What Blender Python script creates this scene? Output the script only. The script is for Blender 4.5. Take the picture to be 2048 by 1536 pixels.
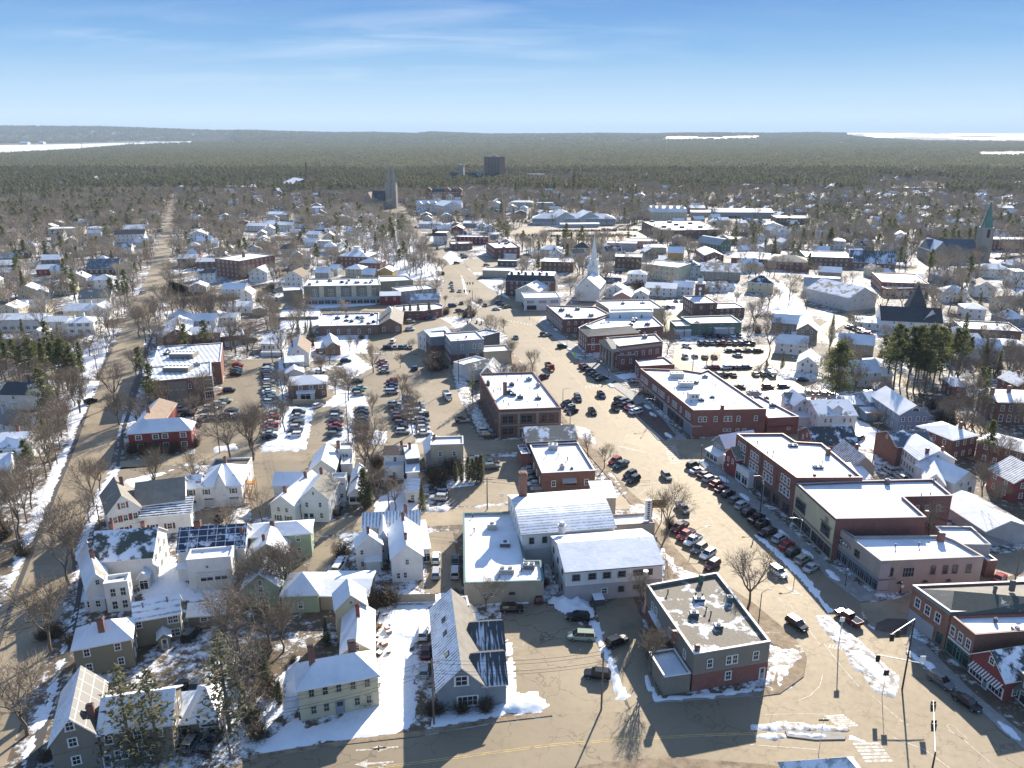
import bpy, math, random
import numpy as np
from mathutils import Vector, Matrix, noise as mnoise
S = bpy.context.scene
for o in list(bpy.data.objects): bpy.data.objects.remove(o)
COL = S.collection
R = math.radians
# ---------------------------------------------------------------- camera
FPX, PITCH, CAMH = 1580.0, R(17.72), 90.0
cd = bpy.data.cameras.new("camera"); cam = bpy.data.objects.new("camera", cd); COL.objects.link(cam)
cam.location = (0, 0, CAMH); cam.rotation_euler = (R(90)-PITCH, 0, 0)
cd.sensor_width = 36; cd.lens = FPX/2048*36; cd.clip_start = 1; cd.clip_end = 120000
S.camera = cam
# ---------------------------------------------------------------- light
SUN_EL, SUN_AZ = R(24.5), R(22.5)           # azimuth clockwise from +Y
W = bpy.data.worlds.new("World"); S.world = W; W.use_nodes = True
nt = W.node_tree; N = nt.nodes; L = nt.links; N.clear()
sky = N.new('ShaderNodeTexSky'); sky.sky_type = 'NISHITA'; sky.sun_disc = False
sky.sun_elevation = SUN_EL; sky.sun_rotation = SUN_AZ; sky.altitude = 90; sky.air_density = 1.0; sky.dust_density = 0.3; sky.ozone_density = 4.0
def nd(t, **k):
 n = N.new(t)
 for a, v in k.items(): setattr(n, a, v)
 return n
tc = nd('ShaderNodeTexCoord'); sx = nd('ShaderNodeSeparateXYZ'); L.new(tc.outputs['Generated'], sx.inputs[0])
def mth(op, a, b=None, c=None, clamp=False):
 m = nd('ShaderNodeMath', operation=op); m.use_clamp = clamp
 for i, v in enumerate((a, b, c)):
  if v is None: continue
  if isinstance(v, (int, float)): m.inputs[i].default_value = v
  else: L.new(v, m.inputs[i])
 return m.outputs[0]
zc = mth('MAXIMUM', sx.outputs[2], 0.02)
zd = mth('ADD', zc, 0.12)
u = mth('DIVIDE', sx.outputs[0], zd); v = mth('DIVIDE', sx.outputs[1], zd)
cv = nd('ShaderNodeCombineXYZ'); L.new(u, cv.inputs[0]); L.new(v, cv.inputs[1])
mp = nd('ShaderNodeMapping'); L.new(cv.outputs[0], mp.inputs[0]); mp.inputs['Rotation'].default_value = (0, 0, R(-14)); mp.inputs['Scale'].default_value = (0.8, 2.0, 1); mp.inputs['Location'].default_value = (2.3, 1.1, 0)
n1 = nd('ShaderNodeTexNoise'); L.new(mp.outputs[0], n1.inputs[0]); n1.inputs['Scale'].default_value = 1.05; n1.inputs['Detail'].default_value = 9; n1.inputs['Roughness'].default_value = 0.56; n1.inputs['Distortion'].default_value = 0.6
a = mth('MULTIPLY', mth('SUBTRACT', n1.outputs[0], 0.42), 4.5, clamp=True)
ry = mth('MAXIMUM', sx.outputs[1], 0.05); ax_ = mth('DIVIDE', sx.outputs[0], ry); el_ = mth('DIVIDE', sx.outputs[2], ry)
def puff(cx, cz, rx, rz):
 q1 = mth('POWER', mth('DIVIDE', mth('SUBTRACT', ax_, cx), rx), 2.0); q2 = mth('POWER', mth('DIVIDE', mth('SUBTRACT', el_, cz), rz), 2.0)
 return mth('EXPONENT', mth('MULTIPLY', mth('ADD', q1, q2), -1.0))
pf = mth('ADD', mth('ADD', puff(-.445, .106, .11, .016), puff(-.10, .09, .22, .040)), mth('ADD', puff(-.30, .055, .2, .014), 0.10))
a = mth('MULTIPLY', a, mth('MINIMUM', pf, 1.0))
lowf = mth('MULTIPLY', mth('SUBTRACT', sx.outputs[2], 0.03), 8.0, clamp=True)
cover = mth('MULTIPLY', mth('MULTIPLY', a, lowf), 0.60)
mix = nd('ShaderNodeMix', data_type='RGBA'); L.new(cover, mix.inputs[0]); L.new(sky.outputs[0], mix.inputs[6]); mix.inputs[7].default_value = (9.5, 10.2, 11.2, 1)
gr = nd('ShaderNodeValToRGB'); L.new(mth('MULTIPLY', sx.outputs[2], 5.0, clamp=True), gr.inputs[0])
while len(gr.color_ramp.elements) < 5: gr.color_ramp.elements.new(.5)
for e_, (p_, c_) in zip(gr.color_ramp.elements, ((0, (.40,.475,.52)), (.15, (.27,.375,.455)), (.45, (.115,.24,.40)), (.72, (.06,.16,.35)), (1, (.045,.13,.32)))): e_.position = p_; e_.color = (*c_, 1)
wisp = nd('ShaderNodeMix', data_type='RGBA'); L.new(cover, wisp.inputs[0]); L.new(gr.outputs[0], wisp.inputs[6]); wisp.inputs[7].default_value = (.50,.53,.56,1)
low = nd('ShaderNodeMix', data_type='RGBA', blend_type='MULTIPLY'); low.inputs[0].default_value = 1; L.new(wisp.outputs[2], low.inputs[6]); low.inputs[7].default_value = (1/.11,)*3+(1,)
band = mth('SUBTRACT', 1.0, mth('MULTIPLY', mth('SUBTRACT', sx.outputs[2], 0.19), 6.0, clamp=True))
mix2 = nd('ShaderNodeMix', data_type='RGBA'); L.new(band, mix2.inputs[0]); L.new(mix.outputs[2], mix2.inputs[6]); L.new(low.outputs[2], mix2.inputs[7])
bg = nd('ShaderNodeBackground'); L.new(mix2.outputs[2], bg.inputs[0]); bg.inputs[1].default_value = 0.10
ow = nd('ShaderNodeOutputWorld'); L.new(bg.outputs[0], ow.inputs[0])
sd = bpy.data.lights.new("sun", 'SUN'); so = bpy.data.objects.new("sun", sd); COL.objects.link(so)
sd.energy = 4.8; sd.angle = R(0.55); sd.color = (1.0, 0.905, 0.77)
sv = Vector((math.sin(SUN_AZ)*math.cos(SUN_EL), math.cos(SUN_AZ)*math.cos(SUN_EL), math.sin(SUN_EL)))
so.rotation_euler = sv.to_track_quat('Z', 'Y').to_euler()
S.view_settings.view_transform = 'Standard'; S.view_settings.look = 'None'; S.view_settings.exposure = 1.22; S.view_settings.gamma = 1
S.render.engine = 'CYCLES'; S.cycles.volume_bounces = 0; S.cycles.max_bounces = 5; S.cycles.diffuse_bounces = 2; S.cycles.glossy_bounces = 2; S.cycles.transparent_max_bounces = 6
# ---------------------------------------------------------------- photo pixel <-> place
CP, SP = math.cos(PITCH), math.sin(PITCH)
def G(px, py, z=0.0):
 q = (py-768)/FPX; h = CAMH-z
 D = h*(CP-q*SP)/(q*CP+SP)
 return Vector(((px-1024)/FPX*(D*CP+h*SP), D, z))
def PX(x, y, z=0.0):
 h = CAMH-z; d = y*CP+h*SP
 return 1024+x/d*FPX, 768+(h*CP-y*SP)/d*FPX
TL = dict(A1=(0,1130,.26432),A2=(500,1130,.26432),A3=(1000,1130,.26432),A4=(1508,1130,.26432),
 B1=(0,800,.26367),B2=(500,800,.26367),B3=(1000,800,.26367),B4=(1508,800,.26367),
 C1=(0,540,.20996),C2=(400,540,.20996),C3=(800,540,.20996),C4=(1200,540,.20996),C5=(1618,540,.20996),
 D1=(0,250,.20996),D2=(400,250,.20996),D3=(800,250,.20996),D4=(1200,250,.20996),D5=(1618,250,.20996),Z=(0,0,1.0))
TT = TL['Z']
def tile(n):
 global TT
 TT = TL[n]
def tp(x, y, z=0.0): return G(TT[0]+x*TT[2], TT[1]+y*TT[2], z)
# ---------------------------------------------------------------- object plumbing
def link(o, parent=None):
 COL.objects.link(o)
 if parent is not None: o.parent = parent
 return o
def tag(o, label=None, cat=None, group=None, kind=None):
 if label: o['label'] = label
 if cat: o['category'] = cat
 if group: o['group'] = group
 if kind: o['kind'] = kind
 return o
def empty(name, loc, label, cat, group=None, rz=0.0):
 o = bpy.data.objects.new(name, None); o.location = loc; o.rotation_euler = (0,0,rz); link(o)
 o.empty_display_size = 0.5
 return tag(o, label, cat, group)
class MB:
 def __init__(s): s.v=[]; s.f=[]; s.m=[]
 def q(s, *pts, m=0):
  n=len(s.v); s.v += [tuple(p) for p in pts]; s.f.append(tuple(range(n,n+len(pts)))); s.m.append(m)
 def box(s, x0,x1,y0,y1,z0,z1, m=0, top=None, bottom=True):
  n=len(s.v); s.v += [(x0,y0,z0),(x1,y0,z0),(x1,y1,z0),(x0,y1,z0),(x0,y0,z1),(x1,y0,z1),(x1,y1,z1),(x0,y1,z1)]
  F=[(0,1,5,4),(1,2,6,5),(2,3,7,6),(3,0,4,7),(4,5,6,7)]
  M=[m,m,m,m,m if top is None else top]
  if bottom: F.append((3,2,1,0)); M.append(m)
  s.f += [tuple(n+i for i in f) for f in F]; s.m += M
 def prism(s, pts, z0, z1, m=0, top=None, cap=True):
  n=len(s.v); k=len(pts)
  s.v += [(p[0],p[1],z0) for p in pts]+[(p[0],p[1],z1) for p in pts]
  for i in range(k):
   j=(i+1)%k; s.f.append((n+i,n+j,n+k+j,n+k+i)); s.m.append(m)
  if cap: s.f.append(tuple(n+k+i for i in range(k))); s.m.append(m if top is None else top)
 def tube(s, a, b, r0, r1=None, n=6, m=0, cap=True):
  r1 = r0 if r1 is None else r1
  a=Vector(a); b=Vector(b); d=(b-a)
  if d.length<1e-6: return
  d.normalize(); t=Vector((0,0,1)) if abs(d.z)<.9 else Vector((1,0,0))
  e1=d.cross(t).normalized(); e2=d.cross(e1)
  k=len(s.v)
  for c,r in ((a,r0),(b,r1)):
   for i in range(n):
    an=2*math.pi*i/n; s.v.append(tuple(c+e1*(r*math.cos(an))+e2*(r*math.sin(an))))
  for i in range(n):
   j=(i+1)%n; s.f.append((k+i,k+j,k+n+j,k+n+i)); s.m.append(m)
  if cap: s.f.append(tuple(k+n+i for i in range(n))); s.m.append(m); s.f.append(tuple(k+n-1-i for i in range(n))); s.m.append(m)
 def mesh(s, name, mats, smooth=False):
  me=bpy.data.meshes.new(name); me.from_pydata(s.v,[],s.f)
  for m in mats: me.materials.append(m)
  if len(mats)>1: me.polygons.foreach_set('material_index', s.m)
  if smooth: me.polygons.foreach_set('use_smooth',[True]*len(s.f))
  me.update(); return me
 def build(s, name, mats, parent=None, loc=None, rz=0.0, smooth=False):
  if not isinstance(mats,(list,tuple)): mats=[mats]
  o=bpy.data.objects.new(name, s.mesh(name,mats,smooth)); link(o,parent)
  if loc is not None: o.location=loc
  if rz: o.rotation_euler=(0,0,rz)
  return o
def inst(name, me, parent, loc, rz=0.0, sc=None):
 o=bpy.data.objects.new(name, me); link(o,parent); o.location=loc; o.rotation_euler=(0,0,rz)
 if sc is not None: o.scale=sc
 return o
# ---------------------------------------------------------------- materials
MC={}
class NT:
 def __init__(s, name):
  s.mat=bpy.data.materials.new(name); s.mat.use_nodes=True; s.t=s.mat.node_tree; s.b=s.t.nodes['Principled BSDF']
 def n(s,t,**k):
  x=s.t.nodes.new(t)
  for a,v in k.items(): setattr(x,a,v)
  return x
 def l(s,a,b): s.t.links.new(a,b)
 def math(s,op,a,b=None,clamp=False):
  m=s.n('ShaderNodeMath',operation=op); m.use_clamp=clamp
  for i,v in enumerate((a,b)):
   if v is None: continue
   if isinstance(v,(int,float)): m.inputs[i].default_value=v
   else: s.l(v,m.inputs[i])
  return m.outputs[0]
 def pos(s): return s.n('ShaderNodeNewGeometry').outputs['Position']
 def obj(s): return s.n('ShaderNodeTexCoord').outputs['Object']
 def noise(s,vec,scale,detail=4,rough=.55,stretch=None,dist=0):
  if stretch:
   mp=s.n('ShaderNodeMapping'); s.l(vec,mp.inputs[0]); mp.inputs['Scale'].default_value=stretch; vec=mp.outputs[0]
  x=s.n('ShaderNodeTexNoise'); s.l(vec,x.inputs[0]); x.inputs['Scale'].default_value=scale; x.inputs['Detail'].default_value=detail; x.inputs['Roughness'].default_value=rough; x.inputs['Distortion'].default_value=dist
  return x.outputs[0]
 def ramp(s,fac,stops):
  r=s.n('ShaderNodeValToRGB'); s.l(fac,r.inputs[0]); e=r.color_ramp.elements
  while len(e)<len(stops): e.new(.5)
  for i,(p,c) in enumerate(stops):
   e[i].position=p; e[i].color=(*c,1) if len(c)==3 else c
  return r.outputs[0]
 def mix(s,f,a,b):
  m=s.n('ShaderNodeMix',data_type='RGBA')
  for i,v in ((0,f),(6,a),(7,b)):
   if isinstance(v,(int,float)): m.inputs[i].default_value=v
   elif isinstance(v,tuple): m.inputs[i].default_value=(*v,1)
   else: s.l(v,m.inputs[i])
  return m.outputs[2]
 def bump(s,h,strength=.3,dist=.05):
  b=s.n('ShaderNodeBump'); s.l(h,b.inputs['Height']); b.inputs['Strength'].default_value=strength; b.inputs['Distance'].default_value=dist; s.l(b.outputs[0],s.b.inputs['Normal'])
 def done(s,col=None,rough=.8,spec=None,metal=0):
  if col is not None:
   if isinstance(col,tuple): s.b.inputs['Base Color'].default_value=(*col,1)
   else: s.l(col,s.b.inputs['Base Color'])
  if isinstance(rough,(int,float)): s.b.inputs['Roughness'].default_value=rough
  else: s.l(rough,s.b.inputs['Roughness'])
  s.b.inputs['Metallic'].default_value=metal
  if spec is not None: s.b.inputs['Specular IOR Level'].default_value=spec
  return s.mat
def sc(c,k): return tuple(max(0,min(1,x*k)) for x in c)
def M(name):
 if name in MC: return MC[name]
 MC[name]=mk(name); return MC[name]
SNOW=(.80,.83,.88)
WALLC=dict(white=(.74,.73,.70),offwhite=(.62,.61,.57),cream=(.60,.54,.38),yellow=(.56,.50,.33),mustard=(.62,.36,.07),olive=(.235,.215,.15),taupe=(.27,.25,.20),
 grey=(.34,.35,.36),ltgrey=(.5,.5,.5),bluegrey=(.235,.265,.29),blue=(.20,.265,.35),green=(.34,.42,.29),dkgreen=(.12,.19,.13),tan=(.42,.36,.27),beige=(.39,.335,.285),
 pink=(.5,.28,.2),pinkgrey=(.42,.385,.385),redpaint=(.23,.045,.04),maroon=(.2,.035,.035),brown=(.16,.10,.06),stone=(.34,.31,.26),greybrown=(.215,.195,.16),concrete=(.42,.41,.38),black=(.03,.03,.03),
 teal=(.07,.20,.21),dkgrey=(.10,.10,.11),orange=(.5,.2,.05),lilac=(.36,.34,.35))
BRICKC=dict(brick=(.22,.085,.055),dkbrick=(.15,.062,.045),redbrick=(.22,.068,.05),brnbrick=(.20,.115,.08),orbrick=(.28,.115,.065))
ROOFC=dict(shingle=(.23,.21,.175),dkshingle=(.055,.06,.065),brnshingle=(.24,.17,.12),greenshingle=(.07,.085,.07),gravel=(.13,.11,.08),metal=(.35,.38,.40),copper=(.10,.20,.165),slate=(.10,.12,.15),grshingle=(.15,.145,.13))
def mk(name):
 t=NT(name); p=name.split('_')
 if name in WALLC:
  c=WALLC[name]; o=t.pos()
  n=t.noise(o,.35,5,.6); w=t.n('ShaderNodeTexWave',bands_direction='Z'); t.l(o,w.inputs[0]); w.inputs['Scale'].default_value=2.1; w.wave_profile='SAW'
  col=t.ramp(n,[(.25,sc(c,.82)),(.7,sc(c,1.06))])
  col=t.mix(t.math('MULTIPLY',w.outputs['Fac'],.16),col,sc(c,.55))
  dirt=t.noise(o,1.1,4,.65,(1,1,.25)); col=t.mix(t.math('MULTIPLY',t.math('SUBTRACT',dirt,.5,True),.9),col,sc(c,.6))
  return t.done(col,.72)
 if name in BRICKC:
  c=BRICKC[name]; o=t.pos()
  s=t.n('ShaderNodeSeparateXYZ'); t.l(o,s.inputs[0]); cx=t.n('ShaderNodeCombineXYZ'); t.l(t.math('ADD',s.outputs[0],s.outputs[1]),cx.inputs[0]); t.l(s.outputs[2],cx.inputs[1])
  b=t.n('ShaderNodeTexBrick'); t.l(cx.outputs[0],b.inputs[0]); b.inputs['Scale'].default_value=1.0; b.inputs['Brick Width'].default_value=.42; b.inputs['Row Height'].default_value=.14; b.inputs['Mortar Size'].default_value=.012
  b.inputs['Color1'].default_value=(*sc(c,1.15),1); b.inputs['Color2'].default_value=(*sc(c,.75),1); b.inputs['Mortar'].default_value=(*sc((.3,.26,.23),.8),1)
  n=t.noise(o,.3,6,.6); col=t.mix(t.math('MULTIPLY',t.math('SUBTRACT',n,.42,True),1.6),b.outputs['Color'],sc(c,.55))
  n2=t.noise(o,2.2,3); col=t.mix(t.math('MULTIPLY',t.math('SUBTRACT',n2,.55,True),1.2),col,sc(c,1.7))
  return t.done(col,.85)
 if name in ROOFC:
  c=ROOFC[name]; o=t.pos(); n=t.noise(o,.5,6,.65); n2=t.noise(o,5,2)
  col=t.ramp(t.math('ADD',t.math('MULTIPLY',n,.7),t.math('MULTIPLY',n2,.3)),[(.3,sc(c,.7)),(.7,sc(c,1.25))])
  return t.done(col,.5 if name in('metal',) else .85)
 if name=='snow':
  o=t.pos(); n=t.noise(o,.22,6,.6); n2=t.noise(o,1.6,4,.6)
  col=t.ramp(n,[(.3,(.72,.76,.82)),(.62,(.84,.86,.89))])
  spk=t.noise(o,.9,6,.7); col=t.mix(t.math('MULTIPLY',t.math('SUBTRACT',spk,.66,True),6,True),col,(.42,.38,.33))
  t.bump(n2,.35,.12); return t.done(col,.6,.3)
 if name=='roofsnow':
  o=t.pos(); n=t.noise(o,.13,8,.66); n2=t.noise(o,.8,6,.7); col=t.ramp(n,[(.3,(.60,.64,.70)),(.5,(.76,.79,.83)),(.65,(.86,.87,.89))])
  f=t.math('MULTIPLY',t.math('SUBTRACT',t.math('ADD',t.math('MULTIPLY',n,.45),t.math('MULTIPLY',n2,.55)),.605),16,True); col=t.mix(t.math('MULTIPLY',f,.75),col,(.36,.33,.29))
  t.bump(n2,.5,.12); return t.done(col,.7,.3)
 if p[0]=='part':     # part_<roof>_<amount>: old snow in patches over a roof covering
  c=ROOFC[p[1]]; amt=float(p[2])/100; o=t.pos(); n=t.noise(o,.28,7,.68); n2=t.noise(o,4,2)
  f=t.math('MULTIPLY',t.math('SUBTRACT',n,.5+(.5-amt)*.36),14,True)
  base=t.ramp(n2,[(.35,sc(c,.75)),(.65,sc(c,1.2))]); t.bump(f,.6,.06)
  return t.done(t.mix(f,base,SNOW),.75)
 if p[0]=='streak':   # thin snow lying in lines across the seams (runs along local X)
  c=ROOFC[p[1]]; amt=float(p[2])/100; o=t.obj()
  w=t.n('ShaderNodeTexWave',bands_direction=p[3] if len(p)>3 else 'Y'); t.l(o,w.inputs[0]); w.inputs['Scale'].default_value=.42; w.inputs['Distortion'].default_value=1.2; w.inputs['Detail'].default_value=3
  n=t.noise(o,.35,6,.65); n3=t.noise(o,1.4,5,.7)
  f=t.math('ADD',t.math('MULTIPLY',w.outputs['Fac'],.32),t.math('ADD',t.math('MULTIPLY',n,.6),t.math('MULTIPLY',n3,.35)))
  f=t.math('MULTIPLY',t.math('SUBTRACT',f,.64+(.5-amt)*.6),9,True)
  return t.done(t.mix(f,c,SNOW),.7)
 if p[0]=='drip':     # snow sliding down dark metal, in fingers along local Y
  c=ROOFC[p[1]]; o=t.obj(); n=t.noise(o,1.0,5,.6,(2.6,.18,.18)); g=t.noise(o,.16,3)
  f=t.math('MULTIPLY',t.math('SUBTRACT',t.math('ADD',t.math('MULTIPLY',n,.6),t.math('MULTIPLY',g,.55)),.57),14,True)
  return t.done(t.mix(f,c,(.62,.68,.76)),.45)
 if name=='solar':
  o=t.obj(); b=t.n('ShaderNodeTexBrick'); mp=t.n('ShaderNodeMapping'); t.l(o,mp.inputs[0]); mp.inputs['Scale'].default_value=(1,1,1); t.l(mp.outputs[0],b.inputs[0]); b.offset=0
  b.inputs['Scale'].default_value=1; b.inputs['Brick Width'].default_value=1.9; b.inputs['Row Height'].default_value=1.15; b.inputs['Mortar Size'].default_value=.06
  b.inputs['Color1'].default_value=(.03,.035,.06,1); b.inputs['Color2'].default_value=(.05,.055,.09,1); b.inputs['Mortar'].default_value=(.75,.78,.82,1)
  n=t.noise(o,.35,6,.7); f=t.math('MULTIPLY',t.math('SUBTRACT',n,.53),12,True)
  return t.done(t.mix(f,b.outputs['Color'],SNOW),.3)
 if name=='panels':
  o=t.obj(); b=t.n('ShaderNodeTexBrick'); t.l(o,b.inputs[0]); b.offset=0
  b.inputs['Scale'].default_value=1; b.inputs['Brick Width'].default_value=1.2; b.inputs['Row Height'].default_value=2.3; b.inputs['Mortar Size'].default_value=.05
  b.inputs['Color1'].default_value=(.10,.095,.085,1); b.inputs['Color2'].default_value=(.12,.11,.10,1); b.inputs['Mortar'].default_value=(.4,.38,.35,1)
  n=t.noise(o,.25,5,.6); f=t.math('MULTIPLY',t.math('SUBTRACT',n,.62),12,True)
  return t.done(t.mix(f,b.outputs['Color'],SNOW),.4)
 if name=='solarrows':
  o=t.obj(); b=t.n('ShaderNodeTexBrick'); t.l(o,b.inputs[0]); b.offset=.5
  b.inputs['Scale'].default_value=1; b.inputs['Brick Width'].default_value=1.9; b.inputs['Row Height'].default_value=1.7; b.inputs['Mortar Size'].default_value=.42; b.inputs['Mortar Smooth'].default_value=0
  b.inputs['Color1'].default_value=(.09,.09,.13,1); b.inputs['Color2'].default_value=(.24,.22,.26,1); b.inputs['Mortar'].default_value=(.8,.83,.88,1)
  n=t.noise(o,.3,5,.7); f=t.math('MULTIPLY',t.math('SUBTRACT',n,.62),12,True)
  return t.done(t.mix(f,b.outputs['Color'],SNOW),.4)
 if name=='asphalt' or name=='lot':
  o=t.pos(); n=t.noise(o,.05,6,.6); n2=t.noise(o,.8,5,.7); n3=t.noise(o,9,2)
  k=1.15 if name=='asphalt' else 1.25
  col=t.ramp(n,[(.3,sc((.135,.112,.08),k)),(.7,sc((.20,.166,.12),k))])
  col=t.mix(t.math('MULTIPLY',t.math('SUBTRACT',n2,.52,True),1.6,True),col,(.09,.078,.06))
  col=t.mix(t.math('MULTIPLY',t.math('SUBTRACT',n3,.55,True),.9,True),col,(.24,.20,.15))
  vo=t.n('ShaderNodeTexVoronoi',feature='DISTANCE_TO_EDGE'); d=t.n('ShaderNodeTexNoise'); t.l(o,d.inputs[0]); d.inputs['Scale'].default_value=.35; d.inputs['Detail'].default_value=4
  vm=t.n('ShaderNodeVectorMath',operation='MULTIPLY_ADD'); t.l(d.outputs[1],vm.inputs[0]); vm.inputs[1].default_value=(5,5,5); t.l(o,vm.inputs[2]); t.l(vm.outputs[0],vo.inputs[0]); vo.inputs['Scale'].default_value=.13
  cr=t.math('MULTIPLY',t.math('LESS_THAN',vo.outputs[0],.013),t.math('MULTIPLY',t.math('SUBTRACT',t.noise(o,.06,2),.36,True),4,True))
  col=t.mix(t.math('MULTIPLY',cr,.75),col,(.05,.045,.04))
  pk=t.noise(o,.11,3,.5); col=t.mix(t.math('MULTIPLY',t.math('SUBTRACT',pk,.64,True),6,True),col,(.07,.06,.047))
  if name=='lot':
   sn=t.noise(o,.35,7,.7); col=t.mix(t.math('MULTIPLY',t.math('SUBTRACT',sn,.66,True),14,True),col,SNOW)
  t.b.inputs['Specular Tint'].default_value=(1,.82,.54,1); return t.done(col,t.ramp(n2,[(.35,(.70,)*3),(.65,(.75,)*3)]),.95)
 if name=='street':    # dusty side street, darker with melt water
  o=t.pos(); n=t.noise(o,.07,6,.65); n2=t.noise(o,.6,6,.75)
  col=t.ramp(n,[(.28,(.17,.14,.10)),(.7,(.36,.29,.20))])
  col=t.mix(t.math('MULTIPLY',t.math('SUBTRACT',n2,.5,True),2,True),col,(.07,.06,.05))
  t.b.inputs['Specular Tint'].default_value=(1,.82,.54,1); return t.done(col,.74,.9)
 if name=='ground':    # old snow over dead grass and leaves
  o=t.pos(); n=t.noise(o,.035,8,.72,None,.3); n2=t.noise(o,.5,6,.75); n3=t.noise(o,3,3)
  s=t.n('ShaderNodeSeparateXYZ'); t.l(o,s.inputs[0])
  far=t.math('MULTIPLY',t.math('SUBTRACT',s.outputs[1],700),.0025,True)
  f=t.math('ADD',t.math('MULTIPLY',n,.5),t.math('MULTIPLY',n2,.5))
  th=t.math('ADD',.495,t.math('MULTIPLY',far,.08))
  f=t.math('MULTIPLY',t.math('SUBTRACT',f,th),16,True)
  g=t.ramp(n2,[(.3,(.07,.05,.03)),(.7,(.20,.145,.085))]); g=t.mix(t.math('MULTIPLY',n3,.4),g,(.10,.085,.06))
  sn=t.ramp(n,[(.3,(.66,.68,.71)),(.6,(.82,.84,.88))]); t.bump(t.math('ADD',f,t.math('MULTIPLY',n3,.4)),.6,.12)
  return t.done(t.mix(f,g,sn),.85)
 if name=='yard':      # clean snow, tracked
  o=t.pos(); n=t.noise(o,.25,7,.65); n2=t.noise(o,1.6,5,.7)
  f=t.math('MULTIPLY',t.math('SUBTRACT',n,.60),9,True)
  col=t.mix(t.math('MULTIPLY',f,.8),t.ramp(n2,[(.3,(.70,.73,.79)),(.6,(.84,.86,.90))]),(.25,.20,.14)); t.bump(n2,.7,.18)
  return t.done(col,.7)
 if name=='plowed':    # dirty snow bank
  o=t.pos(); n=t.noise(o,.8,7,.75); col=t.ramp(n,[(.36,(.20,.15,.10)),(.47,(.55,.5,.44)),(.56,(.82,.84,.87))]); t.bump(n,.9,.25)
  return t.done(col,.85)
 if name=='dirt':
  o=t.pos(); n=t.noise(o,.45,7,.75); col=t.ramp(n,[(.33,(.12,.09,.055)),(.52,(.27,.20,.125)),(.64,(.33,.25,.16)),(.70,(.82,.83,.86))]); t.bump(n,.5,.1)
  return t.done(col,.9)
 if name=='walk':
  o=t.pos(); n=t.noise(o,.6,6,.7); b=t.n('ShaderNodeTexVoronoi'); t.l(o,b.inputs[0]); b.inputs['Scale'].default_value=.5
  col=t.ramp(n,[(.35,(.22,.21,.20)),(.65,(.34,.32,.30))]); return t.done(col,.8)
 if name=='paver':
  o=t.pos(); n=t.noise(o,.6,6,.7); col=t.ramp(n,[(.3,(.07,.04,.035)),(.6,(.13,.075,.06)),(.74,(.22,.19,.17))]); return t.done(col,.8)
 if name=='wetwalk': return t.done((.07,.065,.06),.7)
 if name=='kerb': return t.done((.33,.31,.28),.85)
 if name=='paint_white':
  o=t.pos(); n=t.noise(o,1.3,6,.75); return t.done(t.ramp(n,[(.40,(.27,.235,.18)),(.55,(.62,.58,.50))]),.7)
 if name=='paint_yellow':
  o=t.pos(); n=t.noise(o,.9,6,.75); return t.done(t.ramp(n,[(.38,(.27,.22,.13)),(.55,(.62,.42,.13))]),.7)
 if name=='glass': return t.done((.025,.03,.036),.08,.6)
 if name=='paleglass': return t.done((.30,.31,.30),.25,.5)
 if name=='trim': return t.done((.72,.71,.68),.6)
 if name=='darktrim': return t.done((.12,.10,.09),.6)
 if name=='redtrim': return t.done((.13,.03,.03),.6)
 if name=='tantrim': return t.done((.5,.43,.3),.6)
 if name=='greentrim': return t.done((.08,.2,.14),.6)
 if name=='bark':
  o=t.obj(); n=t.noise(o,6,4,.6,(1,1,.3)); return t.done(t.ramp(n,[(.3,(.07,.055,.04)),(.7,(.21,.17,.13))]),.95)
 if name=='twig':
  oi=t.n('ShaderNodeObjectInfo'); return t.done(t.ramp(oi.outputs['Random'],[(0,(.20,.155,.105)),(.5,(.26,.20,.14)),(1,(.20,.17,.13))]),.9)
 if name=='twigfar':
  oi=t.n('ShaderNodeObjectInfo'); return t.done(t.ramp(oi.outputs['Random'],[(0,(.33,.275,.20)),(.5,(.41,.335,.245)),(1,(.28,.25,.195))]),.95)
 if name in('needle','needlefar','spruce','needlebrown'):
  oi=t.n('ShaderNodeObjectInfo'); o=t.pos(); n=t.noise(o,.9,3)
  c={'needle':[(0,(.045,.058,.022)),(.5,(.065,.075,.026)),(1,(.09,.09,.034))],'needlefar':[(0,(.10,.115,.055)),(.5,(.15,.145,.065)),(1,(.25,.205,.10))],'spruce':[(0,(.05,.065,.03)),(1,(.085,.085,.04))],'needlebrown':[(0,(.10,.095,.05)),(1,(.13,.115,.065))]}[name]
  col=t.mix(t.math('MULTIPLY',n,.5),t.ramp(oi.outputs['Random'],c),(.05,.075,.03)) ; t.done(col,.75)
  tr=t.n('ShaderNodeBsdfTranslucent'); tr.inputs[0].default_value=(.15,.165,.05,1) if name=='needle' else (.19,.19,.10,1)
  ms=t.n('ShaderNodeMixShader'); ms.inputs[0].default_value=.42; t.l(t.b.outputs[0],ms.inputs[1]); t.l(tr.outputs[0],ms.inputs[2])
  t.l(ms.outputs[0],t.t.nodes['Material Output'].inputs[0]); return t.mat
 if name=='shrub': return t.done((.08,.055,.03),.9)
 if name=='tyre': return t.done((.02,.02,.02),.8)
 if name=='rim': return t.done((.4,.4,.42),.35,metal=.8)
 if name=='carglass': return t.done((.012,.014,.018),.05,.8)
 if name=='lampglass': return t.done((.7,.7,.68),.15)
 if name=='tail': return t.done((.35,.01,.01),.2)
 if name=='steel': return t.done((.45,.45,.44),.4,metal=.6)
 if name=='blackmetal': return t.done((.02,.02,.022),.5)
 if name=='wood':
  o=t.obj(); n=t.noise(o,3,4,.6,(1,1,.15)); return t.done(t.ramp(n,[(.3,(.12,.085,.06)),(.7,(.25,.19,.14))]),.9)
 if name=='orangewood': return t.done((.55,.24,.06),.8)
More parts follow.
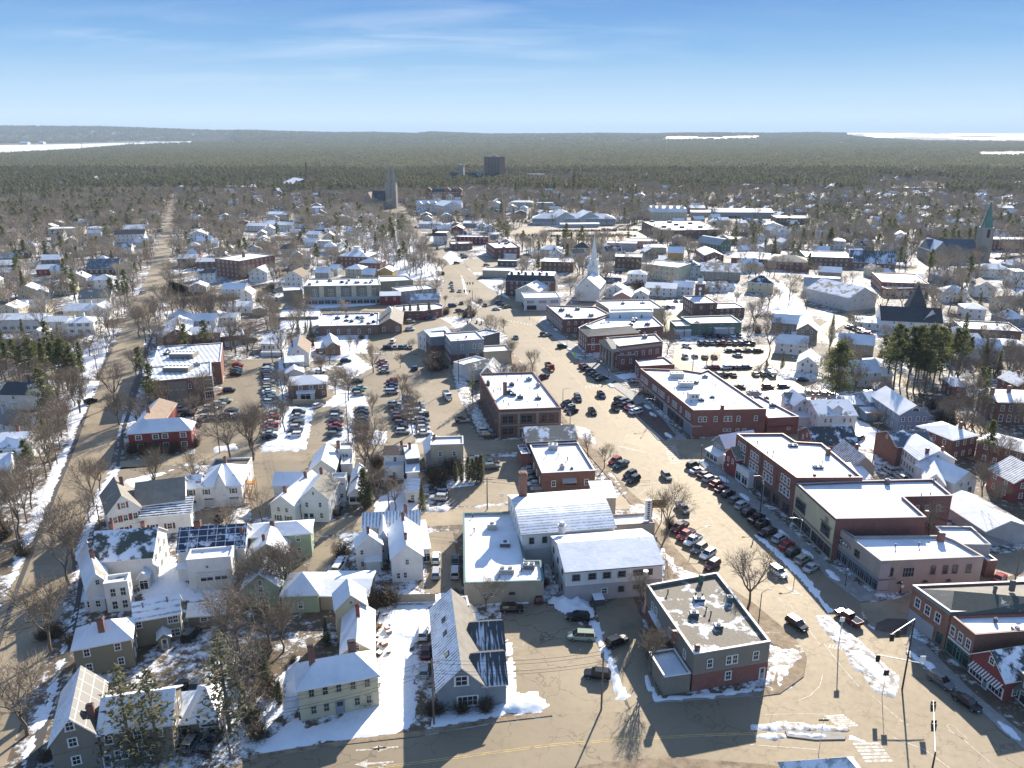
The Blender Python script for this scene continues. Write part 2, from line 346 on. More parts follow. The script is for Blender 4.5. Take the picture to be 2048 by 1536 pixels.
 if name=='ice': return t.done((.8,.83,.87),.35)
 if name=='water':
  return t.done((.30,.34,.36),.45,.8)
 if name=='hillforest':
  o=t.pos(); n=t.noise(o,.006,8,.7); n2=t.noise(o,.03,6,.75)
  col=t.ramp(t.math('ADD',t.math('MULTIPLY',n,.5),t.math('MULTIPLY',n2,.5)),[(.4,(.085,.10,.075)),(.6,(.17,.155,.115))]); return t.done(col,.95)
 if name=='floorfar':
  o=t.pos(); n=t.noise(o,.02,8,.7); return t.done(t.ramp(n,[(.35,(.05,.045,.03)),(.6,(.10,.085,.06))]),.95)
 if p[0]=='car':
  c=dict(black=(.012,.012,.014),grey=(.12,.125,.13),silver=(.42,.43,.44),white=(.75,.75,.74),red=(.33,.015,.012),maroon=(.11,.012,.015),blue=(.03,.06,.14),green=(.30,.36,.27),tan=(.35,.31,.24),teal=(.04,.1,.11))[p[1]]
  t.done(c,.2,.45)
  o=t.obj(); return t.mat
 if name.startswith('sgn'):
  c={'sgnwhite':(.8,.8,.78),'sgnyellow':(.7,.42,.02),'sgnlime':(.5,.8,.05),'sgnred':(.5,.02,.02),'sgnblue':(.02,.08,.3),'sgngold':(.35,.22,.05)}[name]; return t.done(c,.5)
 raise KeyError(name)
# ---------------------------------------------------------------- occupancy map (1 m cells)
OX0, OX1, OY0, OY1 = -1300, 1500, 60, 1900
OCC = np.zeros((OY1-OY0, OX1-OX0), np.uint8)
def occ_poly(pts, val=1, grow=0.0):
 xs=[p[0] for p in pts]; ys=[p[1] for p in pts]
 x0=max(OX0,int(min(xs)-grow)-1); x1=min(OX1-1,int(max(xs)+grow)+2); y0=max(OY0,int(min(ys)-grow)-1); y1=min(OY1-1,int(max(ys)+grow)+2)
 if x1<=x0 or y1<=y0: return
 gx,gy=np.meshgrid(np.arange(x0,x1)+.5,np.arange(y0,y1)+.5)
 ins=np.zeros(gx.shape,bool); n=len(pts)
 for i in range(n):
  xa,ya=pts[i][0],pts[i][1]; xb,yb=pts[(i+1)%n][0],pts[(i+1)%n][1]
  if ya!=yb:
   c=((ya>gy)!=(yb>gy))&(gx<(xb-xa)*(gy-ya)/(yb-ya)+xa); ins^=c
  if grow>0:
   dx,dy=xb-xa,yb-ya; l2=dx*dx+dy*dy+1e-9
   t=np.clip(((gx-xa)*dx+(gy-ya)*dy)/l2,0,1); ins|=((gx-xa-t*dx)**2+(gy-ya-t*dy)**2)<grow*grow
 sub=OCC[y0-OY0:y1-OY0,x0-OX0:x1-OX0]; sub[ins]=np.maximum(sub[ins],val)
def occ_at(x,y,r=0):
 i=int(y-OY0); j=int(x-OX0)
 if i<r or j<r or i>=OCC.shape[0]-r or j>=OCC.shape[1]-r: return 0
 return int(OCC[i-r:i+r+1,j-r:j+r+1].max())
def in_poly(x,y,pts):
 ins=False; n=len(pts)
 for i in range(n):
  xa,ya=pts[i]; xb,yb=pts[(i+1)%n]
  if (ya>y)!=(yb>y) and x<(xb-xa)*(y-ya)/(yb-ya)+xa: ins=not ins
 return ins
# ---------------------------------------------------------------- world-transform children
WX={}
def wchild(par, name, me, wp, wrz=0.0, scale=None):
 pl, pr = WX.get(par.name, (Vector((0,0,0)), 0.0))
 d=Vector(wp)-pl; c,s=math.cos(-pr),math.sin(-pr)
 o=bpy.data.objects.new(name, me); link(o,par)
 o.location=(d.x*c-d.y*s, d.x*s+d.y*c, d.z); o.rotation_euler=(0,0,wrz-pr)
 if scale is not None: o.scale=scale
 WX[o.name]=(Vector(wp),wrz); return o
# ---------------------------------------------------------------- windows and doors, unit size, facing local -Y
UM={}
def unit(kind, fr='trim'):
 k=(kind,fr)
 if k in UM: return UM[k]
 b=MB(); g=MB()
 def frame(bx,bz,dep=.09):
  b.box(-.5-bx*.5,-.5+bx,-dep,.02,0,1); b.box(.5-bx,.5+bx*.5,-dep,.02,0,1)
  b.box(-.5+bx,.5-bx,-dep,.02,1-bz,1+bz*.4); b.box(-.5-bx,.5+bx,-dep-.05,.02,-bz*.5,bz*.8)
 if kind in('win','shut','blind'):
  frame(.095,.065); b.box(-.37,.37,-.055,0,.47,.53); b.box(-.02,.02,-.05,0,.08,.92)
  g.box(-.38,.38,-.03,.005,.07,.93,m=0)
  if kind=='blind': g.box(-.36,.36,-.045,-.03,.5,.92,m=1)
  if kind=='shut':
   b.box(-.98,-.6,-.06,0,0,1,m=1); b.box(.6,.98,-.06,0,0,1,m=1)
 elif kind=='shop':
  frame(.04,.05); b.box(-.015,.015,-.06,0,.05,.95); b.box(-.47,.47,-.05,0,.72,.76); g.box(-.47,.47,-.03,.005,.05,.95)
 elif kind=='big':
  frame(.05,.06)
  for t in (-.25,0,.25): b.box(t-.012,t+.012,-.05,0,.06,.94)
  b.box(-.45,.45,-.05,0,.5,.53); g.box(-.46,.46,-.03,.005,.06,.94)
 elif kind=='door':
  frame(.09,.03); b.box(-.42,.42,-.05,0,.02,.97,m=1); g.box(-.25,.25,-.065,-.05,.55,.88)
 elif kind=='garage':
  frame(.04,.04); b.box(-.46,.46,-.05,0,.02,.96,m=1)
  for t in (.25,.5,.73): b.box(-.46,.46,-.06,-.05,t,t+.015,m=0)
  g.box(-.4,.4,-.056,-.05,.78,.9)
 elif kind=='round':
  n=14; pts=[(math.cos(math.pi*i/n)*.5,math.sin(math.pi*i/n)*1.0) for i in range(n+1)]
  for i in range(n):
   (xa,za),(xb,zb)=pts[i],pts[i+1]; b.q((xa,-.08,za),(xb,-.08,zb),(xb*.84,-.08,zb*.84),(xa*.84,-.08,za*.84)); b.q((xa,0,za),(xb,0,zb),(xb,-.08,zb),(xa,-.08,za))
  g.q(*[(x*.85,-.05,z*.85) for x,z in pts])
 m2={'shut':'darktrim','door':'bluegrey' ,'garage':'ltgrey'}.get(kind,'trim')
 if fr=='redshut': fm,m2='trim','redtrim'
 elif fr=='bluedoor': fm,m2='trim','blue'
 else: fm=fr
 A=b.mesh('frame_'+kind,[M(fm),M(m2)]); P=g.mesh('pane_'+kind,[M('glass'),M('paleglass')])
 # one-piece version for far buildings
 c=MB(); c.v=b.v+g.v; c.f=b.f+[tuple(i+len(b.v) for i in f) for f in g.f]; c.m=b.m+[x+2 for x in g.m]
 Fm=c.mesh('far_'+kind,[M(fm),M(m2),M('glass'),M('paleglass')])
 UM[k]=(A,P,Fm); return UM[k]
NWIN=[0]
def put(root, kind, wp, rz, w, h, fr='trim', name=None):
 A,P,Fm=unit(kind,fr)
 nm=name or {'door':'door','garage':'garage_door','shop':'shop_window'}.get(kind,'window')
 NWIN[0]+=1
 if wp[1]<215:
  o=wchild(root,nm,A,wp,rz,(w,1,h)); q=bpy.data.objects.new('pane',P); link(q,o); return o
 return wchild(root,nm,Fm,wp,rz,(w,1,h))
def row(root, a, b, zs, n, w=.95, h=1.5, kind='win', fr='trim', m=0.12, off=.0, jit=None):
 """windows along the wall a->b (outward side on the right)"""
 d=Vector((b[0]-a[0],b[1]-a[1])); Ln=d.length; ang=math.atan2(d.y,d.x); out=Vector((d.y,-d.x))/Ln*(.02+off)
 if isinstance(n,(list,tuple)): ts=n
 else: ts=[m+(1-2*m)*(i+.5)/n for i in range(n)]
 for z in zs:
  for t in ts:
   put(root,kind,(a[0]+d.x*t+out.x,a[1]+d.y*t+out.y,z),ang,w,h,fr)
def autowin(root, a, b, he, st, dens=3.0, fr='trim', kinds=('win','blind','win'), w=.95, h=1.45, z0=1.0):
 Ln=math.hypot(b[0]-a[0],b[1]-a[1]); n=int(Ln/dens)
 if Ln<1.8: return
 n=max(1,min(n,14))
 for k in range(st):
  row(root,a,b,[z0+k*(he/max(st,1)) ],n,w,min(h,he/st*.55),kinds[(k+int(Ln))%len(kinds)],fr,m=.07)
CAM2=Vector((0,0))
def vis(a,b,slack=0.0):
 mx,my=(a[0]+b[0])/2,(a[1]+b[1])/2; nx,ny=b[1]-a[1],-(b[0]-a[0]); l=math.hypot(nx,ny)+1e-9
 return (nx*(-mx)+ny*(-my))/l/math.hypot(mx,my) > -0.12+slack
# ---------------------------------------------------------------- roofs
def slab(faces, mats_idx, th=.2, rim=2):
 """faces: list of point lists (top side, CCW from above)"""
 b=MB(); key={}; cnt={}
 for f,mi in zip(faces,mats_idx):
  b.q(*f,m=mi); b.q(*[(p[0],p[1],p[2]-th) for p in reversed(f)],m=rim)
  for i in range(len(f)):
   a,c=tuple(round(x,3) for x in f[i]),tuple(round(x,3) for x in f[(i+1)%len(f)])
   cnt.setdefault(frozenset((a,c)),[]).append((f[i],f[(i+1)%len(f)]))
 for k,e in cnt.items():
  if len(e)==1:
   p,q=e[0]; b.q((p[0],p[1],p[2]-th),(q[0],q[1],q[2]-th),q,p,m=rim)
 return b
def roof_faces(k,W,D,he,hr,o):
 s=lambda run:(hr-he)/run
 if k=='Y':
  z=he-s(W/2)*o; c=W/2
  return [[(-o,-o,z),(c,-o,hr),(c,D+o,hr),(-o,D+o,z)],[(c,-o,hr),(W+o,-o,z),(W+o,D+o,z),(c,D+o,hr)]]
 if k=='X':
  z=he-s(D/2)*o; c=D/2
  return [[(-o,-o,z),(W+o,-o,z),(W+o,c,hr),(-o,c,hr)],[(-o,c,hr),(W+o,c,hr),(W+o,D+o,z),(-o,D+o,z)]]
 if k=='S':
  z=he-s(D)*o; return [[(-o,-o,z),(W+o,-o,z),(W+o,D+o,hr+s(D)*o),(-o,D+o,hr+s(D)*o)]]
 if k in('HX','HY'):
  z=he-.15; a,b_,c,d=(-o,-o,z),(W+o,-o,z),(W+o,D+o,z),(-o,D+o,z)
  if k=='HX': r=min(D/2,W*.45); p,q=(r,D/2,hr),(W-r,D/2,hr); return [[a,b_,q,p],[p,q,c,d],[d,a,p],[b_,c,q]]
  r=min(W/2,D*.45); p,q=(W/2,r,hr),(W/2,D-r,hr); return [[d,a,p,q],[b_,c,q,p],[a,b_,p],[c,d,q]]
 if k=='P':
  z=he-.15; p=(W/2,D/2,hr); a,b_,c,d=(-o,-o,z),(W+o,-o,z),(W+o,D+o,z),(-o,D+o,z); return [[a,b_,p],[b_,c,p],[c,d,p],[d,a,p]]
 if k=='A':  # barrel along X
  fs=[];n=8
  for i in range(n):
   t0,t1=i/n,(i+1)/n; f=lambda t:(D+2*o)*t-o; g=lambda t:he+(hr-he)*math.sin(math.pi*(.02+.96*t))
   fs.append([(-o,f(t0),g(t0)),(W+o,f(t0),g(t0)),(W+o,f(t1),g(t1)),(-o,f(t1),g(t1))])
  return fs
 if k=='M':  # mansard
  i=1.1; a,b_,c,d=(-o,-o,he),(W+o,-o,he),(W+o,D+o,he),(-o,D+o,he); e,f,g,h=(i,i,hr),(W-i,i,hr),(W-i,D-i,hr),(i,D-i,hr)
  return [[a,b_,f,e],[b_,c,g,f],[c,d,h,g],[d,a,e,h],[e,f,g,h]]
def mesh_chimney(w,d,h,mat='brick'):
 b=MB(); b.box(-w/2,w/2,-d/2,d/2,0,h); b.box(-w/2-.07,w/2+.07,-d/2-.07,d/2+.07,h-.35,h-.12); b.box(-w/2+.12,w/2-.12,-d/2+.12,d/2-.12,h,h+.12,m=1)
 return b.mesh('chimney',[M(mat),M('blackmetal')])
def mesh_unit(w,d,h,mat='ltgrey'):
 b=MB(); b.box(-w/2,w/2,-d/2,d/2,.15,h); b.box(-w/2+.1,w/2-.1,-d/2+.1,d/2-.1,0,.15,m=1); b.box(-w/2+.05,w/2-.05,-d/2+.05,d/2-.05,h,h+.07,m=2)
 for i in range(max(1,int(w/1.2))):
  x=-w/2+(i+.5)*w/max(1,int(w/1.2)); b.tube((x,0,h+.05),(x,0,h+.25),min(.45,d*.35),n=10,m=1)
 for k in range(4): b.box(-w/2+.1,w/2-.1,-d/2-.02,-d/2,.3+k*(h-.45)/4,.36+k*(h-.45)/4,m=1)
 return b.mesh('rooftop_unit',[M(mat),M('dkgrey'),M('snow')])
_vent=[None]
def mesh_vent():
 if not _vent[0]:
  b=MB(); b.tube((0,0,-.3),(0,0,.75),.12,n=8); b.tube((0,0,.75),(0,0,.95),.22,n=8); _vent[0]=b.mesh('vent_pipe',[M('dkgrey')])
 return _vent[0]
LAND=[]
BL=[]
def off_i(P,t):
 c=sum(P,Vector((0,0)))/len(P); return [c+(p-c)*(1-t/max(3,(p-c).length)*1.3) for p in P]
class Bld:
 def __init__(s,name,label,cat,lm,loc,group=None):
  s.loc=Vector((loc[0],loc[1],0)); s.root=empty(name,s.loc,label,cat,group); WX[s.root.name]=(s.loc,0.0); s.roofs=[]
  if lm: LAND.append((s.loc.x,s.loc.y,lm))
  BL.append(s)
 def rect(s,P,ang,Wd,D,he,hr,k,w='white',r='snow',r2=None,o=.35,st=None,dens=3.0,fr='trim',rim='trim',w2=None,win='flr',z0=0.0,kinds=('win','blind','win'),gw=1,wh=1.45,ww=.95,back=False,spec=None,rname='roof',wname='wall'):
  r='roofsnow' if r=='snow' else r
  P=Vector((P[0],P[1],0)); c,sn=math.cos(ang),math.sin(ang)
  def Wp(x,y,z=0): return (P.x+x*c-y*sn,P.y+x*sn+y*c,z)
  cs=[Wp(0,0),Wp(Wd,0),Wp(Wd,D),Wp(0,D)]
  occ_poly(cs,3,1.5); BF.append((P.x+(Wd*c-D*sn)/2,P.y+(Wd*sn+D*c)/2,max(Wd,D)/2))
  b=MB(); zb=z0
  if w2: b.box(-.04,Wd+.04,-.04,D+.04,zb,w2[1],m=1,bottom=False); zb=w2[1]
  if k=='F':
   ph=.45; b.prism([(0,0),(Wd,0),(Wd,D),(0,D)],zb,he+ph,cap=False)
   t=.28; b.prism([(t,D-t),(Wd-t,D-t),(Wd-t,t),(t,t)],he,he+ph,cap=False)
   cp=.1
   for q in ((-.06,Wd+.06,-.06,t),(-.06,Wd+.06,D-t,D+.06),(-.06,t,t,D-t),(Wd-t,Wd+.06,t,D-t)): b.box(q[0],q[1],q[2],q[3],he+ph,he+ph+cp,m=2)
  else:
   b.prism([(0,0),(Wd,0),(Wd,D),(0,D)],zb,he-.02,cap=False)
   h2=hr-.12
   if k=='Y': b.q((0,0,he-.02),(Wd,0,he-.02),(Wd/2,0,h2)); b.q((Wd,D,he-.02),(0,D,he-.02),(Wd/2,D,h2))
   if k=='X': b.q((Wd,0,he-.02),(Wd,D,he-.02),(Wd,D/2,h2)); b.q((0,D,he-.02),(0,0,he-.02),(0,D/2,h2))
   if k=='S':
    b.q((Wd,0,he-.02),(Wd,D,he-.02),(Wd,D,h2)); b.q((0,D,he-.02),(0,0,he-.02),(0,D,h2)); b.q((Wd,D,he-.02),(0,D,he-.02),(0,D,h2),(Wd,D,h2))
   if k=='A':
    n=8; pr=[(D*t/n,he+(hr-he)*math.sin(math.pi*(.02+.96*t/n))-.15) for t in range(n+1)]
    b.q(*([(Wd,0,he-.02)]+[(Wd,y,z) for y,z in pr]+[(Wd,D,he-.02)])); b.q(*([(0,D,he-.02)]+[(0,y,z) for y,z in reversed(pr)]+[(0,0,he-.02)]))
  wl=b.build(wname,[M(w),M(w2[0] if w2 else w),M(rim)],s.root); wl.location=P-s.loc; wl.rotation_euler=(0,0,ang); WX[wl.name]=(P.copy(),ang)
  if k=='F':
   rb=MB(); rb.box(.28,Wd-.28,.28,D-.28,he-.25,he+.02,bottom=False); mats=[M(r)]
  elif k=='M': rb=slab(roof_faces(k,Wd,D,he,hr,.2),[0,0,0,0,1],.15,2); mats=[M(r),M(r2 or 'snow'),M(rim)]
  else:
   fc=roof_faces(k,Wd,D,he,hr,o); mi=[0]*len(fc)
   if r2:
    if k in('X','Y'): mi=[0,1]
    elif k=='HX': mi=[0,1,0,1]
    elif k=='HY': mi=[0,1,0,1]
   rb=slab(fc,mi,.2,2); mats=[M(r),M(r2 or r),M(rim)]
  ro=rb.build(rname,mats,s.root); ro.location=P-s.loc; ro.rotation_euler=(0,0,ang); WX[ro.name]=(P.copy(),ang)
  s.roofs.append((ro,k,Wd,D,he,hr,Wp,ang))
  if st is None: st=max(1,int(round(he/3.0)))
  sd={'f':(0,1),'r':(1,2),'l':(3,0),'b':(2,3)}
  if spec is None: spec={}
  for key,(i,j) in sd.items():
   a,bb=cs[i],cs[j]
   if key in spec:
    for q in spec[key]:
     row(s.root,a,bb,q[0],q[1],q[2] if len(q)>2 else ww,q[3] if len(q)>3 else wh,q[4] if len(q)>4 else 'win',q[5] if len(q)>5 else fr,off=.04 if w2 else 0)
   elif key in win and vis(a,bb):
    autowin(s.root,a,bb,he,st,dens,fr,kinds,ww,wh)
  if gw and k=='Y' and hr-he>2 and vis(cs[0],cs[1]) and 'f' not in spec: row(s.root,cs[0],cs[1],[he+.25],[.5],.8,1.1,'win',fr)
  if gw and k=='X' and hr-he>2:
   if vis(cs[1],cs[2]): row(s.root,cs[1],cs[2],[he+.25],[.5],.8,1.1,'win',fr)
   if vis(cs[3],cs[0]): row(s.root,cs[3],cs[0],[he+.25],[.5],.8,1.1,'win',fr)
  return ro
 def zroof(s,i,x,y):
  ro,k,Wd,D,he,hr,Wp,ang=s.roofs[i]
  if k=='Y': return hr-(hr-he)*abs(x-Wd/2)/(Wd/2)
  if k=='X': return hr-(hr-he)*abs(y-D/2)/(D/2)
  if k=='S': return he+(hr-he)*y/D
  if k in('HX','HY','P'):
   e=min(x,Wd-x,y,D-y); return he+(hr-he)*min(1,e/(min(Wd,D)/2))
  return he if k=='F' else hr
 def chim(s,i,u,v,h=1.6,w=.75,mat='brick'):
  ro,k,Wd,D,he,hr,Wp,ang=s.roofs[i]; x,y=u*Wd,v*D; z=s.zroof(i,x,y)
  wchild(ro,'chimney',mesh_chimney(w,w*.8,h+1.0,mat),Wp(x,y,z-.9),ang)
 def vent(s,i,u,v):
  ro,k,Wd,D,he,hr,Wp,ang=s.roofs[i]; x,y=u*Wd,v*D; wchild(ro,'vent_pipe',mesh_vent(),Wp(x,y,s.zroof(i,x,y)),ang)
 def box(s,i,u,v,w,d,h,mat='ltgrey',name='rooftop_unit'):
  ro,k,Wd,D,he,hr,Wp,ang=s.roofs[i]; x,y=u*Wd,v*D; wchild(ro,name,mesh_unit(w,d,h,mat),Wp(x,y,s.zroof(i,x,y)),ang)
 def skylight(s,i,u,v,w=.9,h=1.2):
  ro,k,Wd,D,he,hr,Wp,ang=s.roofs[i]; x,y=u*Wd,v*D; z=s.zroof(i,x,y)
  b=MB(); b.box(-w/2,w/2,-h/2,h/2,-.1,.12); b.box(-w/2+.12,w/2-.12,-h/2+.12,h/2-.12,.12,.14,m=1)
  q=wchild(ro,'skylight',b.mesh('skylight',[M('darktrim'),M('glass')]),Wp(x,y,z),ang)
  sl=math.atan2(hr-he,(Wd/2 if k=='Y' else D/2))
  q.rotation_euler=(0,(-sl if x<Wd/2 else sl),0) if k=='Y' else ((sl if y<D/2 else -sl),0,0)
 def dormer(s,i,u,v,w=2.2,h=1.5,wall='white',roof='snow',d=3.0,side='f'):
  ro,k,Wd,D,he,hr,Wp,ang=s.roofs[i]; x,y=u*Wd,v*D; z=s.zroof(i,x,y)
  b=MB(); b.box(-w/2,w/2,0,d,-.3,h); b.q((-w/2,0,h),(w/2,0,h),(0,0,h+w*.35));
  fc=[[(-w/2-.2,-.2,h-.1),(0,-.2,h+w*.38),(0,d,h+w*.38),(-w/2-.2,d,h-.1)],[(0,-.2,h+w*.38),(w/2+.2,-.2,h-.1),(w/2+.2,d,h-.1),(0,d,h+w*.38)]]
  sb=slab(fc,[1,1],.12,2); n=len(b.v); b.v+=sb.v; b.f+=[tuple(n+q for q in f) for f in sb.f]; b.m+=sb.m
  rz=ang+{'f':0,'r':R(90),'l':R(-90)}[side]
  q=wchild(ro,'dormer',b.mesh('dormer',[M(wall),M(roof),M('trim')]),Wp(x,y,z),rz)
  return q
 def flat(s,pts,he,w='brick',r='snow',rim='trim',ph=.5,spec=None,st=None,dens=3.2,fr='trim',w2=None,kinds=('win','blind','win'),noauto=(),wh=1.6,ww=1.0,face=None):
  """pts: world points on the roof edge, near-left first, counter-clockwise from above"""
  r='roofsnow' if r=='snow' else r
  P=[Vector((p[0],p[1])) for p in pts]; n=len(P); cen=sum(P,Vector((0,0)))/n
  occ_poly(P,3,1.5); BF.append((cen.x,cen.y,max((p-cen).length for p in P)*.8))
  def off(t):
   out=[]
   for i in range(n):
    a,b_,c=P[i-1],P[i],P[(i+1)%n]; d1=(b_-a).normalized(); d2=(c-b_).normalized()
    n1=Vector((-d1.y,d1.x)); n2=Vector((-d2.y,d2.x)); m=(n1+n2); l=m.length
    m=m/l if l>1e-3 else n1; out.append(b_+m*(t/max(.35,m.dot(n1))))
   return out
  L_=lambda Q:[(q.x-s.loc.x,q.y-s.loc.y) for q in Q]
  b=MB(); o0=L_(P); o1=L_(off(.3)); ox=L_(off(-.08)); oc=L_(off(.34))
  zb=0
  if w2: b.prism(L_(off(-.04)),0,w2[1],m=1,top=2); zb=w2[1]
  b.prism(o0,zb,he+ph,cap=False)
  for i in range(n):
   j=(i+1)%n
   b.q((*o1[j],he),(*o1[i],he),(*o1[i],he+ph),(*o1[j],he+ph))
   b.q((*ox[i],he+ph),(*ox[j],he+ph),(*ox[j],he+ph+.12),(*ox[i],he+ph+.12),m=2)
   b.q((*ox[i],he+ph+.12),(*ox[j],he+ph+.12),(*oc[j],he+ph+.12),(*oc[i],he+ph+.12),m=2)
   b.q((*oc[i],he+ph+.12),(*oc[j],he+ph+.12),(*oc[j],he+ph),(*oc[i],he+ph),m=2)
  wl=b.build('wall',[M(w),M(w2[0] if w2 else w),M(rim)],s.root); WX[wl.name]=(s.loc,0)
  rb=MB(); rb.q(*[(x,y,he) for x,y in L_(off(.29))]); ro=rb.build('roof',[M(r)],s.root); WX[ro.name]=(s.loc,0)
  s.roofs.append((ro,'poly',0,0,he,he,None,0))
  if st is None: st=max(1,int(round(he/3.3)))
  xs=[p.x for p in P]; ys=[p.y for p in P]; ar=(max(xs)-min(xs))*(max(ys)-min(ys)); rr=random.Random(int(cen.x*3+cen.y))
  if ar>280 and cen.y>215 and len(s.roofs)==1:
   pl=[(p.x,p.y) for p in off_i(P,2.2)]
   for _ in range(min(16,int(ar/70))):
    x,y=rr.uniform(min(xs),max(xs)),rr.uniform(min(ys),max(ys))
    if in_poly(x,y,pl): wchild(ro,'vent_pipe' if _%3 else 'rooftop_unit',mesh_vent() if _%3 else mesh_unit(rr.uniform(1.2,2.6),rr.uniform(1,1.8),rr.uniform(.6,1.3),rr.choice(['ltgrey','dkgrey','taupe'])),(x,y,he),rr.uniform(0,.3))
  for i in range(n):
   a,c=P[i],P[(i+1)%n]
   if spec and i in spec:
    for q in spec[i]: row(s.root,a,c,q[0],q[1],q[2] if len(q)>2 else ww,q[3] if len(q)>3 else wh,q[4] if len(q)>4 else 'win',q[5] if len(q)>5 else fr,m=q[6] if len(q)>6 else .06,off=.15 if face and any(q2[0]==i and q2[4]-q2[3]>5 and q2[2]-q2[1]>.9 for q2 in face) else .04 if w2 else 0)
   elif i not in noauto and vis(a,c): autowin(s.root,a,c,he,st,dens,fr,kinds,ww,wh)
  if face:   # painted or framed facades laid over one wall: (edge, t0, t1, z0, z1, mat, name)
   for e,t0,t1,z0,z1,mt,nm in face:
    a,c=P[e],P[(e+1)%n]; d=c-a; ang=math.atan2(d.y,d.x); A0=a+d*t0; wd=d.length*(t1-t0)
    fb=MB(); fb.box(0,wd,-.14,0,z0,z1); wchild(s.root,nm,fb.mesh(nm,[M(mt)]),(A0.x,A0.y,0),ang)
  return ro
 def rt(s,i,wp,me,name,rz=0.0):
  return wchild(s.roofs[i][0],name,me,wp,rz)
BF=[]
# ---- rectangle from photo pixels of the eave corners
def fit(x0,y0,x1,y1,d,he):
 A=tp(x0,y0,he); B=tp(x1,y1,he); e=B-A; ang=math.atan2(e.y,e.x); Wd=math.hypot(e.x,e.y)
 if isinstance(d,(tuple,list)):
  C=tp(d[0],d[1],he); v_=C-A; D=abs(-v_.x*math.sin(ang)+v_.y*math.cos(ang))
 else: D=d
 return A,ang,Wd,D
def house(name,label,cat,lm,blocks,group=None):
 """blocks: (x0,y0,x1,y1,d,he,hr,kind,{opts}) in current tile pixels"""
 A,ang,Wd,D=fit(*blocks[0][:5],blocks[0][5]); c,sn=math.cos(ang),math.sin(ang)
 b=Bld(name,label,cat,lm,(A.x+(Wd*c-D*sn)/2,A.y+(Wd*sn+D*c)/2),group)
 for q in blocks:
  x0,y0,x1,y1,d,he,hr,k=q[:8]; op=q[8] if len(q)>8 else {}
  A,ang,Wd,D=fit(x0,y0,x1,y1,d,he); b.rect(A,ang,Wd,D,he,hr,k,**op)
 return b
def flatb(name,label,cat,lm,pts,he,group=None,**kw):
 P=[tp(x,y,he) for x,y in pts]; cen=sum(P,Vector((0,0,0)))/len(P)
 b=Bld(name,label,cat,lm,(cen.x,cen.y),group); b.flat(P,he,**kw); return b
def far(name,label,cat,lm,xl,xr,ye,he,hr,k,depth,ang=-8.0,group=None,extra=None,**kw):
 """far building: left/right pixel and eave row give place and width, the street grid gives its direction"""
 A=tp(xl,ye,he); B=tp(xr,ye,he); cx=(A+B)/2; Wd=(B-A).length/max(.5,math.cos(R(ang))); a=R(ang)
 c,sn=math.cos(a),math.sin(a); P=Vector((cx.x-Wd/2*c,cx.y-Wd/2*sn,0))
 b=Bld(name,label,cat,lm,(cx.x-depth/2*sn,cx.y+depth/2*c),group); kw.setdefault('dens',3.6)
 b.rect(P,a,Wd,depth,he,hr,k,**kw); return b
def unit_at(b,i,x,y,w,d,h,mat='ltgrey',ang=0.0,name='rooftop_unit'):
 he=b.roofs[i][4]; b.rt(i,tp(x,y,he),mesh_unit(w,d,h,mat),name,ang)
def chim_at(b,i,x,y,h=1.6,w=.8,z=None,mat='brick'):
 he=b.roofs[i][4] if z is None else z; b.rt(i,tp(x,y,he)-Vector((0,0,.3)),mesh_chimney(w,w*.8,h+.3,mat),'chimney')
def vent_at(b,i,*xy):
 he=b.roofs[i][4]
 for x,y in xy: b.rt(i,tp(x,y,he),mesh_vent(),'vent_pipe')
# ---------------------------------------------------------------- sheets
def sheet(name,pts,z,mat,kind='structure',world=False,occ=0,thick=0,side=None,parent=None,grow=0):
 P=[Vector(p) if world else G(p[0],p[1]) for p in pts]; b=MB()
 if thick: b.prism([(p.x,p.y) for p in P],z-thick,z,m=1,top=0)
 else: b.q(*[(p.x,p.y,z) for p in P])
 ar=sum(P[i].x*P[(i+1)%len(P)].y-P[(i+1)%len(P)].x*P[i].y for i in range(len(P)))
 if ar<0:
  b=MB(); P=P[::-1]
  if thick: b.prism([(p.x,p.y) for p in P],z-thick,z,m=1,top=0)
  else: b.q(*[(p.x,p.y,z) for p in P])
 o=b.build(name,[M(mat),M(side or 'kerb')],parent)
 if kind: o['kind']=kind
 if occ: occ_poly(P,occ,grow)
 return o
def strip_pts(line,w):
 out=[];inn=[]
 for i,p in enumerate(line):
  a=line[max(0,i-1)]; b=line[min(len(line)-1,i+1)]; d=Vector((b.x-a.x,b.y-a.y)).normalized(); n=Vector((-d.y,d.x))
  out.append((p.x+n.x*w/2,p.y+n.y*w/2,0)); inn.append((p.x-n.x*w/2,p.y-n.y*w/2,0))
 return inn,out
class Strips:
 def __init__(s): s.b=MB()
 def line(s,pts,w,z,world=False):
  P=[Vector(p) if world else G(*p) for p in pts]; a,b_=strip_pts(P,w)
  for i in range(len(P)-1): s.b.q((a[i][0],a[i][1],z),(a[i+1][0],a[i+1][1],z),(b_[i+1][0],b_[i+1][1],z),(b_[i][0],b_[i][1],z))
 def dash(s,p,q,w,z,on,off):
  A,B=G(*p),G(*q); d=(B-A); L_=d.length; d/=L_; t=0
  while t<L_:
   s.line([A+d*t,A+d*min(L_,t+on)],w,z,True); t+=on+off
 def poly(s,pts,z):
  P=[G(*p) for p in pts]; ar=sum(P[i].x*P[(i+1)%len(P)].y-P[(i+1)%len(P)].x*P[i].y for i in range(len(P)))
  if ar<0: P=P[::-1]
  s.b.q(*[(p.x,p.y,z) for p in P])
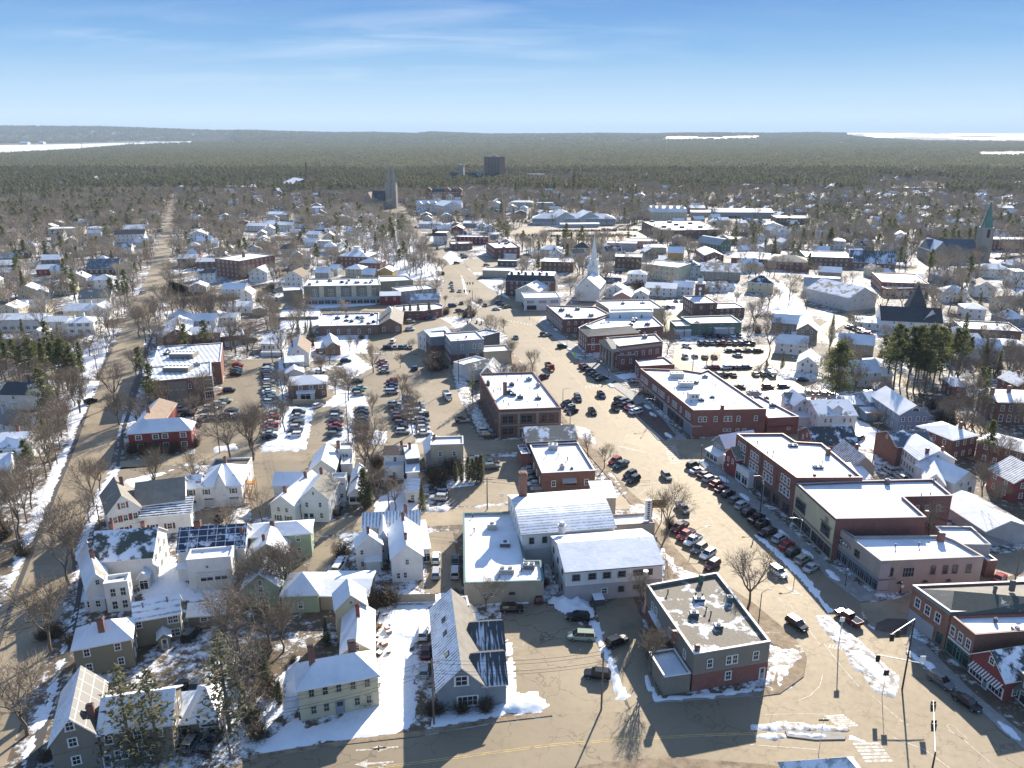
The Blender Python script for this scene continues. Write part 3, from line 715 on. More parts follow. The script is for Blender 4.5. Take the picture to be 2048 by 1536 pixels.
def mound(name,pts,h,mat='plowed',seed=0,res=.7,kind='stuff',parent=None,rough=.35,edge=1.6,world=False):
 """low heap with an uneven surface filling a pixel polygon"""
 P=[Vector(p) if world else G(*p) for p in pts]; xs=[p.x for p in P]; ys=[p.y for p in P]; poly=[(p.x,p.y) for p in P]
 area=(max(xs)-min(xs))*(max(ys)-min(ys)); res=max(res,math.sqrt(area/9000))
 nx=int((max(xs)-min(xs))/res)+3; ny=int((max(ys)-min(ys))/res)+3; x0=min(xs)-res; y0=min(ys)-res
 b=MB(); idx={}
 def hgt(x,y):
  if not in_poly(x,y,poly): return -.05
  dm=1e9
  for i in range(len(poly)):
   ax,ay=poly[i]; bx,by=poly[(i+1)%len(poly)]; dx,dy=bx-ax,by-ay; t=max(0,min(1,((x-ax)*dx+(y-ay)*dy)/(dx*dx+dy*dy+1e-9))); dm=min(dm,math.hypot(x-ax-t*dx,y-ay-t*dy))
  nz=mnoise.fractal(Vector((x*.8+seed,y*.8,seed)),1.0,2.0,4)
  dm+=edge*.7*mnoise.fractal(Vector((x*.45+seed,y*.45,3)),1.0,2.0,3)-.1*edge
  if dm<=0: return -.05
  return h*min(1,dm/edge)**.6*(1+rough*nz*2)+.05
 for j in range(ny):
  for i in range(nx):
   x,y=x0+i*res,y0+j*res; idx[i,j]=(len(b.v),hgt(x,y)); b.v.append((x,y,idx[i,j][1]))
 for j in range(ny-1):
  for i in range(nx-1):
   q=[idx[i,j],idx[i+1,j],idx[i+1,j+1],idx[i,j+1]]
   if max(t[1] for t in q)>0: b.f.append(tuple(t[0] for t in q)); b.m.append(0)
 if not b.f: return None
 o=b.build(name,[M(mat)],parent,smooth=True); o['kind']=kind; return o
# ---------------------------------------------------------------- trees
def bare_tree(seed, H=14.0, spread=1.0, fine=5, vase=False, trunks=1, tw=.022):
 rnd=random.Random(seed); tr=MB(); cr=MB()
 def twig(p,d,l,r):
  t=d.cross(Vector((rnd.uniform(-1,1),rnd.uniform(-1,1),rnd.uniform(-1,1)))).normalized()
  q=p+d*l; n=len(cr.v); cr.v+=[tuple(p-t*r),tuple(p+t*r),tuple(q)]; cr.f.append((n,n+1,n+2)); cr.m.append(0)
 def grow(p,d,l,r,lv):
  if lv>=fine:
   for k in range(3):
    dd=(d+Vector((rnd.gauss(0,.5),rnd.gauss(0,.5),rnd.gauss(.1,.4)))).normalized(); twig(p+d*l*rnd.uniform(0,.9),dd,l*rnd.uniform(1.0,1.9),tw)
   return
  mid=p+d*l*.5+Vector((rnd.gauss(0,.04),rnd.gauss(0,.04),0))*l; q=p+d*l+Vector((rnd.gauss(0,.07),rnd.gauss(0,.07),0))*l
  tgt=tr if lv<=1 else cr; n=6 if lv==0 else (5 if lv==1 else 3)
  tgt.tube(p,mid,r,r*.85,n=n,cap=False); tgt.tube(mid,q,r*.85,r*.7,n=n,cap=False)
  k=rnd.choice((2,3,3)) if lv<fine-1 else 3
  if lv==0: k=4 if not vase else 5
  a0=rnd.uniform(0,6.28); t1=d.cross(Vector((.3,.9,.2))).normalized(); t2=d.cross(t1)
  for i in range(k):
   a=a0+6.283*i/k+rnd.gauss(0,.35); th=rnd.uniform(.35,.75)*spread*(.85 if lv==0 else 1)
   if i==0 and lv>0: th*=.35
   dd=(d*math.cos(th)+(t1*math.cos(a)+t2*math.sin(a))*math.sin(th)); dd.z+=.10 if lv<3 else .04; dd.normalize()
   st=q if (i<2 or lv==0) else p+(q-p)*rnd.uniform(.5,.9)
   grow(st,dd,l*rnd.uniform(.66,.86),r*rnd.uniform(.5,.68),lv+1)
  if lv>=2:
   for _ in range(2):
    dd=(d+Vector((rnd.gauss(0,.7),rnd.gauss(0,.7),rnd.gauss(.1,.5)))).normalized(); grow(p+(q-p)*rnd.uniform(.2,.8),dd,l*.55,r*.4,max(lv+2,fine-1))
 for t in range(trunks):
  d=Vector((rnd.gauss(0,.04)+(t and rnd.uniform(-.5,.5)),rnd.gauss(0,.04)+(t and rnd.uniform(-.5,.5)),1)).normalized()
  grow(Vector((0,0,-.3)),d,H*.23,H*.0165,0)
 zm=max(v[2] for v in cr.v); k=H/zm
 for b in (tr,cr): b.v=[(x*k,y*k,z*k) for x,y,z in b.v]
 return tr,cr
def tuft(b,c,r,n,rnd,flat=.55,L=.5):
 for _ in range(n):
  a=rnd.uniform(0,6.28); rr=r*rnd.random()**.5; p=c+Vector((rr*math.cos(a),rr*math.sin(a),rnd.gauss(0,r*flat*.5)))
  d=Vector((rnd.gauss(0,1),rnd.gauss(0,1),rnd.gauss(.35,.5))).normalized()*L*rnd.uniform(.6,1.3); t=d.cross(Vector((rnd.gauss(0,1),rnd.gauss(0,1),rnd.gauss(0,1)))).normalized()*L*.28
  k=len(b.v); b.v+=[tuple(p-t),tuple(p+t),tuple(p+d)]; b.f.append((k,k+1,k+2)); b.m.append(0)
def pine(seed,H=22.0,start=.35,spread=4.2,cl=90,per=26,L=.75):
 rnd=random.Random(seed); tr=MB(); cr=MB(); lean=Vector((rnd.gauss(0,.02),rnd.gauss(0,.02),1))
 tr.tube((0,0,-.3),lean*H*.5,H*.014,H*.010,n=6,cap=False); tr.tube(lean*H*.5,lean*H*.97,H*.010,H*.003,n=5,cap=False)
 for i in range(cl):
  t=start+(1-start)*(i+rnd.random())/cl; prof=min(1,(1-t)*2.1+.16)*(.75+.25*math.sin(t*23+seed)); a=rnd.uniform(0,6.28)
  ln=spread*prof*rnd.uniform(.35,1.08); up=rnd.uniform(-.05,.35); e=lean*H*t+Vector((math.cos(a)*ln,math.sin(a)*ln,up*ln))
  if ln>1: tr.tube(lean*H*t,e,.06,.02,n=3,cap=False)
  tuft(cr,e,spread*.28*(.6+prof*.6),per,rnd,.45,L)
  if ln>spread*.5: tuft(cr,lean*H*t+(e-lean*H*t)*.6,spread*.22,per//2,rnd,.4,L)
 return tr,cr
def spruce(seed,H=15.0,spread=3.2,lev=26,per=11,L=.55,base=.06):
 rnd=random.Random(seed); tr=MB(); cr=MB(); tr.tube((0,0,-.3),(0,0,H*.97),H*.013,.03,n=6,cap=False)
 for i in range(lev):
  t=base+(1-base)*i/lev; rr=spread*(1-t)**.8*rnd.uniform(.85,1.1)+.12; nb=max(4,int(9*(1-t)+4))
  for j in range(nb):
   a=6.283*j/nb+rnd.uniform(-.3,.3)+i; r1=rr*rnd.uniform(.7,1.1)
   for s in (.35,.62,.88): tuft(cr,Vector((math.cos(a)*r1*s,math.sin(a)*r1*s,H*t-r1*s*.30)),rr*.16+.12,per//3+1,rnd,.5,L)
 tuft(cr,Vector((0,0,H*.98)),.2,8,rnd,1.5,.5)
 return tr,cr
def column_tree(seed,H=6.0,r=.75):
 rnd=random.Random(seed); tr=MB(); cr=MB(); tr.tube((0,0,-.2),(0,0,H*.8),.1,.03,n=5)
 for i in range(46):
  t=i/46; rr=r*math.sin(math.pi*min(1,(t*.9+.12)))**.6*(1 if t<.7 else (1-t)*3.2+.05)
  for j in range(5):
   a=6.283*j/5+i*.7; tuft(cr,Vector((math.cos(a)*rr*.7,math.sin(a)*rr*.7,H*(.03+.95*t))),.3,6,rnd,.8,.34)
 return tr,cr
def bush(seed,H=2.0,r=1.6,mat='shrub',n=220):
 rnd=random.Random(seed); cr=MB()
 for i in range(n):
  a=rnd.uniform(0,6.28); th=rnd.uniform(.1,1.2); d=Vector((math.cos(a)*math.sin(th),math.sin(a)*math.sin(th),math.cos(th)))
  p=Vector((rnd.gauss(0,r*.2),rnd.gauss(0,r*.2),0)); q=p+Vector((d.x*r,d.y*r,d.z*H))*rnd.uniform(.5,1)
  cr.tube(p,q,.025,.012,n=3,cap=False)
  for k in range(3):
   e=q+Vector((rnd.gauss(0,.3),rnd.gauss(0,.3),rnd.uniform(0,.5))); t=Vector((.02,.02,0)); m=len(cr.v); cr.v+=[tuple(q-t),tuple(q+t),tuple(e)]; cr.f.append((m,m+1,m+2)); cr.m.append(0)
 return cr
def meshes(pair,nm,tm,cm): return (pair[0].mesh(nm+'_trunk',[M(tm)]),pair[1].mesh(nm+'_crown',[M(cm)]))
PROTO={}
def protos():
 PROTO['bare']=[meshes(bare_tree(s,14,sp,5,v),'bare','bark','twig') for s,sp,v in ((3,1.0,False),(11,1.15,True),(23,.9,False),(37,1.1,True),(41,.8,False),(59,1.2,False))]
 PROTO['barelo']=[meshes(bare_tree(s,14,1.0,4,v,1,.035),'barelo','bark','twig') for s,v in ((103,False),(107,True),(109,False))]
 PROTO['pine']=[meshes(pine(s,22,st,sp,cl,19),'pine','bark','needle') for s,st,sp,cl in ((5,.38,4.2,80),(6,.48,3.8,66),(7,.30,4.8,90),(8,.55,3.6,60))]
 PROTO['pinewide']=[meshes(pine(9,16,.1,6.0,170,27,.6),'pine','bark','needle')]
 PROTO['spruce']=[meshes(spruce(s,15,3.1),'spruce','bark','spruce') for s in (1,2)]
 PROTO['thinspruce']=[meshes(spruce(s,17,4.0,17,4,.6,.12),'thinspruce','bark','needlebrown') for s in (12,14)]
 PROTO['column']=[meshes(column_tree(s),'column','bark','spruce') for s in (1,2)]
 PROTO['bush']=[(None,bush(s).mesh('bush',[M('shrub')])) for s in (1,2,3)]
protos()
TREES=[]
def tree(kind,x,y,h=None,name=None,label=None,cat=None,group=None,var=None,px=True,scale_xy=1.0,z=0.0):
 """single tree: Empty > trunk, crown (or one mesh for shrubs)"""
 p=tp(x,y) if px else Vector((x,y,0)); rnd=random.Random(int(p.x*7+p.y*13)); pr=PROTO[kind]; v=pr[(rnd.randrange(len(pr)) if var is None else var)%len(pr)]
 base={'bare':14,'barelo':14,'pine':22,'pinewide':16,'spruce':15,'thinspruce':17,'column':6,'bush':2.0}[kind]
 h=base*rnd.uniform(.8,1.1) if h is None else h; k=h/base
 nm=name or {'bare':'bare_tree','barelo':'bare_tree','pine':'pine_tree','pinewide':'pine_tree','spruce':'spruce_tree','thinspruce':'spruce_tree','column':'columnar_evergreen','bush':'shrub'}[kind]
 TREES.append((p.x,p.y,kind,h));
 if kind!='column' and kind!='bush': occ_poly([(p.x-1,p.y-1),(p.x+1,p.y-1),(p.x+1,p.y+1),(p.x-1,p.y+1)],2,1.5)
 rz=rnd.uniform(0,6.28)
 if v[0] is None:
  o=bpy.data.objects.new(nm,v[1]); o.location=(p.x,p.y,z); o.rotation_euler=(0,0,rz); o.scale=(k*scale_xy,k*scale_xy,k); link(o)
  r=o
 else:
  r=empty(nm,(p.x,p.y,z),None,None); r.rotation_euler=(0,0,rz); r.scale=(k*scale_xy,k*scale_xy,k)
  a=bpy.data.objects.new('trunk',v[0]); link(a,r); c=bpy.data.objects.new('crown',v[1]); link(c,r)
 AUTO.append((r,'tree',kind,p.x,p.y,h,label))
 if cat: r['category']=cat
 if group: r['group']=group
 return r
AUTO=[]
# ---------------------------------------------------------------- vehicles (front towards +X)
def car_parts(kind):
 hull=MB(); gl=MB(); hl=MB(); tl=MB()
 if kind=='sedan': Ln,Wd,zb,zh=4.7,1.82,.25,.88; cab=[(-1.75,.90),(-.95,1.40),(.35,1.43),(1.15,.92)]
 elif kind=='suv': Ln,Wd,zb,zh=4.7,1.88,.32,1.0; cab=[(-2.2,1.02),(-1.85,1.66),(.35,1.68),(1.15,1.05)]
 elif kind=='hatch': Ln,Wd,zb,zh=4.3,1.8,.27,.93; cab=[(-2.05,.98),(-1.65,1.52),(.3,1.54),(1.3,.98)]
 elif kind=='van': Ln,Wd,zb,zh=5.0,1.95,.3,1.05; cab=[(-2.4,1.1),(-2.25,1.78),(.7,1.80),(1.65,1.12)]
 elif kind=='pickup': Ln,Wd,zb,zh=5.7,1.98,.42,1.12; cab=[(-.75,1.15),(-.55,1.82),(.85,1.84),(1.5,1.17)]
 h=Ln/2; w=Wd/2
 # hull: lofted cross-sections along x
 secs=[(-h,.86,zb+.15,zh-.06),(-h+.12,.96,zb,zh+.02),(-h*.55,1,zb-.03,zh+.03),(0,1,zb-.03,zh+.04),(h*.5,1,zb-.03,zh),(h-.35,.95,zb,zh-.10),(h-.06,.82,zb+.08,zh-.2),(h,.74,zb+.14,zh-.3)]
 prev=None
 for x,ww,z0,z1 in secs:
  W_=w*ww; ring=[(x,-W_,z0+.12),(x,-W_,z0+(z1-z0)*.72),(x,-W_*.93,z1),(x,W_*.93,z1),(x,W_,z0+(z1-z0)*.72),(x,W_,z0+.12),(x,W_*.9,z0),(x,-W_*.9,z0)]
  n=len(hull.v); hull.v+=ring
  if prev is not None:
   for i in range(8):
    j=(i+1)%8; hull.f.append((prev+i,prev+j,n+j,n+i)); hull.m.append(0)
  else: hull.f.append(tuple(range(n,n+8))); hull.m.append(0)
  prev=n
 hull.f.append(tuple(prev+7-i for i in range(8))); hull.m.append(0)
 (xa,za),(xb,zb2),(xc,zc),(xd,zd)=cab; wb=w*.90; wt=w*.72
 gl.q((xa,-wb,za-.12),(xd,-wb,zd-.12),(xc,-wt,zc-.03),(xb,-wt,zb2-.03)); gl.q((xd,wb,zd-.12),(xa,wb,za-.12),(xb,wt,zb2-.03),(xc,wt,zc-.03))
 gl.q((xd,-wb,zd-.12),(xd,wb,zd-.12),(xc,wt,zc-.03),(xc,-wt,zc-.03)); gl.q((xa,wb,za-.12),(xa,-wb,za-.12),(xb,-wt,zb2-.03),(xb,wt,zb2-.03))
 hull.box(xb-.05,xc+.05,-wt-.02,wt+.02,zb2-.05,zb2+.03)
 for s in(-1,1):   # pillars
  for (x1,z1,x2,z2) in ((xa,za-.1,xb,zb2),(xd,zd-.1,xc,zc),((xa+xd)/2-.05,za-.1,(xb+xc)/2,zb2)):
   hull.tube((x1,s*(wb+.01),z1),(x2,s*(wt+.01),z2),.05,n=4)
  hull.box(xd-.35,xd-.15,s*(w+.02) if s>0 else -w-.16,w+.16 if s>0 else -w-.02,zd-.02,zd+.12)
 if kind=='pickup':
  hull.box(-h+.08,-.85,-w*.95,-w*.86,zh,zh+.12); hull.box(-h+.08,-.85,w*.86,w*.95,zh,zh+.12); hull.box(-h+.02,-h+.1,-w*.9,w*.9,zh-.02,zh+.12)
  gl.box(-h+.15,-.9,-w*.84,w*.84,zh+.02,zh+.05)
 for s in(-1,1):
  hl.box(h-.12,h+.02,s*w*.62-.18,s*w*.62+.18,zh-.36,zh-.22); tl.box(-h-.02,-h+.08,s*w*.68-.14,s*w*.68+.14,zh-.28,zh-.08)
 wh=MB(); r=.34 if kind not in('pickup',) else .40
 wh.tube((0,-.11,0),(0,.11,0),r,n=14); wh.tube((0,-.125,0),(0,.125,0),r*.62,n=10,m=1)
 wp=[(h*.62,-w+.06),(h*.62,w-.06),(-h*.6,-w+.06),(-h*.6,w-.06)]
 return hull,gl,hl,tl,wh,wp,r
CARM={}
def car_mesh(kind,col,snowy=False):
 k=(kind,col)
 if k in CARM: return CARM[k]
 kk=('p',kind)
 if kk not in CARM:
  p=car_parts(kind); CARM[kk]=(p,p[1].mesh('car_glass',[M('carglass')]),p[2].mesh('headlight_lens',[M('lampglass')]),p[3].mesh('tail_lens',[M('tail')]),p[4].mesh('wheel',[M('tyre'),M('rim')]))
 p=CARM[kk][0]; hull=p[0].mesh('car_body',[M('car_'+col)])
 c=MB()
 for b,mi in ((p[0],0),(p[1],1),(p[2],2),(p[3],3)):
  n=len(c.v); c.v+=b.v; c.f+=[tuple(n+i for i in f) for f in b.f]; c.m+=[mi]*len(b.f)
 for x,y in p[5]:
  c.tube((x,y-.11,p[6]),(x,y+.11,p[6]),p[6],n=10,m=4)
 one=c.mesh('car_far',[M('car_'+col),M('carglass'),M('lampglass'),M('tail'),M('tyre')])
 CARM[k]=(hull,one); return CARM[k]
CN={'sedan':'sedan','suv':'SUV','hatch':'hatchback','van':'minivan','pickup':'pickup truck'}
def car(wx,wy,head,kind='suv',col='black',label=None,group=None,state='parked',z=.045):
 """head: world heading of the nose in degrees (0 = +X)"""
 hull,one=car_mesh(kind,col); pc=CARM[('p',kind)]
 occ_poly([(wx-1.5,wy-1.5),(wx+1.5,wy-1.5),(wx+1.5,wy+1.5),(wx-1.5,wy+1.5)],4,.6)
 nm={'pickup':'pickup_truck','van':'minivan'}.get(kind,'parked_car' if state=='parked' else 'car')
 if wy<260:
  r=empty(nm,(wx,wy,z),None,'car' if kind!='pickup' else 'pickup truck',rz=R(head))
  for n_,me in (('body',hull),('cabin_glass',pc[1])): o=bpy.data.objects.new(n_,me); link(o,r)
  for x,y in pc[0][5]: o=bpy.data.objects.new('wheel',pc[4]); link(o,r); o.location=(x,y,pc[0][6])
  o=bpy.data.objects.new('headlights',pc[2]); link(o,r); o=bpy.data.objects.new('taillights',pc[3]); link(o,r)
 else:
  r=bpy.data.objects.new(nm,one); link(r); r.location=(wx,wy,z); r.rotation_euler=(0,0,R(head)); r['category']='car' if kind!='pickup' else 'pickup truck'
 AUTO.append((r,'car',(kind,col,state),wx,wy,0,label))
 if group: r['group']=group
 return r
def carpx(x,y,head,kind='suv',col='black',label=None,**k):
 p=tp(x,y); return car(p.x,p.y,head,kind,col,label,**k)
PAL=['black','grey','silver','white','black','grey','blue','silver','black','white','maroon','grey','red','teal','black','tan','silver','green']
def carrow(x0,y0,x1,y1,n,head,seed=1,group=None,skip=(),cols=None,kinds=None):
 """a row of parked cars between two pixel positions (centres, at road level)"""
 A,B=tp(x0,y0),tp(x1,y1); rnd=random.Random(seed)
 for i in range(n):
  if i in skip: continue
  t=i/max(1,n-1); p=A+(B-A)*t
  c=cols[i] if cols else rnd.choice(PAL); k=kinds[i] if kinds else rnd.choice(('suv','sedan','suv','hatch','sedan','suv','van' if rnd.random()<.3 else 'pickup' if rnd.random()<.25 else 'suv'))
  car(p.x+rnd.uniform(-.3,.3),p.y+rnd.uniform(-.3,.3),head+rnd.uniform(-2.5,2.5)+(180 if rnd.random()<.15 else 0),k,c,group=group)
# ---------------------------------------------------------------- poles, lamps, signs
def upole(x,y,h=11,label='',arms=1,lean=(0,0),group=None,xf=False,px=True,rz=0.0,z=0):
 p=tp(x,y) if px else Vector((x,y,0)); r=empty('utility_pole',(p.x,p.y,z),label or None,'utility pole',group,rz)
 b=MB(); b.tube((0,0,-.3),(lean[0],lean[1],h),.17,.11,n=8); b.build('pole',M('wood'),r)
 for i in range(arms):
  b=MB(); zz=h-.5-i*1.1; b.box(-1.3,1.3,-.07,.07,zz-.06,zz+.06); b.build('crossarm',M('wood'),r)
  b=MB()
  for t in(-1.1,-.4,.4,1.1): b.tube((t,0,zz+.05),(t,0,zz+.3),.05,n=6)
  b.build('insulators',M('ltgrey'),r)
 if xf:
  b=MB(); b.tube((.45,0,h-3.2),(.45,0,h-2.1),.28,n=10); b.box(0,.3,-.05,.05,h-2.8,h-2.6); b.build('transformer',M('ltgrey'),r)
 if not label: AUTO.append((r,'thing','wooden utility pole',p.x,p.y,h,None))
 return p+Vector((lean[0],lean[1],h))
def wire(name,label,a,b,sag=.8,r=.025,n=10,group=None,off=0.0):
 m=MB(); a=Vector(a); b=Vector(b); d=b-a; side=Vector((-d.y,d.x,0)).normalized()*off; a=a+side; b=b+side; pv=a; mid=(a+b)/2
 for i in range(1,n+1):
  t=i/n; p=a+(b-a)*t-Vector((0,0,sag*4*t*(1-t))); m.tube(pv-mid,p-mid,r,n=4,cap=False); pv=p
 o=m.build(name,M('blackmetal'),None,loc=mid); tag(o,label,'wire',group); return o
def lamp(x,y,h=4.2,style='post',label=None,group=None,px=True,rz=0.0,arm=2.2):
 p=tp(x,y) if px else Vector((x,y,0)); r=empty('street_lamp',(p.x,p.y,.05),label,'street lamp',group,rz)
 b=MB()
 if style=='post':
  b.tube((0,0,0),(0,0,.5),.16,.11,n=8); b.tube((0,0,.5),(0,0,h),.07,.055,n=8); b.build('post',M('blackmetal'),r)
  b=MB(); b.tube((0,0,h),(0,0,h+.12),.10,.19,n=8); b.tube((0,0,h+.12),(0,0,h+.55),.19,.13,n=8); b.tube((0,0,h+.55),(0,0,h+.7),.15,.02,n=8,m=1); b.build('lantern',[M('lampglass'),M('blackmetal')],r)
 else:
  b.tube((0,0,0),(0,0,h),.11,.07,n=8); pv=Vector((0,0,h))
  for i in range(1,6):
   t=i/5; q=Vector((arm*t,0,h+.5*math.sin(t*math.pi*.6))); b.tube(pv,q,.045,n=6); pv=q
  b.build('post',M('blackmetal' if style=='dark' else 'steel'),r)
  b=MB(); b.box(arm-.1,arm+.55,-.16,.16,h+.4,h+.54); b.build('lamp_head',M('ltgrey'),r)
 if not label: AUTO.append((r,'thing','street lamp post' if style=='post' else 'tall curved-arm street light',p.x,p.y,h,None))
 return r
def sign(x,y,h,w,hh,mat,label,rz=0.0,px=True,name='road_sign',diamond=False):
 p=tp(x,y) if px else Vector((x,y,0)); r=empty(name,(p.x,p.y,.03),label,'sign',rz=rz)
 b=MB(); b.tube((0,0,0),(0,0,h),.045,n=6); b.build('post',M('steel'),r)
 b=MB()
 if diamond: b.q((0,-.07,h-hh/2),(w/2,-.07,h),(0,-.07,h+hh/2),(-w/2,-.07,h)); b.q((-w/2,-.05,h),(0,-.05,h+hh/2),(w/2,-.05,h),(0,-.05,h-hh/2))
 else: b.box(-w/2,w/2,-.08,-.04,h-hh,h)
 b.build('sign_panel',M(mat),r); return r
# ================================================================ THE SETTING
def bigsheet(name,x0,x1,y0,y1,z,mat):
 b=MB(); b.q((x0,y0,z),(x1,y0,z),(x1,y1,z),(x0,y1,z)); o=b.build(name,[M(mat)]); o['kind']='structure'; return o
bigsheet('ground',-40000,40000,-200,70000,0,'ground')
MAIN_R=[(2120,1560),(2048,1490),(1970,1429),(1862,1341),(1812,1297),(1800,1270),(1750,1262),(1728,1247),(1720,1205),(1653,1154),(1613,1106),(1514,1029),(1422,948),(1390,924),(1355,905),(1330,890),(1316,882),(1274,834),(1262,800),(1220,769),(1157,723),(1136,700),(1073,645),(1052,632),(1040,612),(1022,600),(990,585),(955,555),(926,529),(894,502),(852,477),(831,452),(812,428),(806,412)]
MAIN_L=[(797,412),(792,425),(800,442),(821,466),(852,500),(872,518),(884,540),(888,560),(884,585),(880,604),(905,632),(962,637),(1012,666),(1027,708),(1058,738),(1079,760),(1108,800),(1124,829),(1158,876),(1195,905),(1229,948),(1262,985),(1290,1008),(1310,1040),(1350,1095),(1395,1143),(1437,1160),(1508,1207),(1560,1250),(1595,1283),(1614,1315),(1608,1355),(1580,1378),(1542,1392)]
CROSS_T=[(1430,1396),(1304,1407),(1235,1425),(1169,1425),(1106,1434),(1000,1446),(900,1462),(828,1476),(760,1483),(685,1491),(600,1503),(500,1522),(400,1560)]
sheet('main_street',MAIN_R+MAIN_L+CROSS_T+[(420,1640),(1200,1700),(2200,1700)],.04,'asphalt',occ=1)
LEFT_L=[(-70,1370),(-20,1260),(24,1169),(53,1103),(87,1024),(121,945),(148,884),(169,834),(182,808),(202,758),(212,729),(231,687),(252,641),(271,603),(294,553),(302,531),(315,498),(328,449),(336,418),(343,398)]
LEFT_R=[(358,398),(352,410),(348,430),(344,470),(338,531),(333,560),(323,595),(309,628),(294,666),(281,710),(269,758),(255,800),(240,850),(219,937),(208,962),(185,1010),(163,1080),(140,1156),(106,1290),(74,1350),(45,1440),(5,1545),(-60,1700),(-200,1700)]
sheet('park_street',LEFT_L+LEFT_R,.036,'street',occ=1)
sheet('side_street',[(222,940),(232,924),(300,916),(382,908),(540,903),(613,899),(700,893),(840,887),(927,881),(1000,881),(1046,880),(1050,903),(960,910),(840,908),(700,912),(619,922),(540,924),(395,926),(300,934)],.03,'street',occ=1)
sheet('side_street',[(496,1058),(560,1052),(624,1048),(727,1032),(840,1027),(901,1017),(1027,1006),(1120,995),(1225,985),(1262,1000),(1260,1018),(1160,1022),(1030,1028),(922,1050),(853,1053),(724,1061),(629,1074),(500,1080)],.03,'street',occ=1)
sheet('side_street',[(1316,882),(1330,890),(1390,924),(1422,940),(1470,930),(1600,905),(1760,890),(1900,905),(2060,960),(2060,935),(1900,880),(1760,866),(1600,862),(1480,872),(1400,878)],.032,'street',occ=1)
sheet('side_street',[(1740,1250),(1812,1290),(1830,1245),(1900,1190),(2060,1140),(2060,1100),(1980,1110),(1860,1170),(1790,1200),(1715,1206)],.032,'street',occ=1)
sheet('side_street',[(1052,632),(1074,644),(1100,625),(1180,618),(1350,612),(1480,640),(1480,620),(1340,600),(1200,606),(1090,610),(1040,608)],.032,'street',occ=1)
sheet('side_street',[(905,634),(880,606),(760,604),(640,606),(560,600),(440,612),(330,612),(330,622),(440,624),(560,614),(640,620),(760,622)],.032,'street',occ=1)
sheet('side_street',[(338,560),(330,596),(420,590),(560,572),(640,556),(760,548),(884,552),(884,566),(760,560),(640,568),(560,584),(440,604),(330,610)],.028,'street',occ=1)
sheet('side_street',[(200,765),(212,735),(110,745),(-20,752),(-20,764),(110,760)],.03,'street',occ=1)
sheet('side_street',[(1630,690),(1700,640),(1780,600),(1840,560),(1880,500),(1845,500),(1800,560),(1740,600),(1660,640),(1600,680)],.03,'street',occ=1)
sheet('side_street',[(1560,640),(1680,700),(1800,770),(1920,850),(2060,930),(2060,905),(1930,835),(1810,752),(1690,685),(1570,628)],.028,'street',occ=1)
# parking lots
LOTS=[('parking_lot',[(455,722),(556,716),(562,830),(590,906),(390,908),(395,830),(440,800)]),
('parking_lot',[(600,905),(604,860),(640,815),(702,800),(705,745),(645,705),(930,712),(900,745),(940,850),(962,880),(930,884),(700,896)]),
('parking_lot',[(735,672),(800,640),(880,636),(905,650),(845,708),(735,706)]),
('parking_lot',[(958,912),(1042,914),(1040,962),(968,966)]),('parking_lot',[(890,978),(1036,960),(1038,1008),(905,1014)]),
('parking_lot',[(1002,1236),(1005,1200),(1050,1188),(1120,1222),(1180,1262),(1246,1394),(1255,1424),(1105,1434),(1035,1392)]),
('driveway',[(1192,1215),(1262,1186),(1285,1240),(1300,1330),(1320,1400),(1262,1420),(1210,1300)]),
('driveway',[(860,1065),(905,1062),(925,1180),(850,1190)]),('driveway',[(632,1075),(680,1072),(668,1120),(640,1150),(615,1140)]),
('parking_lot',[(380,1025),(470,1010),(475,1055),(385,1062)]),('parking_lot',[(232,935),(388,930),(380,960),(240,962)]),('parking_lot',[(395,922),(620,922),(600,960),(560,1030),(505,1040),(490,960),(430,935)]),
('parking_lot',[(1350,690),(1560,690),(1640,770),(1650,800),(1560,830),(1460,800),(1345,730)]),('parking_lot',[(1330,620),(1375,615),(1380,660),(1340,680)]),
('parking_lot',[(925,520),(1000,512),(1010,540),(945,545)]),('parking_lot',[(1010,455),(1380,452),(1370,478),(1050,492),(1010,470)]),
('parking_lot',[(1010,585),(1030,570),(1060,600),(1060,632),(1030,612)]),('parking_lot',[(640,822),(596,835),(560,800),(640,780),(700,775),(702,800)])]
for i,(nm,pts) in enumerate(LOTS): sheet(nm,pts,.020+.001*i,'lot',occ=1)
# far clearings: airfield, bay and hills
for pts in ([(-40,312),(-40,291),(100,289),(250,286),(382,284),(378,288),(250,292),(160,301),(60,306)],[(1965,312),(1960,306),(2060,304),(2060,313)]):
 sheet('snow_field',pts,.5,'snow')
# pavements and plazas along the main street
sheet('sidewalk',[(2100,1545),(1970,1431),(1862,1343),(1832,1318),(1812,1297),(1822,1275),(1845,1285),(1945,1385),(2060,1480)],.17,'walk',thick=.2,occ=1)
sheet('sidewalk',[(1720,1204),(1653,1154),(1613,1106),(1514,1029),(1422,948),(1402,930),(1425,925),(1470,960),(1560,1040),(1660,1130),(1760,1200)],.17,'walk',thick=.2,occ=1)
sheet('sidewalk',[(1316,881),(1274,834),(1262,800),(1220,769),(1230,762),(1290,800),(1340,850),(1375,880)],.17,'walk',thick=.2,occ=1)
sheet('plaza',[(1330,882),(1276,834),(1268,812),(1285,806),(1325,838),(1352,872)],.19,'paver',thick=.2,occ=1)
sheet('plaza',[(1750,1262),(1752,1248),(1775,1238),(1818,1240),(1812,1270),(1800,1272)],.17,'paver',thick=.2,occ=1)
sheet('sidewalk',[(1136,700),(1073,645),(1086,640),(1150,690),(1175,715)],.17,'walk',thick=.2,occ=1)
sheet('sidewalk',[(1157,723),(1220,769),(1245,760),(1180,715)],.17,'walk',thick=.2,occ=1)
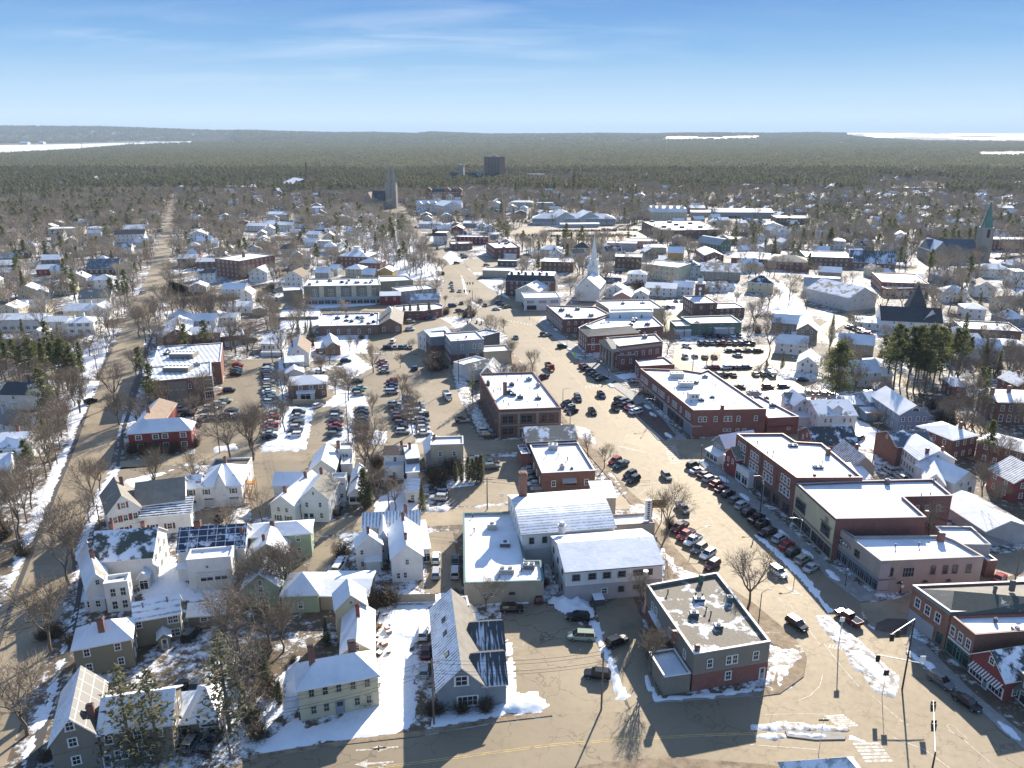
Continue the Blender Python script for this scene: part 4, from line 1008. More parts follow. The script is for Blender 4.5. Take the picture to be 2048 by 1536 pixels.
sheet('sidewalk',[(1026,710),(1058,740),(1079,762),(1124,830),(1158,877),(1195,906),(1229,949),(1262,986),(1290,1009),(1310,1041),(1350,1096),(1395,1144),(1437,1161),(1508,1208),(1560,1251),(1595,1284),(1613,1316),(1607,1354),(1560,1388),(1500,1396),(1545,1370),(1560,1320),(1545,1290),(1478,1222),(1425,1185),(1380,1172),(1330,1165),(1330,1100),(1290,1050),(1262,1010),(1220,960),(1190,925),(1150,880),(1115,835),(1068,768),(1020,725)],.15,'dirt',thick=.18,occ=1)
for pts in ([(-10,1292),(32,1170),(95,1010),(150,875),(172,810),(200,740),(220,700),(223,703),(205,742),(180,812),(157,880),(103,1015),(40,1175),(-2,1300)],[(50,1536),(100,1380),(130,1300),(150,1210),(172,1070),(205,965),(232,935),(243,860),(262,800),(285,720),(309,650),(313,652),(290,722),(270,800),(250,862),(238,938),(214,968),(180,1072),(160,1212),(142,1305),(116,1384),(72,1536)]):
 sheet('sidewalk',pts,.06,'wetwalk',occ=1)
sheet('sidewalk',[(500,1512),(685,1482),(828,1464),(1000,1436),(1100,1424),(1105,1432),(1000,1444),(828,1474),(685,1490),(500,1521)],.12,'dirt',thick=.14,occ=1)
sheet('sidewalk',[(1330,1402),(1400,1396),(1510,1384),(1545,1380),(1542,1391),(1430,1397),(1304,1407)],.13,'walk',thick=.15,occ=1)
sheet('traffic_island',[(1150,1534),(1330,1514),(1540,1531),(1620,1545),(1500,1580),(1150,1560)],.17,'dirt',thick=.2)
# medians of packed snow with stone kerbs
sheet('traffic_island',[(1642,1240),(1660,1243),(1710,1282),(1680,1285),(1662,1270)],.2,'walk',thick=.2)
sheet('traffic_island',[(1692,1302),(1722,1297),(1750,1316),(1790,1362),(1786,1374),(1764,1375),(1738,1355)],.2,'walk',thick=.2)
mound('snow_cover',[(1644,1241),(1659,1244),(1706,1280),(1682,1283),(1664,1269)],.22,'snow',1,.3,edge=.5)
mound('snow_cover',[(1695,1303),(1721,1299),(1748,1318),(1787,1362),(1784,1372),(1766,1373),(1740,1353)],.22,'snow',2,.3,edge=.5)
mound('snow_bank',[(1632,1232),(1655,1228),(1668,1240),(1725,1285),(1760,1320),(1798,1350),(1800,1375),(1790,1400),(1768,1392),(1745,1380),(1722,1350),(1700,1330),(1690,1305),(1668,1286),(1640,1255)],.16,'plowed',3,.35,edge=.6)
mound('snow_bank',[(1498,1448),(1560,1443),(1640,1448),(1705,1458),(1700,1466),(1600,1464),(1500,1462)],.2,'plowed',4,.35,edge=.8)
sheet('traffic_island',[(1570,1462),(1640,1466),(1692,1472),(1690,1480),(1630,1481),(1574,1474)],.2,'walk',thick=.2)
mound('snow_cover',[(1572,1463),(1640,1467),(1690,1473),(1688,1479),(1630,1480),(1576,1473)],.25,'snow',5,.3,edge=.5)
mound('snow_bank',[(1505,1466),(1570,1465),(1575,1476),(1550,1482),(1510,1478)],.22,'plowed',6,.35,edge=.8)
mound('snow_bank',[(1700,1470),(1730,1482),(1745,1492),(1725,1486),(1695,1480)],.12,'snow',7,.35,edge=.6)
mound('snow_bank',[(1590,1126),(1640,1182),(1650,1205),(1668,1222),(1655,1229),(1640,1205),(1590,1150),(1540,1100),(1505,1068),(1520,1070)],.10,'snow',8,.4,edge=.7)
Y=Strips(); Wt=Strips(); z=.052
for o in(-.18,.18):
 def sh(pts):
  P=[G(*p) for p in pts]; out=[]
  for i,p in enumerate(P):
   a=P[max(0,i-1)]; b=P[min(len(P)-1,i+1)]; d=Vector((b.x-a.x,b.y-a.y,0)).normalized(); out.append(p+Vector((-d.y,d.x,0))*o)
  return out
 Y.line(sh([(560,1560),(700,1543),(1000,1504),(1106,1490),(1250,1479),(1400,1471),(1515,1467)]),.13,z,True)
 Y.line(sh([(1590,1165),(1500,1087),(1396,1008),(1330,935),(1296,910)]),.13,z,True)
 Y.line(sh([(1240,855),(1215,825),(1180,790),(1140,745),(1090,700),(1050,665),(1010,635)]),.13,z,True)
 Y.line(sh([(935,560),(905,535),(880,510)]),.13,z,True)
Y.b.build('centre_line',[M('paint_yellow')])['kind']='structure'
for a,b,on,off in (((1280,895),(1330,950),3,7),((1380,1000),(1500,1115),3,7),((1290,935),(1420,1080),3,7),((1430,1095),(1545,1190),3,7),((1500,1115),(1590,1180),3,3),((1555,1195),(1600,1240),3,3)): Wt.dash(a,b,.12,z,on,off)
Wt.line([(1648,1288),(1680,1330),(1718,1374)],.13,z); Wt.line([(1745,1393),(1800,1440),(1818,1452)],.13,z); Wt.line([(1785,1475),(1850,1500),(1930,1560)],.15,z)
Wt.line([(1895,1460),(1925,1478),(2020,1560)],.12,z); Wt.line([(1500,1490),(1560,1494),(1640,1500)],.13,z); Wt.line([(1530,1430),(1600,1428),(1650,1429)],.1,z)
Wt.line([(1580,1210),(1640,1290)],.12,z); Wt.line([(1645,1350),(1640,1372),(1620,1392),(1595,1402)],.11,z)
Wt.line([(1893,1452),(1900,1449),(1912,1456),(1918,1464),(1935,1478),(1928,1480),(1905,1465),(1893,1452)],.12,z)
def bars(a,b,n,ln,w=.45,ang=None):
 A,B=G(*a),G(*b); d=(B-A)
 for i in range(n):
  p=A+d*(i/(n-1)); dv=Vector((math.cos(ang),math.sin(ang),0))*ln/2; Wt.line([p-dv,p+dv],w,z,True)
bars((1733,1488),(1757,1522),6,4.2,.5,R(2)); bars((1668,1432),(1695,1452),6,3.4,.4,R(4))
bars((1340,893),(1352,926),9,3.6,.45,R(12)); bars((1290,905),(1240,893),10,1.2,.35,R(20)); bars((1345,918),(1388,917),5,1.2,.35,R(60))
bars((1010,640),(1062,650),9,2.6,.5,R(100)); bars((995,621),(1030,620),6,2.2,.5,R(100)); bars((1165,775),(1222,768),9,2.2,.45,R(100))
for i in range(5): Wt.line([G(1662+i*6,1288+i*1.2),G(1658+i*6,1296+i*1.2)],.3,z,True)
for r_,(xa,ya,xb,yb,dx,dy,n) in enumerate([(1262,968,1310,1035,14,-12,7),(1120,815,1140,850,12,-8,4)]):
 for i in range(n):
  t=i/(n-1); x,y=xa+(xb-xa)*t,ya+(yb-ya)*t; Wt.line([(x,y),(x+dx,y+dy)],.11,z)
for x,y in ((1042,1275),(1047,1295),(1052,1315),(1060,1338)): Wt.line([(x-22,y),(x,y+3)],.1,.045)
def arrow(x,y,ang,kind='l',s=1.0):
 p=G(x,y); c,sn=math.cos(R(ang)),math.sin(R(ang))
 def T(a,b): return (p.x+(a*c-b*sn)*s,p.y+(a*sn+b*c)*s,z)
 Wt.b.q(T(-1.8,-.12),T(.6,-.12),T(.6,.12),T(-1.8,.12)); Wt.b.q(T(.6,-.5),T(1.8,0),T(.6,.5))
 if kind=='lr': Wt.b.q(T(-1.0,0),T(-.1,.9),T(-.3,1.15),T(-1.3,.15))
arrow(748,1527,185,'lr',1.6); arrow(745,1499,5,'l',1.4); arrow(768,1496,185,'l',1.2); arrow(1588,1182,125,'lr',1.2); arrow(913,600,105); arrow(905,596,105)
Wt.b.build('road_markings',[M('paint_white')])['kind']='structure'
sheet('asphalt_patch',[(1252,868),(1325,876),(1360,885),(1300,900),(1245,884)],.046,'street')
# snow between the parked rows, in yards and against walls
for i,(pts,h,mt) in enumerate([
 ([(556,720),(566,720),(572,800),(600,905),(585,905),(560,830)],.35,'snow'),([(520,800),(560,812),(628,815),(612,900),(520,905),(560,850)],.3,'snow'),
 ([(690,805),(706,808),(712,884),(655,890),(640,896),(690,850)],.3,'snow'),([(800,790),(822,800),(835,870),(818,872),(806,830)],.3,'snow'),
 ([(745,860),(775,862),(770,890),(735,893)],.25,'snow'),([(830,878),(880,872),(880,882),(832,886)],.25,'snow'),
 ([(905,745),(925,800),(960,870),(985,868),(950,800),(925,745)],.3,'plowed'),([(655,770),(738,795),(738,812),(640,815),(668,790)],.2,'yard'),
 ([(525,886),(560,878),(610,882),(612,896),(520,900)],.4,'snow'),([(428,895),(470,888),(475,898),(430,906)],.4,'snow'),([(620,722),(700,700),(745,735),(700,760),(680,720)],.15,'yard'),
 ([(640,660),(738,655),(735,705),(640,705)],.2,'yard'),([(560,620),(640,618),(640,650),(560,660)],.15,'yard'),([(560,590),(760,596),(750,610),(630,618)],.2,'snow'),
 ([(1095,1200),(1130,1190),(1165,1192),(1185,1215),(1190,1240),(1145,1235),(1110,1215)],1.1,'snow'),([(1175,1240),(1195,1245),(1220,1300),(1258,1396),(1235,1402),(1215,1340)],.45,'snow'),
 ([(1008,1270),(1022,1280),(1034,1380),(1012,1390)],.3,'snow'),([(985,1400),(1034,1384),(1075,1386),(1106,1412),(1060,1428),(990,1432)],.5,'snow'),
 ([(1288,1335),(1310,1385),(1330,1395),(1545,1370),(1545,1384),(1400,1400),(1310,1405),(1290,1370)],.25,'snow'),([(826,1270),(830,1440),(760,1460),(660,1478),(600,1480),(700,1420),(760,1400),(755,1260)],.12,'yard'),
 ([(755,1215),(865,1205),(868,1260),(828,1290),(760,1262)],.3,'yard'),([(500,1500),(600,1430),(610,1455),(740,1430),(828,1440),(828,1462),(660,1484),(500,1512)],.15,'snow'),
 ([(866,1440),(866,1420),(1000,1405),(1030,1412),(1000,1432),(860,1455)],.3,'snow'),([(925,1190),(1010,1196),(1090,1192),(1080,1205),(1000,1212),(925,1205)],.3,'yard'),
 ([(1105,1150),(1120,1185),(1092,1190),(1086,1120),(1095,1110)],.2,'plowed'),([(845,1185),(925,1188),(920,1205),(740,1208),(745,1170)],.25,'yard'),
 ([(750,1000),(815,960),(840,1010),(825,1022),(748,1028)],.15,'yard'),([(840,1015),(900,1012),(895,1024),(835,1026)],.5,'plowed'),([(950,1010),(1035,1003),(1030,1010),(948,1018)],.4,'plowed'),
 ([(560,1190),(665,1195),(665,1215),(600,1215)],.2,'yard'),([(520,1395),(598,1310),(600,1420),(480,1470),(470,1440)],.15,'yard'),([(270,1150),(345,1110),(380,1175),(480,1180),(430,1205),(290,1200)],.2,'yard'),
 ([(370,1040),(490,1060),(480,1070),(385,1066)],.25,'plowed'),([(455,1022),(498,1015),(490,1050),(460,1058)],.5,'plowed'),([(245,985),(380,925),(385,930),(250,960)],.2,'snow'),
 ([(60,1480),(120,1310),(150,1215),(160,1215),(130,1330),(100,1440)],.15,'yard'),([(40,1536),(75,1420),(90,1400),(70,1500),(60,1545)],.15,'yard'),([(145,1120),(180,1000),(232,930),(240,935),(205,1010),(165,1120)],.15,'yard'),
 ([(250,900),(262,830),(290,740),(310,700),(314,720),(285,810),(262,905)],.15,'yard'),([(0,1190),(60,1040),(110,920),(150,870),(140,905),(90,1030),(30,1160)],.15,'yard'),
 ([(170,700),(225,660),(215,700),(190,760),(150,755)],.15,'yard'),([(150,760),(200,762),(170,830),(140,880),(130,850)],.12,'yard'),
 ([(1150,850),(1180,860),(1195,890),(1160,878)],.2,'yard'),([(1195,905),(1240,960),(1265,1000),(1250,1000),(1215,955)],.15,'plowed'),([(1320,1090),(1360,1130),(1420,1160),(1380,1170),(1335,1150)],.2,'plowed'),
 ([(1255,1010),(1290,1005),(1325,1040),(1300,1045),(1262,1030)],.2,'plowed'),([(1540,1290),(1600,1290),(1610,1320),(1560,1380),(1540,1350)],.18,'plowed'),
 ([(1350,700),(1375,695),(1440,760),(1420,762)],.3,'plowed'),([(1460,790),(1640,770),(1700,800),(1660,850),(1560,835)],.3,'yard'),([(1540,740),(1640,735),(1650,765),(1570,760)],.8,'plowed'),
 ([(1560,560),(1600,600),(1640,660),(1590,680),(1540,620)],.2,'yard'),([(1330,600),(1375,600),(1372,620),(1335,625)],.2,'snow'),([(900,500),(925,520),(900,530),(885,515)],.3,'yard'),
 ([(800,455),(845,490),(880,560),(800,562),(780,520)],.2,'yard'),([(640,440),(700,420),(790,440),(800,520),(700,540)],.15,'yard'),([(955,560),(1005,556),(1008,590),(975,575)],.2,'snow'),
 ([(920,545),(930,565),(935,590),(928,585)],.2,'snow'),([(938,602),(950,605),(965,615),(955,615)],.2,'snow'),([(1180,700),(1250,690),(1252,706),(1190,712)],.2,'plowed'),([(1225,750),(1280,744),(1275,756),(1235,760)],.2,'snow'),
 ([(1650,1010),(1900,1000),(1960,1060),(1900,1100)],.1,'yard'),([(1940,1190),(2060,1150),(2060,1180)],.3,'plowed'),([(1800,850),(1870,860),(1850,900),(1780,880)],.15,'yard'),([(1700,830),(1760,860),(1750,900),(1710,890)],.12,'yard')]):
 mound('snow_bank' if mt=='plowed' else 'snow_cover',pts,h,mt,i,.6)
# snow-topped planting beds on the pavement
BED=[(1337,872),(1306,830),(1295,815),(1448,960),(1489,995),(1528,1037),(1567,1070),(1615,1110),(1666,1152),(1833,1318),(1855,1332),(2015,1462),(1112,660),(1128,690),(1140,700),(1222,772),(1285,738),(1408,928)]
for i,(x,y) in enumerate(BED):
 p=G(x,y); k=min(1.0,.5+p.y/400); a=R(102); c,s=math.cos(a),math.sin(a); L_,w_=2.6,1.1
 pts=[(p.x+c*L_*math.cos(t)-s*w_*math.sin(t),p.y+s*L_*math.cos(t)+c*w_*math.sin(t),0) for t in [k2*math.pi/5 for k2 in range(10)]]
 sheet('planting_bed',pts,.22,'kerb','structure',world=True,thick=.1)
 mound('snow_cover',pts,.38,'snow',i+50,.3,edge=.6,world=True)
# ================================================================ BUILDINGS, nearest rows (eave corners in photo pixels)
def O(**k): return k
tile('A1')
b=house('olive_house','olive clapboard house with snowy hip roof and a tall brick chimney','house','olive hip-roofed house',[
 (548,635,990,548,(1012,398),5.9,8.4,'HX',O(w='olive',r='snow',spec={'f':[([3.9],[.22,.75],1.0,1.5),([.9],[.22,.77],1.0,1.5)]})),
 (1015,410,1355,350,(1350,262),5.9,8.2,'X',O(w='olive',r='streak_metal_80',spec={'f':[([3.9],[.08],1.0,1.5),([3.7,.9],[.78,.90],.9,1.6)]},win='fr')),
 (1195,548,1282,528,2.6,2.7,3.5,'Y',O(w='olive',r='snow',win='',gw=0,spec={'f':[([0.05],[.5],1.0,2.1,'door')]}))])
b.chim(0,.50,.28,2.3,1.0); b.chim(0,.48,.75,1.0,.6); b.vent(0,.3,.5); b.vent(1,.2,.3); b.vent(1,.75,.35)
b=house('gabled_house','big brown-grey house with a long solar-panelled gable roof by the tree-lined street','house','big brown-grey gabled house',[
 (375,1350,732,1268,(845,870),6.6,10.2,'Y',O(w='greybrown',r='streak_metal_85',r2='panels',spec={'f':[([8.0,5.2,2.0],[.47],1.2,1.5)],'r':[]})),
 (745,1270,1290,1190,8.5,6.4,9.2,'X',O(w='greybrown',r='part_shingle_85',spec={'f':[([4.2],[.12,.52,.82],1.1,1.7),([1.2],[.22,.3,.55,.68],1.1,1.7),([.1],[.05],1.1,2.2,'door')]})),
 (728,1400,822,1382,2.0,2.9,3.2,'S',O(w='greybrown',r='snow',win='',gw=0,spec={}))])
b.chim(0,.86,.24,1.8,1.0)
b=house('garage','small taupe garage with snowy pyramid roof and a porch, three cars around it','garage','taupe pyramid-roofed garage',[
 (1425,1185,1640,1160,8.5,3.2,6.0,'P',O(w='greybrown',r='snow',spec={'f':[([.05],[.72],2.9,2.5,'garage')]})),
 (1300,1205,1425,1190,6,2.7,3.6,'S',O(w='greybrown',r='snow',win='',gw=0,spec={'f':[([0],[.5],2.6,2.3,'shop')]}))])
house('shed','low olive shed with a snow roof beside the olive house','shed','low olive shed',[(1420,380,1698,358,(1705,268),2.8,4.2,'X',O(w='olive',r='snow',spec={'f':[([1.2],[.42],1.3,.9)]}))])
tile('B1')
b=house('clapboard_house','large white clapboard house with a dark mossy roof half under snow','house','dark-roofed white house',[
 (678,1222,1150,1186,(1172,990),6.4,10.2,'X',O(w='white',r='part_greenshingle_62',win='r',dens=3.0)),
 (655,1432,830,1385,15,5.4,8.2,'Y',O(w='white',r='snow',r2='part_shingle_60',win='')),
 (785,1412,968,1388,(985,1325),6.0,0,'F',O(w='white',r='part_shingle_75',rim='trim',spec={'f':[([3.4,.6],[.34,.76],1.1,1.9)]})),
 (632,1506,790,1494,4.0,3.0,3.8,'S',O(w='white',r='snow',spec={'f':[([.9],[.25,.66],1.0,1.5)]})),
 (1045,1345,1120,1335,3,3.2,4.4,'Y',O(w='white',r='snow',gw=0,win='f',spec={'f':[([.2],[.5],1.6,2.2,'shop')]}))])
b.chim(0,.22,.62,2.0,.9); b.chim(0,.72,.7,1.7,.8); b.chim(1,.55,.5,1.6,.8)
b=house('clapboard_house','white apartment house with snow-gridded solar roof and a flat-roofed front wing','house','white house with solar grid roof',[
 (1348,1142,1850,1108,(1820,975),6.3,9.6,'X',O(w='white',r='solar',win='r',dens=4)),
 (1412,1230,1750,1202,(1808,1118),6.6,0,'F',O(w='white',r='part_shingle_85',spec={'f':[([4.9],[.45],.6,.6)]})),
 (1485,1340,1755,1312,3.4,3.4,0,'F',O(w='offwhite',r='snow',win='',spec={'f':[([2.2],[.3,.7],2.6,.9,'shop')]})),
 (1345,1275,1425,1270,5,3.2,4.0,'S',O(w='white',r='snow',win=''))])
b.chim(0,.26,.52,1.3,1.3); b.chim(0,.95,.3,1.0,.6)
b=house('clapboard_house','sprawling white house with grey shingle roof and dark shutters at the street corner','house','sprawling shuttered white house',[
 (812,862,1062,806,(1255,610),7.0,10.8,'Y',O(w='white',r='shingle',r2='shingle',spec={'f':[([7.4],[.5],1.1,1.5,'shut','redshut'),([4.2],[.2,.52,.82],1.1,1.6,'shut','redshut'),([1.2],[.2,.5],1.1,1.6,'shut','redshut')]})),
 (1030,800,1395,752,(1200,632),6.6,10.0,'X',O(w='white',r='shingle',win='')),
 (1062,885,1440,850,5.0,5.0,6.6,'S',O(w='white',r='streak_dkshingle_60',rim='trim',spec={'f':[([1.2],[.22,.56],1.2,1.5,'shut','redshut')]})),
 (968,938,1070,925,2.5,3.2,3.7,'S',O(w='white',r='snow',win=''))])
b.chim(0,.66,.75,1.8,.8);
b=house('garage','white two-storey garage building with three roller doors and a steep cross gable','garage','white three-door garage building',[
 (1508,655,1828,640,12,5.8,9.2,'HX',O(w='white',r='part_shingle_88',spec={'f':[([3.5],[.16],.9,1.4,'shut'),([3.5],[.80],.9,1.4,'shut'),([3.2],[.5],2.0,1.7,'big','darktrim'),([.1],[.2,.5,.8],2.7,2.5,'garage')]})),
 (1625,650,1712,644,5,5.9,9.6,'Y',O(w='white',r='snow',win='',gw=0,spec={})),
 (1395,668,1510,660,7,5.4,7.4,'X',O(w='white',r='part_shingle_80',spec={'f':[([3.3],[.42],1.0,1.4,'shut'),([1.0],[.6],.9,.9)]})),
 (1560,560,1850,552,9,5.0,0,'F',O(w='ltgrey',r='gravel',rim='trim',win=''))])
b.chim(0,.52,.55,1.6,.7)
t=empty('stairs',tp(1865,800,0),'orange wooden outside stairs at the end of the white garage building','stairs')
m=MB()
for i in range(14): m.box(-.7,.7,i*.34,i*.34+.3,.1+i*.27,.16+i*.27)
m.build('steps',M('orangewood'),t)
m=MB()
for s in(-.75,.75):
 m.tube((s,0,.1),(s,4.9,3.9),.06,n=4); m.tube((s,0,1.1),(s,4.9,4.9),.05,n=4)
 for i in range(8): m.tube((s,i*.7,.1+i*.54),(s,i*.7,1.15+i*.54),.04,n=4)
m.box(-1.1,1.1,4.8,6.4,3.75,3.9)
for s in(-1,1): m.tube((s,6.3,0),(s,6.3,4.9),.08,n=4); m.tube((s,5.0,0),(s,5.0,4.9),.08,n=4)
m.build('railing',M('orangewood'),t)
b=house('office_building','red two-storey office building with snowy hip roof and white trim band','building','red hip-roofed office',[
 (968,252,1445,222,(1450,165),6.0,8.8,'HX',O(w='redpaint',r='snow',spec={'f':[([3.7],[.16,.43,.58,.87],1.7,1.5),([.8],[.17,.44,.58,.87],1.7,1.5)]})),
 (968,250,1180,238,26,6.0,9.2,'HY',O(w='redpaint',r='snow',r2='brnshingle',win='')),
 (940,306,1452,287,.3,3.1,0,'F',O(w='white',r='snow',win='',spec={}))])
b.chim(1,.5,.35,1.2,1.0)
b=house('clapboard_house','white gabled house with tan roof beyond the left verge, its chimney snow-capped','house','tan-roofed white gabled house',[(60,190,275,125,(335,-20),5.8,8.8,'Y',O(w='white',r='shingle',r2='shingle',spec={'f':[([.9],[.22,.72],1.1,1.7,'shut'),([6.3],[.5],.9,1.1)]})),(-110,200,60,190,7,4.5,6.5,'X',O(w='white',r='snow'))]); b.chim(0,.35,.4,2.0,1.3,'ltgrey')
b=house('clapboard_house','white house with snow-blotched roof at the left picture edge by the pavement','house','white house by the left pavement',[(-60,372,165,362,(235,235),5.6,8.0,'X',O(w='white',r='part_shingle_75')),(150,372,235,340,7,5.6,7.6,'Y',O(w='white',r='snow'))]); b.chim(0,.35,.75,1.5,.9)
house('clapboard_house','low white house with broad snowy roof cut by the left picture edge','house','low white house at the left edge',[(-190,560,70,520,12,4.5,7.0,'X',O(w='white',r='snow'))])
tile('A2')
b=house('colonial_house','pale yellow colonial house with snow roof, green front door and connected rear barn','house','pale yellow colonial house',[
 (362,938,965,826,(962,640),6.2,8.8,'HX',O(w='yellow',r='snow',spec={'f':[([4.2],[.16,.33,.50,.68,.86],.95,1.6,'win','tantrim'),([1.0],[.17,.33,.72,.87],.95,1.6,'win','tantrim'),([.15],[.5],1.9,2.5,'door','tantrim')],'r':[([4.0,1.0],[.3,.7],.95,1.5,'win','tantrim')]})),
 (688,665,935,640,(880,345),5.2,7.4,'Y',O(w='yellow',r='snow',win='r',dens=4)),
 (648,328,880,292,(868,175),7.0,9.6,'Y',O(w='yellow',r='snow',spec={'f':[([7.5],[.5],.8,.6)],'r':[([3.5],[.5],.8,1.0)]}))])
b.chim(0,.2,.5,3.2,1.0); b.chim(0,.72,.62,2.2,1.3); b.chim(1,.52,.62,2.2,.7,'maroon')
b=house('shop_house','blue-grey gabled house with snow-streaked left slope, bare tan right slope and dark metal side wings','house','blue-grey gabled house',[
 (1418,940,1782,905,(1404,330),4.7,8.6,'Y',O(w='bluegrey',r='streak_shingle_80_Y',r2='shingle',spec={'f':[([5.0],[.5],2.2,1.8,'win'),([1.0],[.62],3.4,1.9,'big')]})),
 (1700,905,1938,886,8.6,4.6,7.4,'X',O(w='bluegrey',r='drip_dkshingle_50',r2='dkshingle',win='')),
 (1690,652,1922,636,8.8,4.6,7.4,'X',O(w='bluegrey',r='drip_dkshingle_50',r2='dkshingle',win='f',dens=4)),
 (1430,950,1580,938,1.6,3.1,3.5,'S',O(w='bluegrey',r='snow',win='',gw=0,spec={'f':[([.1],[.25,.5,.75],.8,2.3,'shop'),]})),
 (1590,330,1660,322,3.2,5.2,0,'F',O(w='white',r='snow',win='f'))])
for v in (.26,.52,.70): b.skylight(0,.26,v)
b=house('garage','low white-roofed garage with brown walls behind the yellow colonial house','garage','brown-walled low garage',[(528,226,890,224,(930,45),3.4,4.4,'X',O(w='stone',r='snow',win=''))])
b=house('cottage','green cottage with white pyramid roof behind the bare trees','house','green cottage',[(235,225,515,215,(570,55),4.2,6.8,'P',O(w='green',r='snow',win='f',dens=4))])
b=house('cottage','small green gabled house partly hidden by bare branches','house','small green gabled house',[(-60,170,215,150,(230,20),4.6,7.6,'Y',O(w='green',r='snow',dens=4))])
tile('A3')
b=flatb('commercial_building','two-storey grey and red-brick corner building with patchy snow on its flat gravel roof','building','grey and brick corner building',
 [(1470,695),(2043,598),(1640,75),(1112,170)],6.9,w='greybrown',r='part_gravel_42',w2=('redbrick',3.4),rim='trim',spec={0:[([4.3],[.21],1.0,1.7),([4.3],[.46,.54],1.0,1.7),([4.3],[.82],1.1,1.7),([1.2],[.47],1.1,1.7),([.2],[.93],1.0,2.2,'door')],3:[([4.2],[.16,.24,.55,.62,.84],1.0,1.6)]},noauto=(1,2))
unit_at(b,0,1468,385,1.6,1.1,.8,'dkgrey'); unit_at(b,0,1652,478,1.5,1.1,.7,'dkgrey'); unit_at(b,0,1505,268,2.0,1.3,.6,'dkgrey'); unit_at(b,0,1735,280,1.0,1.0,1.2,'dkgreen')
vent_at(b,0,(1270,215),(1560,345),(1595,380),(1480,240),(1530,245)); chim_at(b,0,1490,655,1.2,.8); chim_at(b,0,1318,560,1.6,1.0); chim_at(b,0,1520,130,1.5,.8,mat='dkgreen')
b.rect(*[(lambda f:f)(q) for q in fit(1245,868,1443,838,(1342,645),3.2)][:4],3.2,0,'F',w='greybrown',r='snow',win='',rim='trim',rname='annex_roof',wname='annex_wall')
b.rect(*fit(1232,530,1300,522,(1215,365),3.4),3.4,4.0,'S',w='brick',r='snow',win='',rname='annex_roof',wname='annex_wall')
m=MB(); m.tube((0,0,0),(0,0,8.6),.38,n=10); m.tube((0,0,8.6),(0,0,9.2),.5,n=10,m=1); q=wchild(b.root,'flue',m.mesh('flue',[M('ltgrey'),M('steel')]),tp(1085,355),0)
tile('B3')
b=house('hall','long white-roofed hall with white upper wall and pinkish lower wall beside the main street','building','long white-roofed hall',[
 (500,1297,1235,1238,(1092,975),7.2,9.4,'X',O(w='white',r='snow',w2=('pinkgrey',3.7),rim='darktrim',spec={'f':[([4.9],[.105,.27,.42,.575],1.5,1.3,'win','darktrim'),([4.9],[.72,.77,.82,.87],1.0,1.3,'win','darktrim'),([1.4],[.40],1.2,1.3,'win'),([1.5],[.575],1.2,1.3,'win','darktrim'),([1.9],[.72,.76,.80,.84],.8,.9,'win','darktrim')],'l':[([4.8,1.3],[.2,.5,.8],1.0,1.1,'win','darktrim')]}))])
m=MB(); m.tube((0,0,0),(0,0,1.5),.8,n=12); m.tube((0,0,1.5),(0,0,1.7),1.0,n=12); m.tube((0,0,1.7),(0,0,2.4),.6,n=12)
wchild(b.roofs[0][0],'ventilator',m.mesh('ventilator',[M('ltgrey')]),tp(470,1000,8.2),0)
b=house('theatre_building','arch-roofed building with snow-striped metal roof and a tall brick chimney','building','arch-roofed striped-roof building',[
 (168,1022,870,965,(200,720),7.6,10.4,'A',O(w='white',r='streak_metal_72_Y',r2=None,w2=('ltgrey',4.0),rim='tantrim',spec={'f':[([5.3],[.10,.24],1.0,1.4,'win','darktrim')]}))])
m=MB(); m.box(-.9,.9,-.9,.9,0,15.5); m.box(-1.05,1.05,-1.05,1.05,14.6,15.1); m.box(-.6,.6,-.6,.6,15.5,15.6,m=1)
wchild(b.root,'chimney_stack',m.mesh('chimney_stack',[M('orbrick'),M('blackmetal')]),tp(172,1005),R(4))
b=house('marquee_canopy','low white canopy roof with an upright lettered sign reaching the street','canopy','low white marquee canopy',[
 (868,965,1175,945,(1100,870),3.6,0,'F',O(w='stone',r='snow',win='f',dens=4,kinds=('shop',),rim='redtrim')),(720,740,880,735,8,4.6,5.2,'S',O(w='beige',r='snow',win=''))])
m=MB(); m.box(-.75,.75,-.35,.35,0,5.0); mp_=MB()
for i in range(9): zz=4.5-i*.52; mp_.box(-.28,.28,-.40,-.36,zz-.16,zz+.16) if i%2 else mp_.box(-.22,.26,-.40,-.36,zz-.14,zz+.15)
q=wchild(b.root,'upright_sign',m.mesh('upright_sign',[M('sgnwhite')]),tp(1120,905,3.9),R(8)); q2=wchild(q,'lettering',mp_.mesh('lettering',[M('blackmetal')]),tp(1120,905,3.9),R(8))
b=flatb('brick_shop','low red-brick shop with snow-covered flat roof, rooftop units and an awning','shop','low red-brick shop',[(318,568),(722,548),(590,335),(225,350)],4.9,w='brick',r='snow',rim='trim',spec={0:[([1.4],[.22,.84],1.1,1.7),([1.6],[.54],3.3,1.6,'shop','darktrim')],3:[([1.4],[.15,.38,.62,.85],1.0,1.6)]},noauto=(1,2))
unit_at(b,0,402,372,2.6,1.9,1.5,'offwhite'); unit_at(b,0,470,520,1.4,1.2,1.1); unit_at(b,0,545,522,.9,.8,.3,'dkgrey'); vent_at(b,0,(440,430),(512,458),(350,430))
m=MB(); m.q((-1.9,-1.1,-.5),(1.9,-1.1,-.5),(1.9,0,.3),(-1.9,0,.3)); m.q((-1.9,-1.1,-.5),(-1.9,-1.1,-.75),(1.9,-1.1,-.75),(1.9,-1.1,-.5)); wchild(b.root,'awning',m.mesh('awning',[M('grey')]),tp(525,600,3.3),R(5))
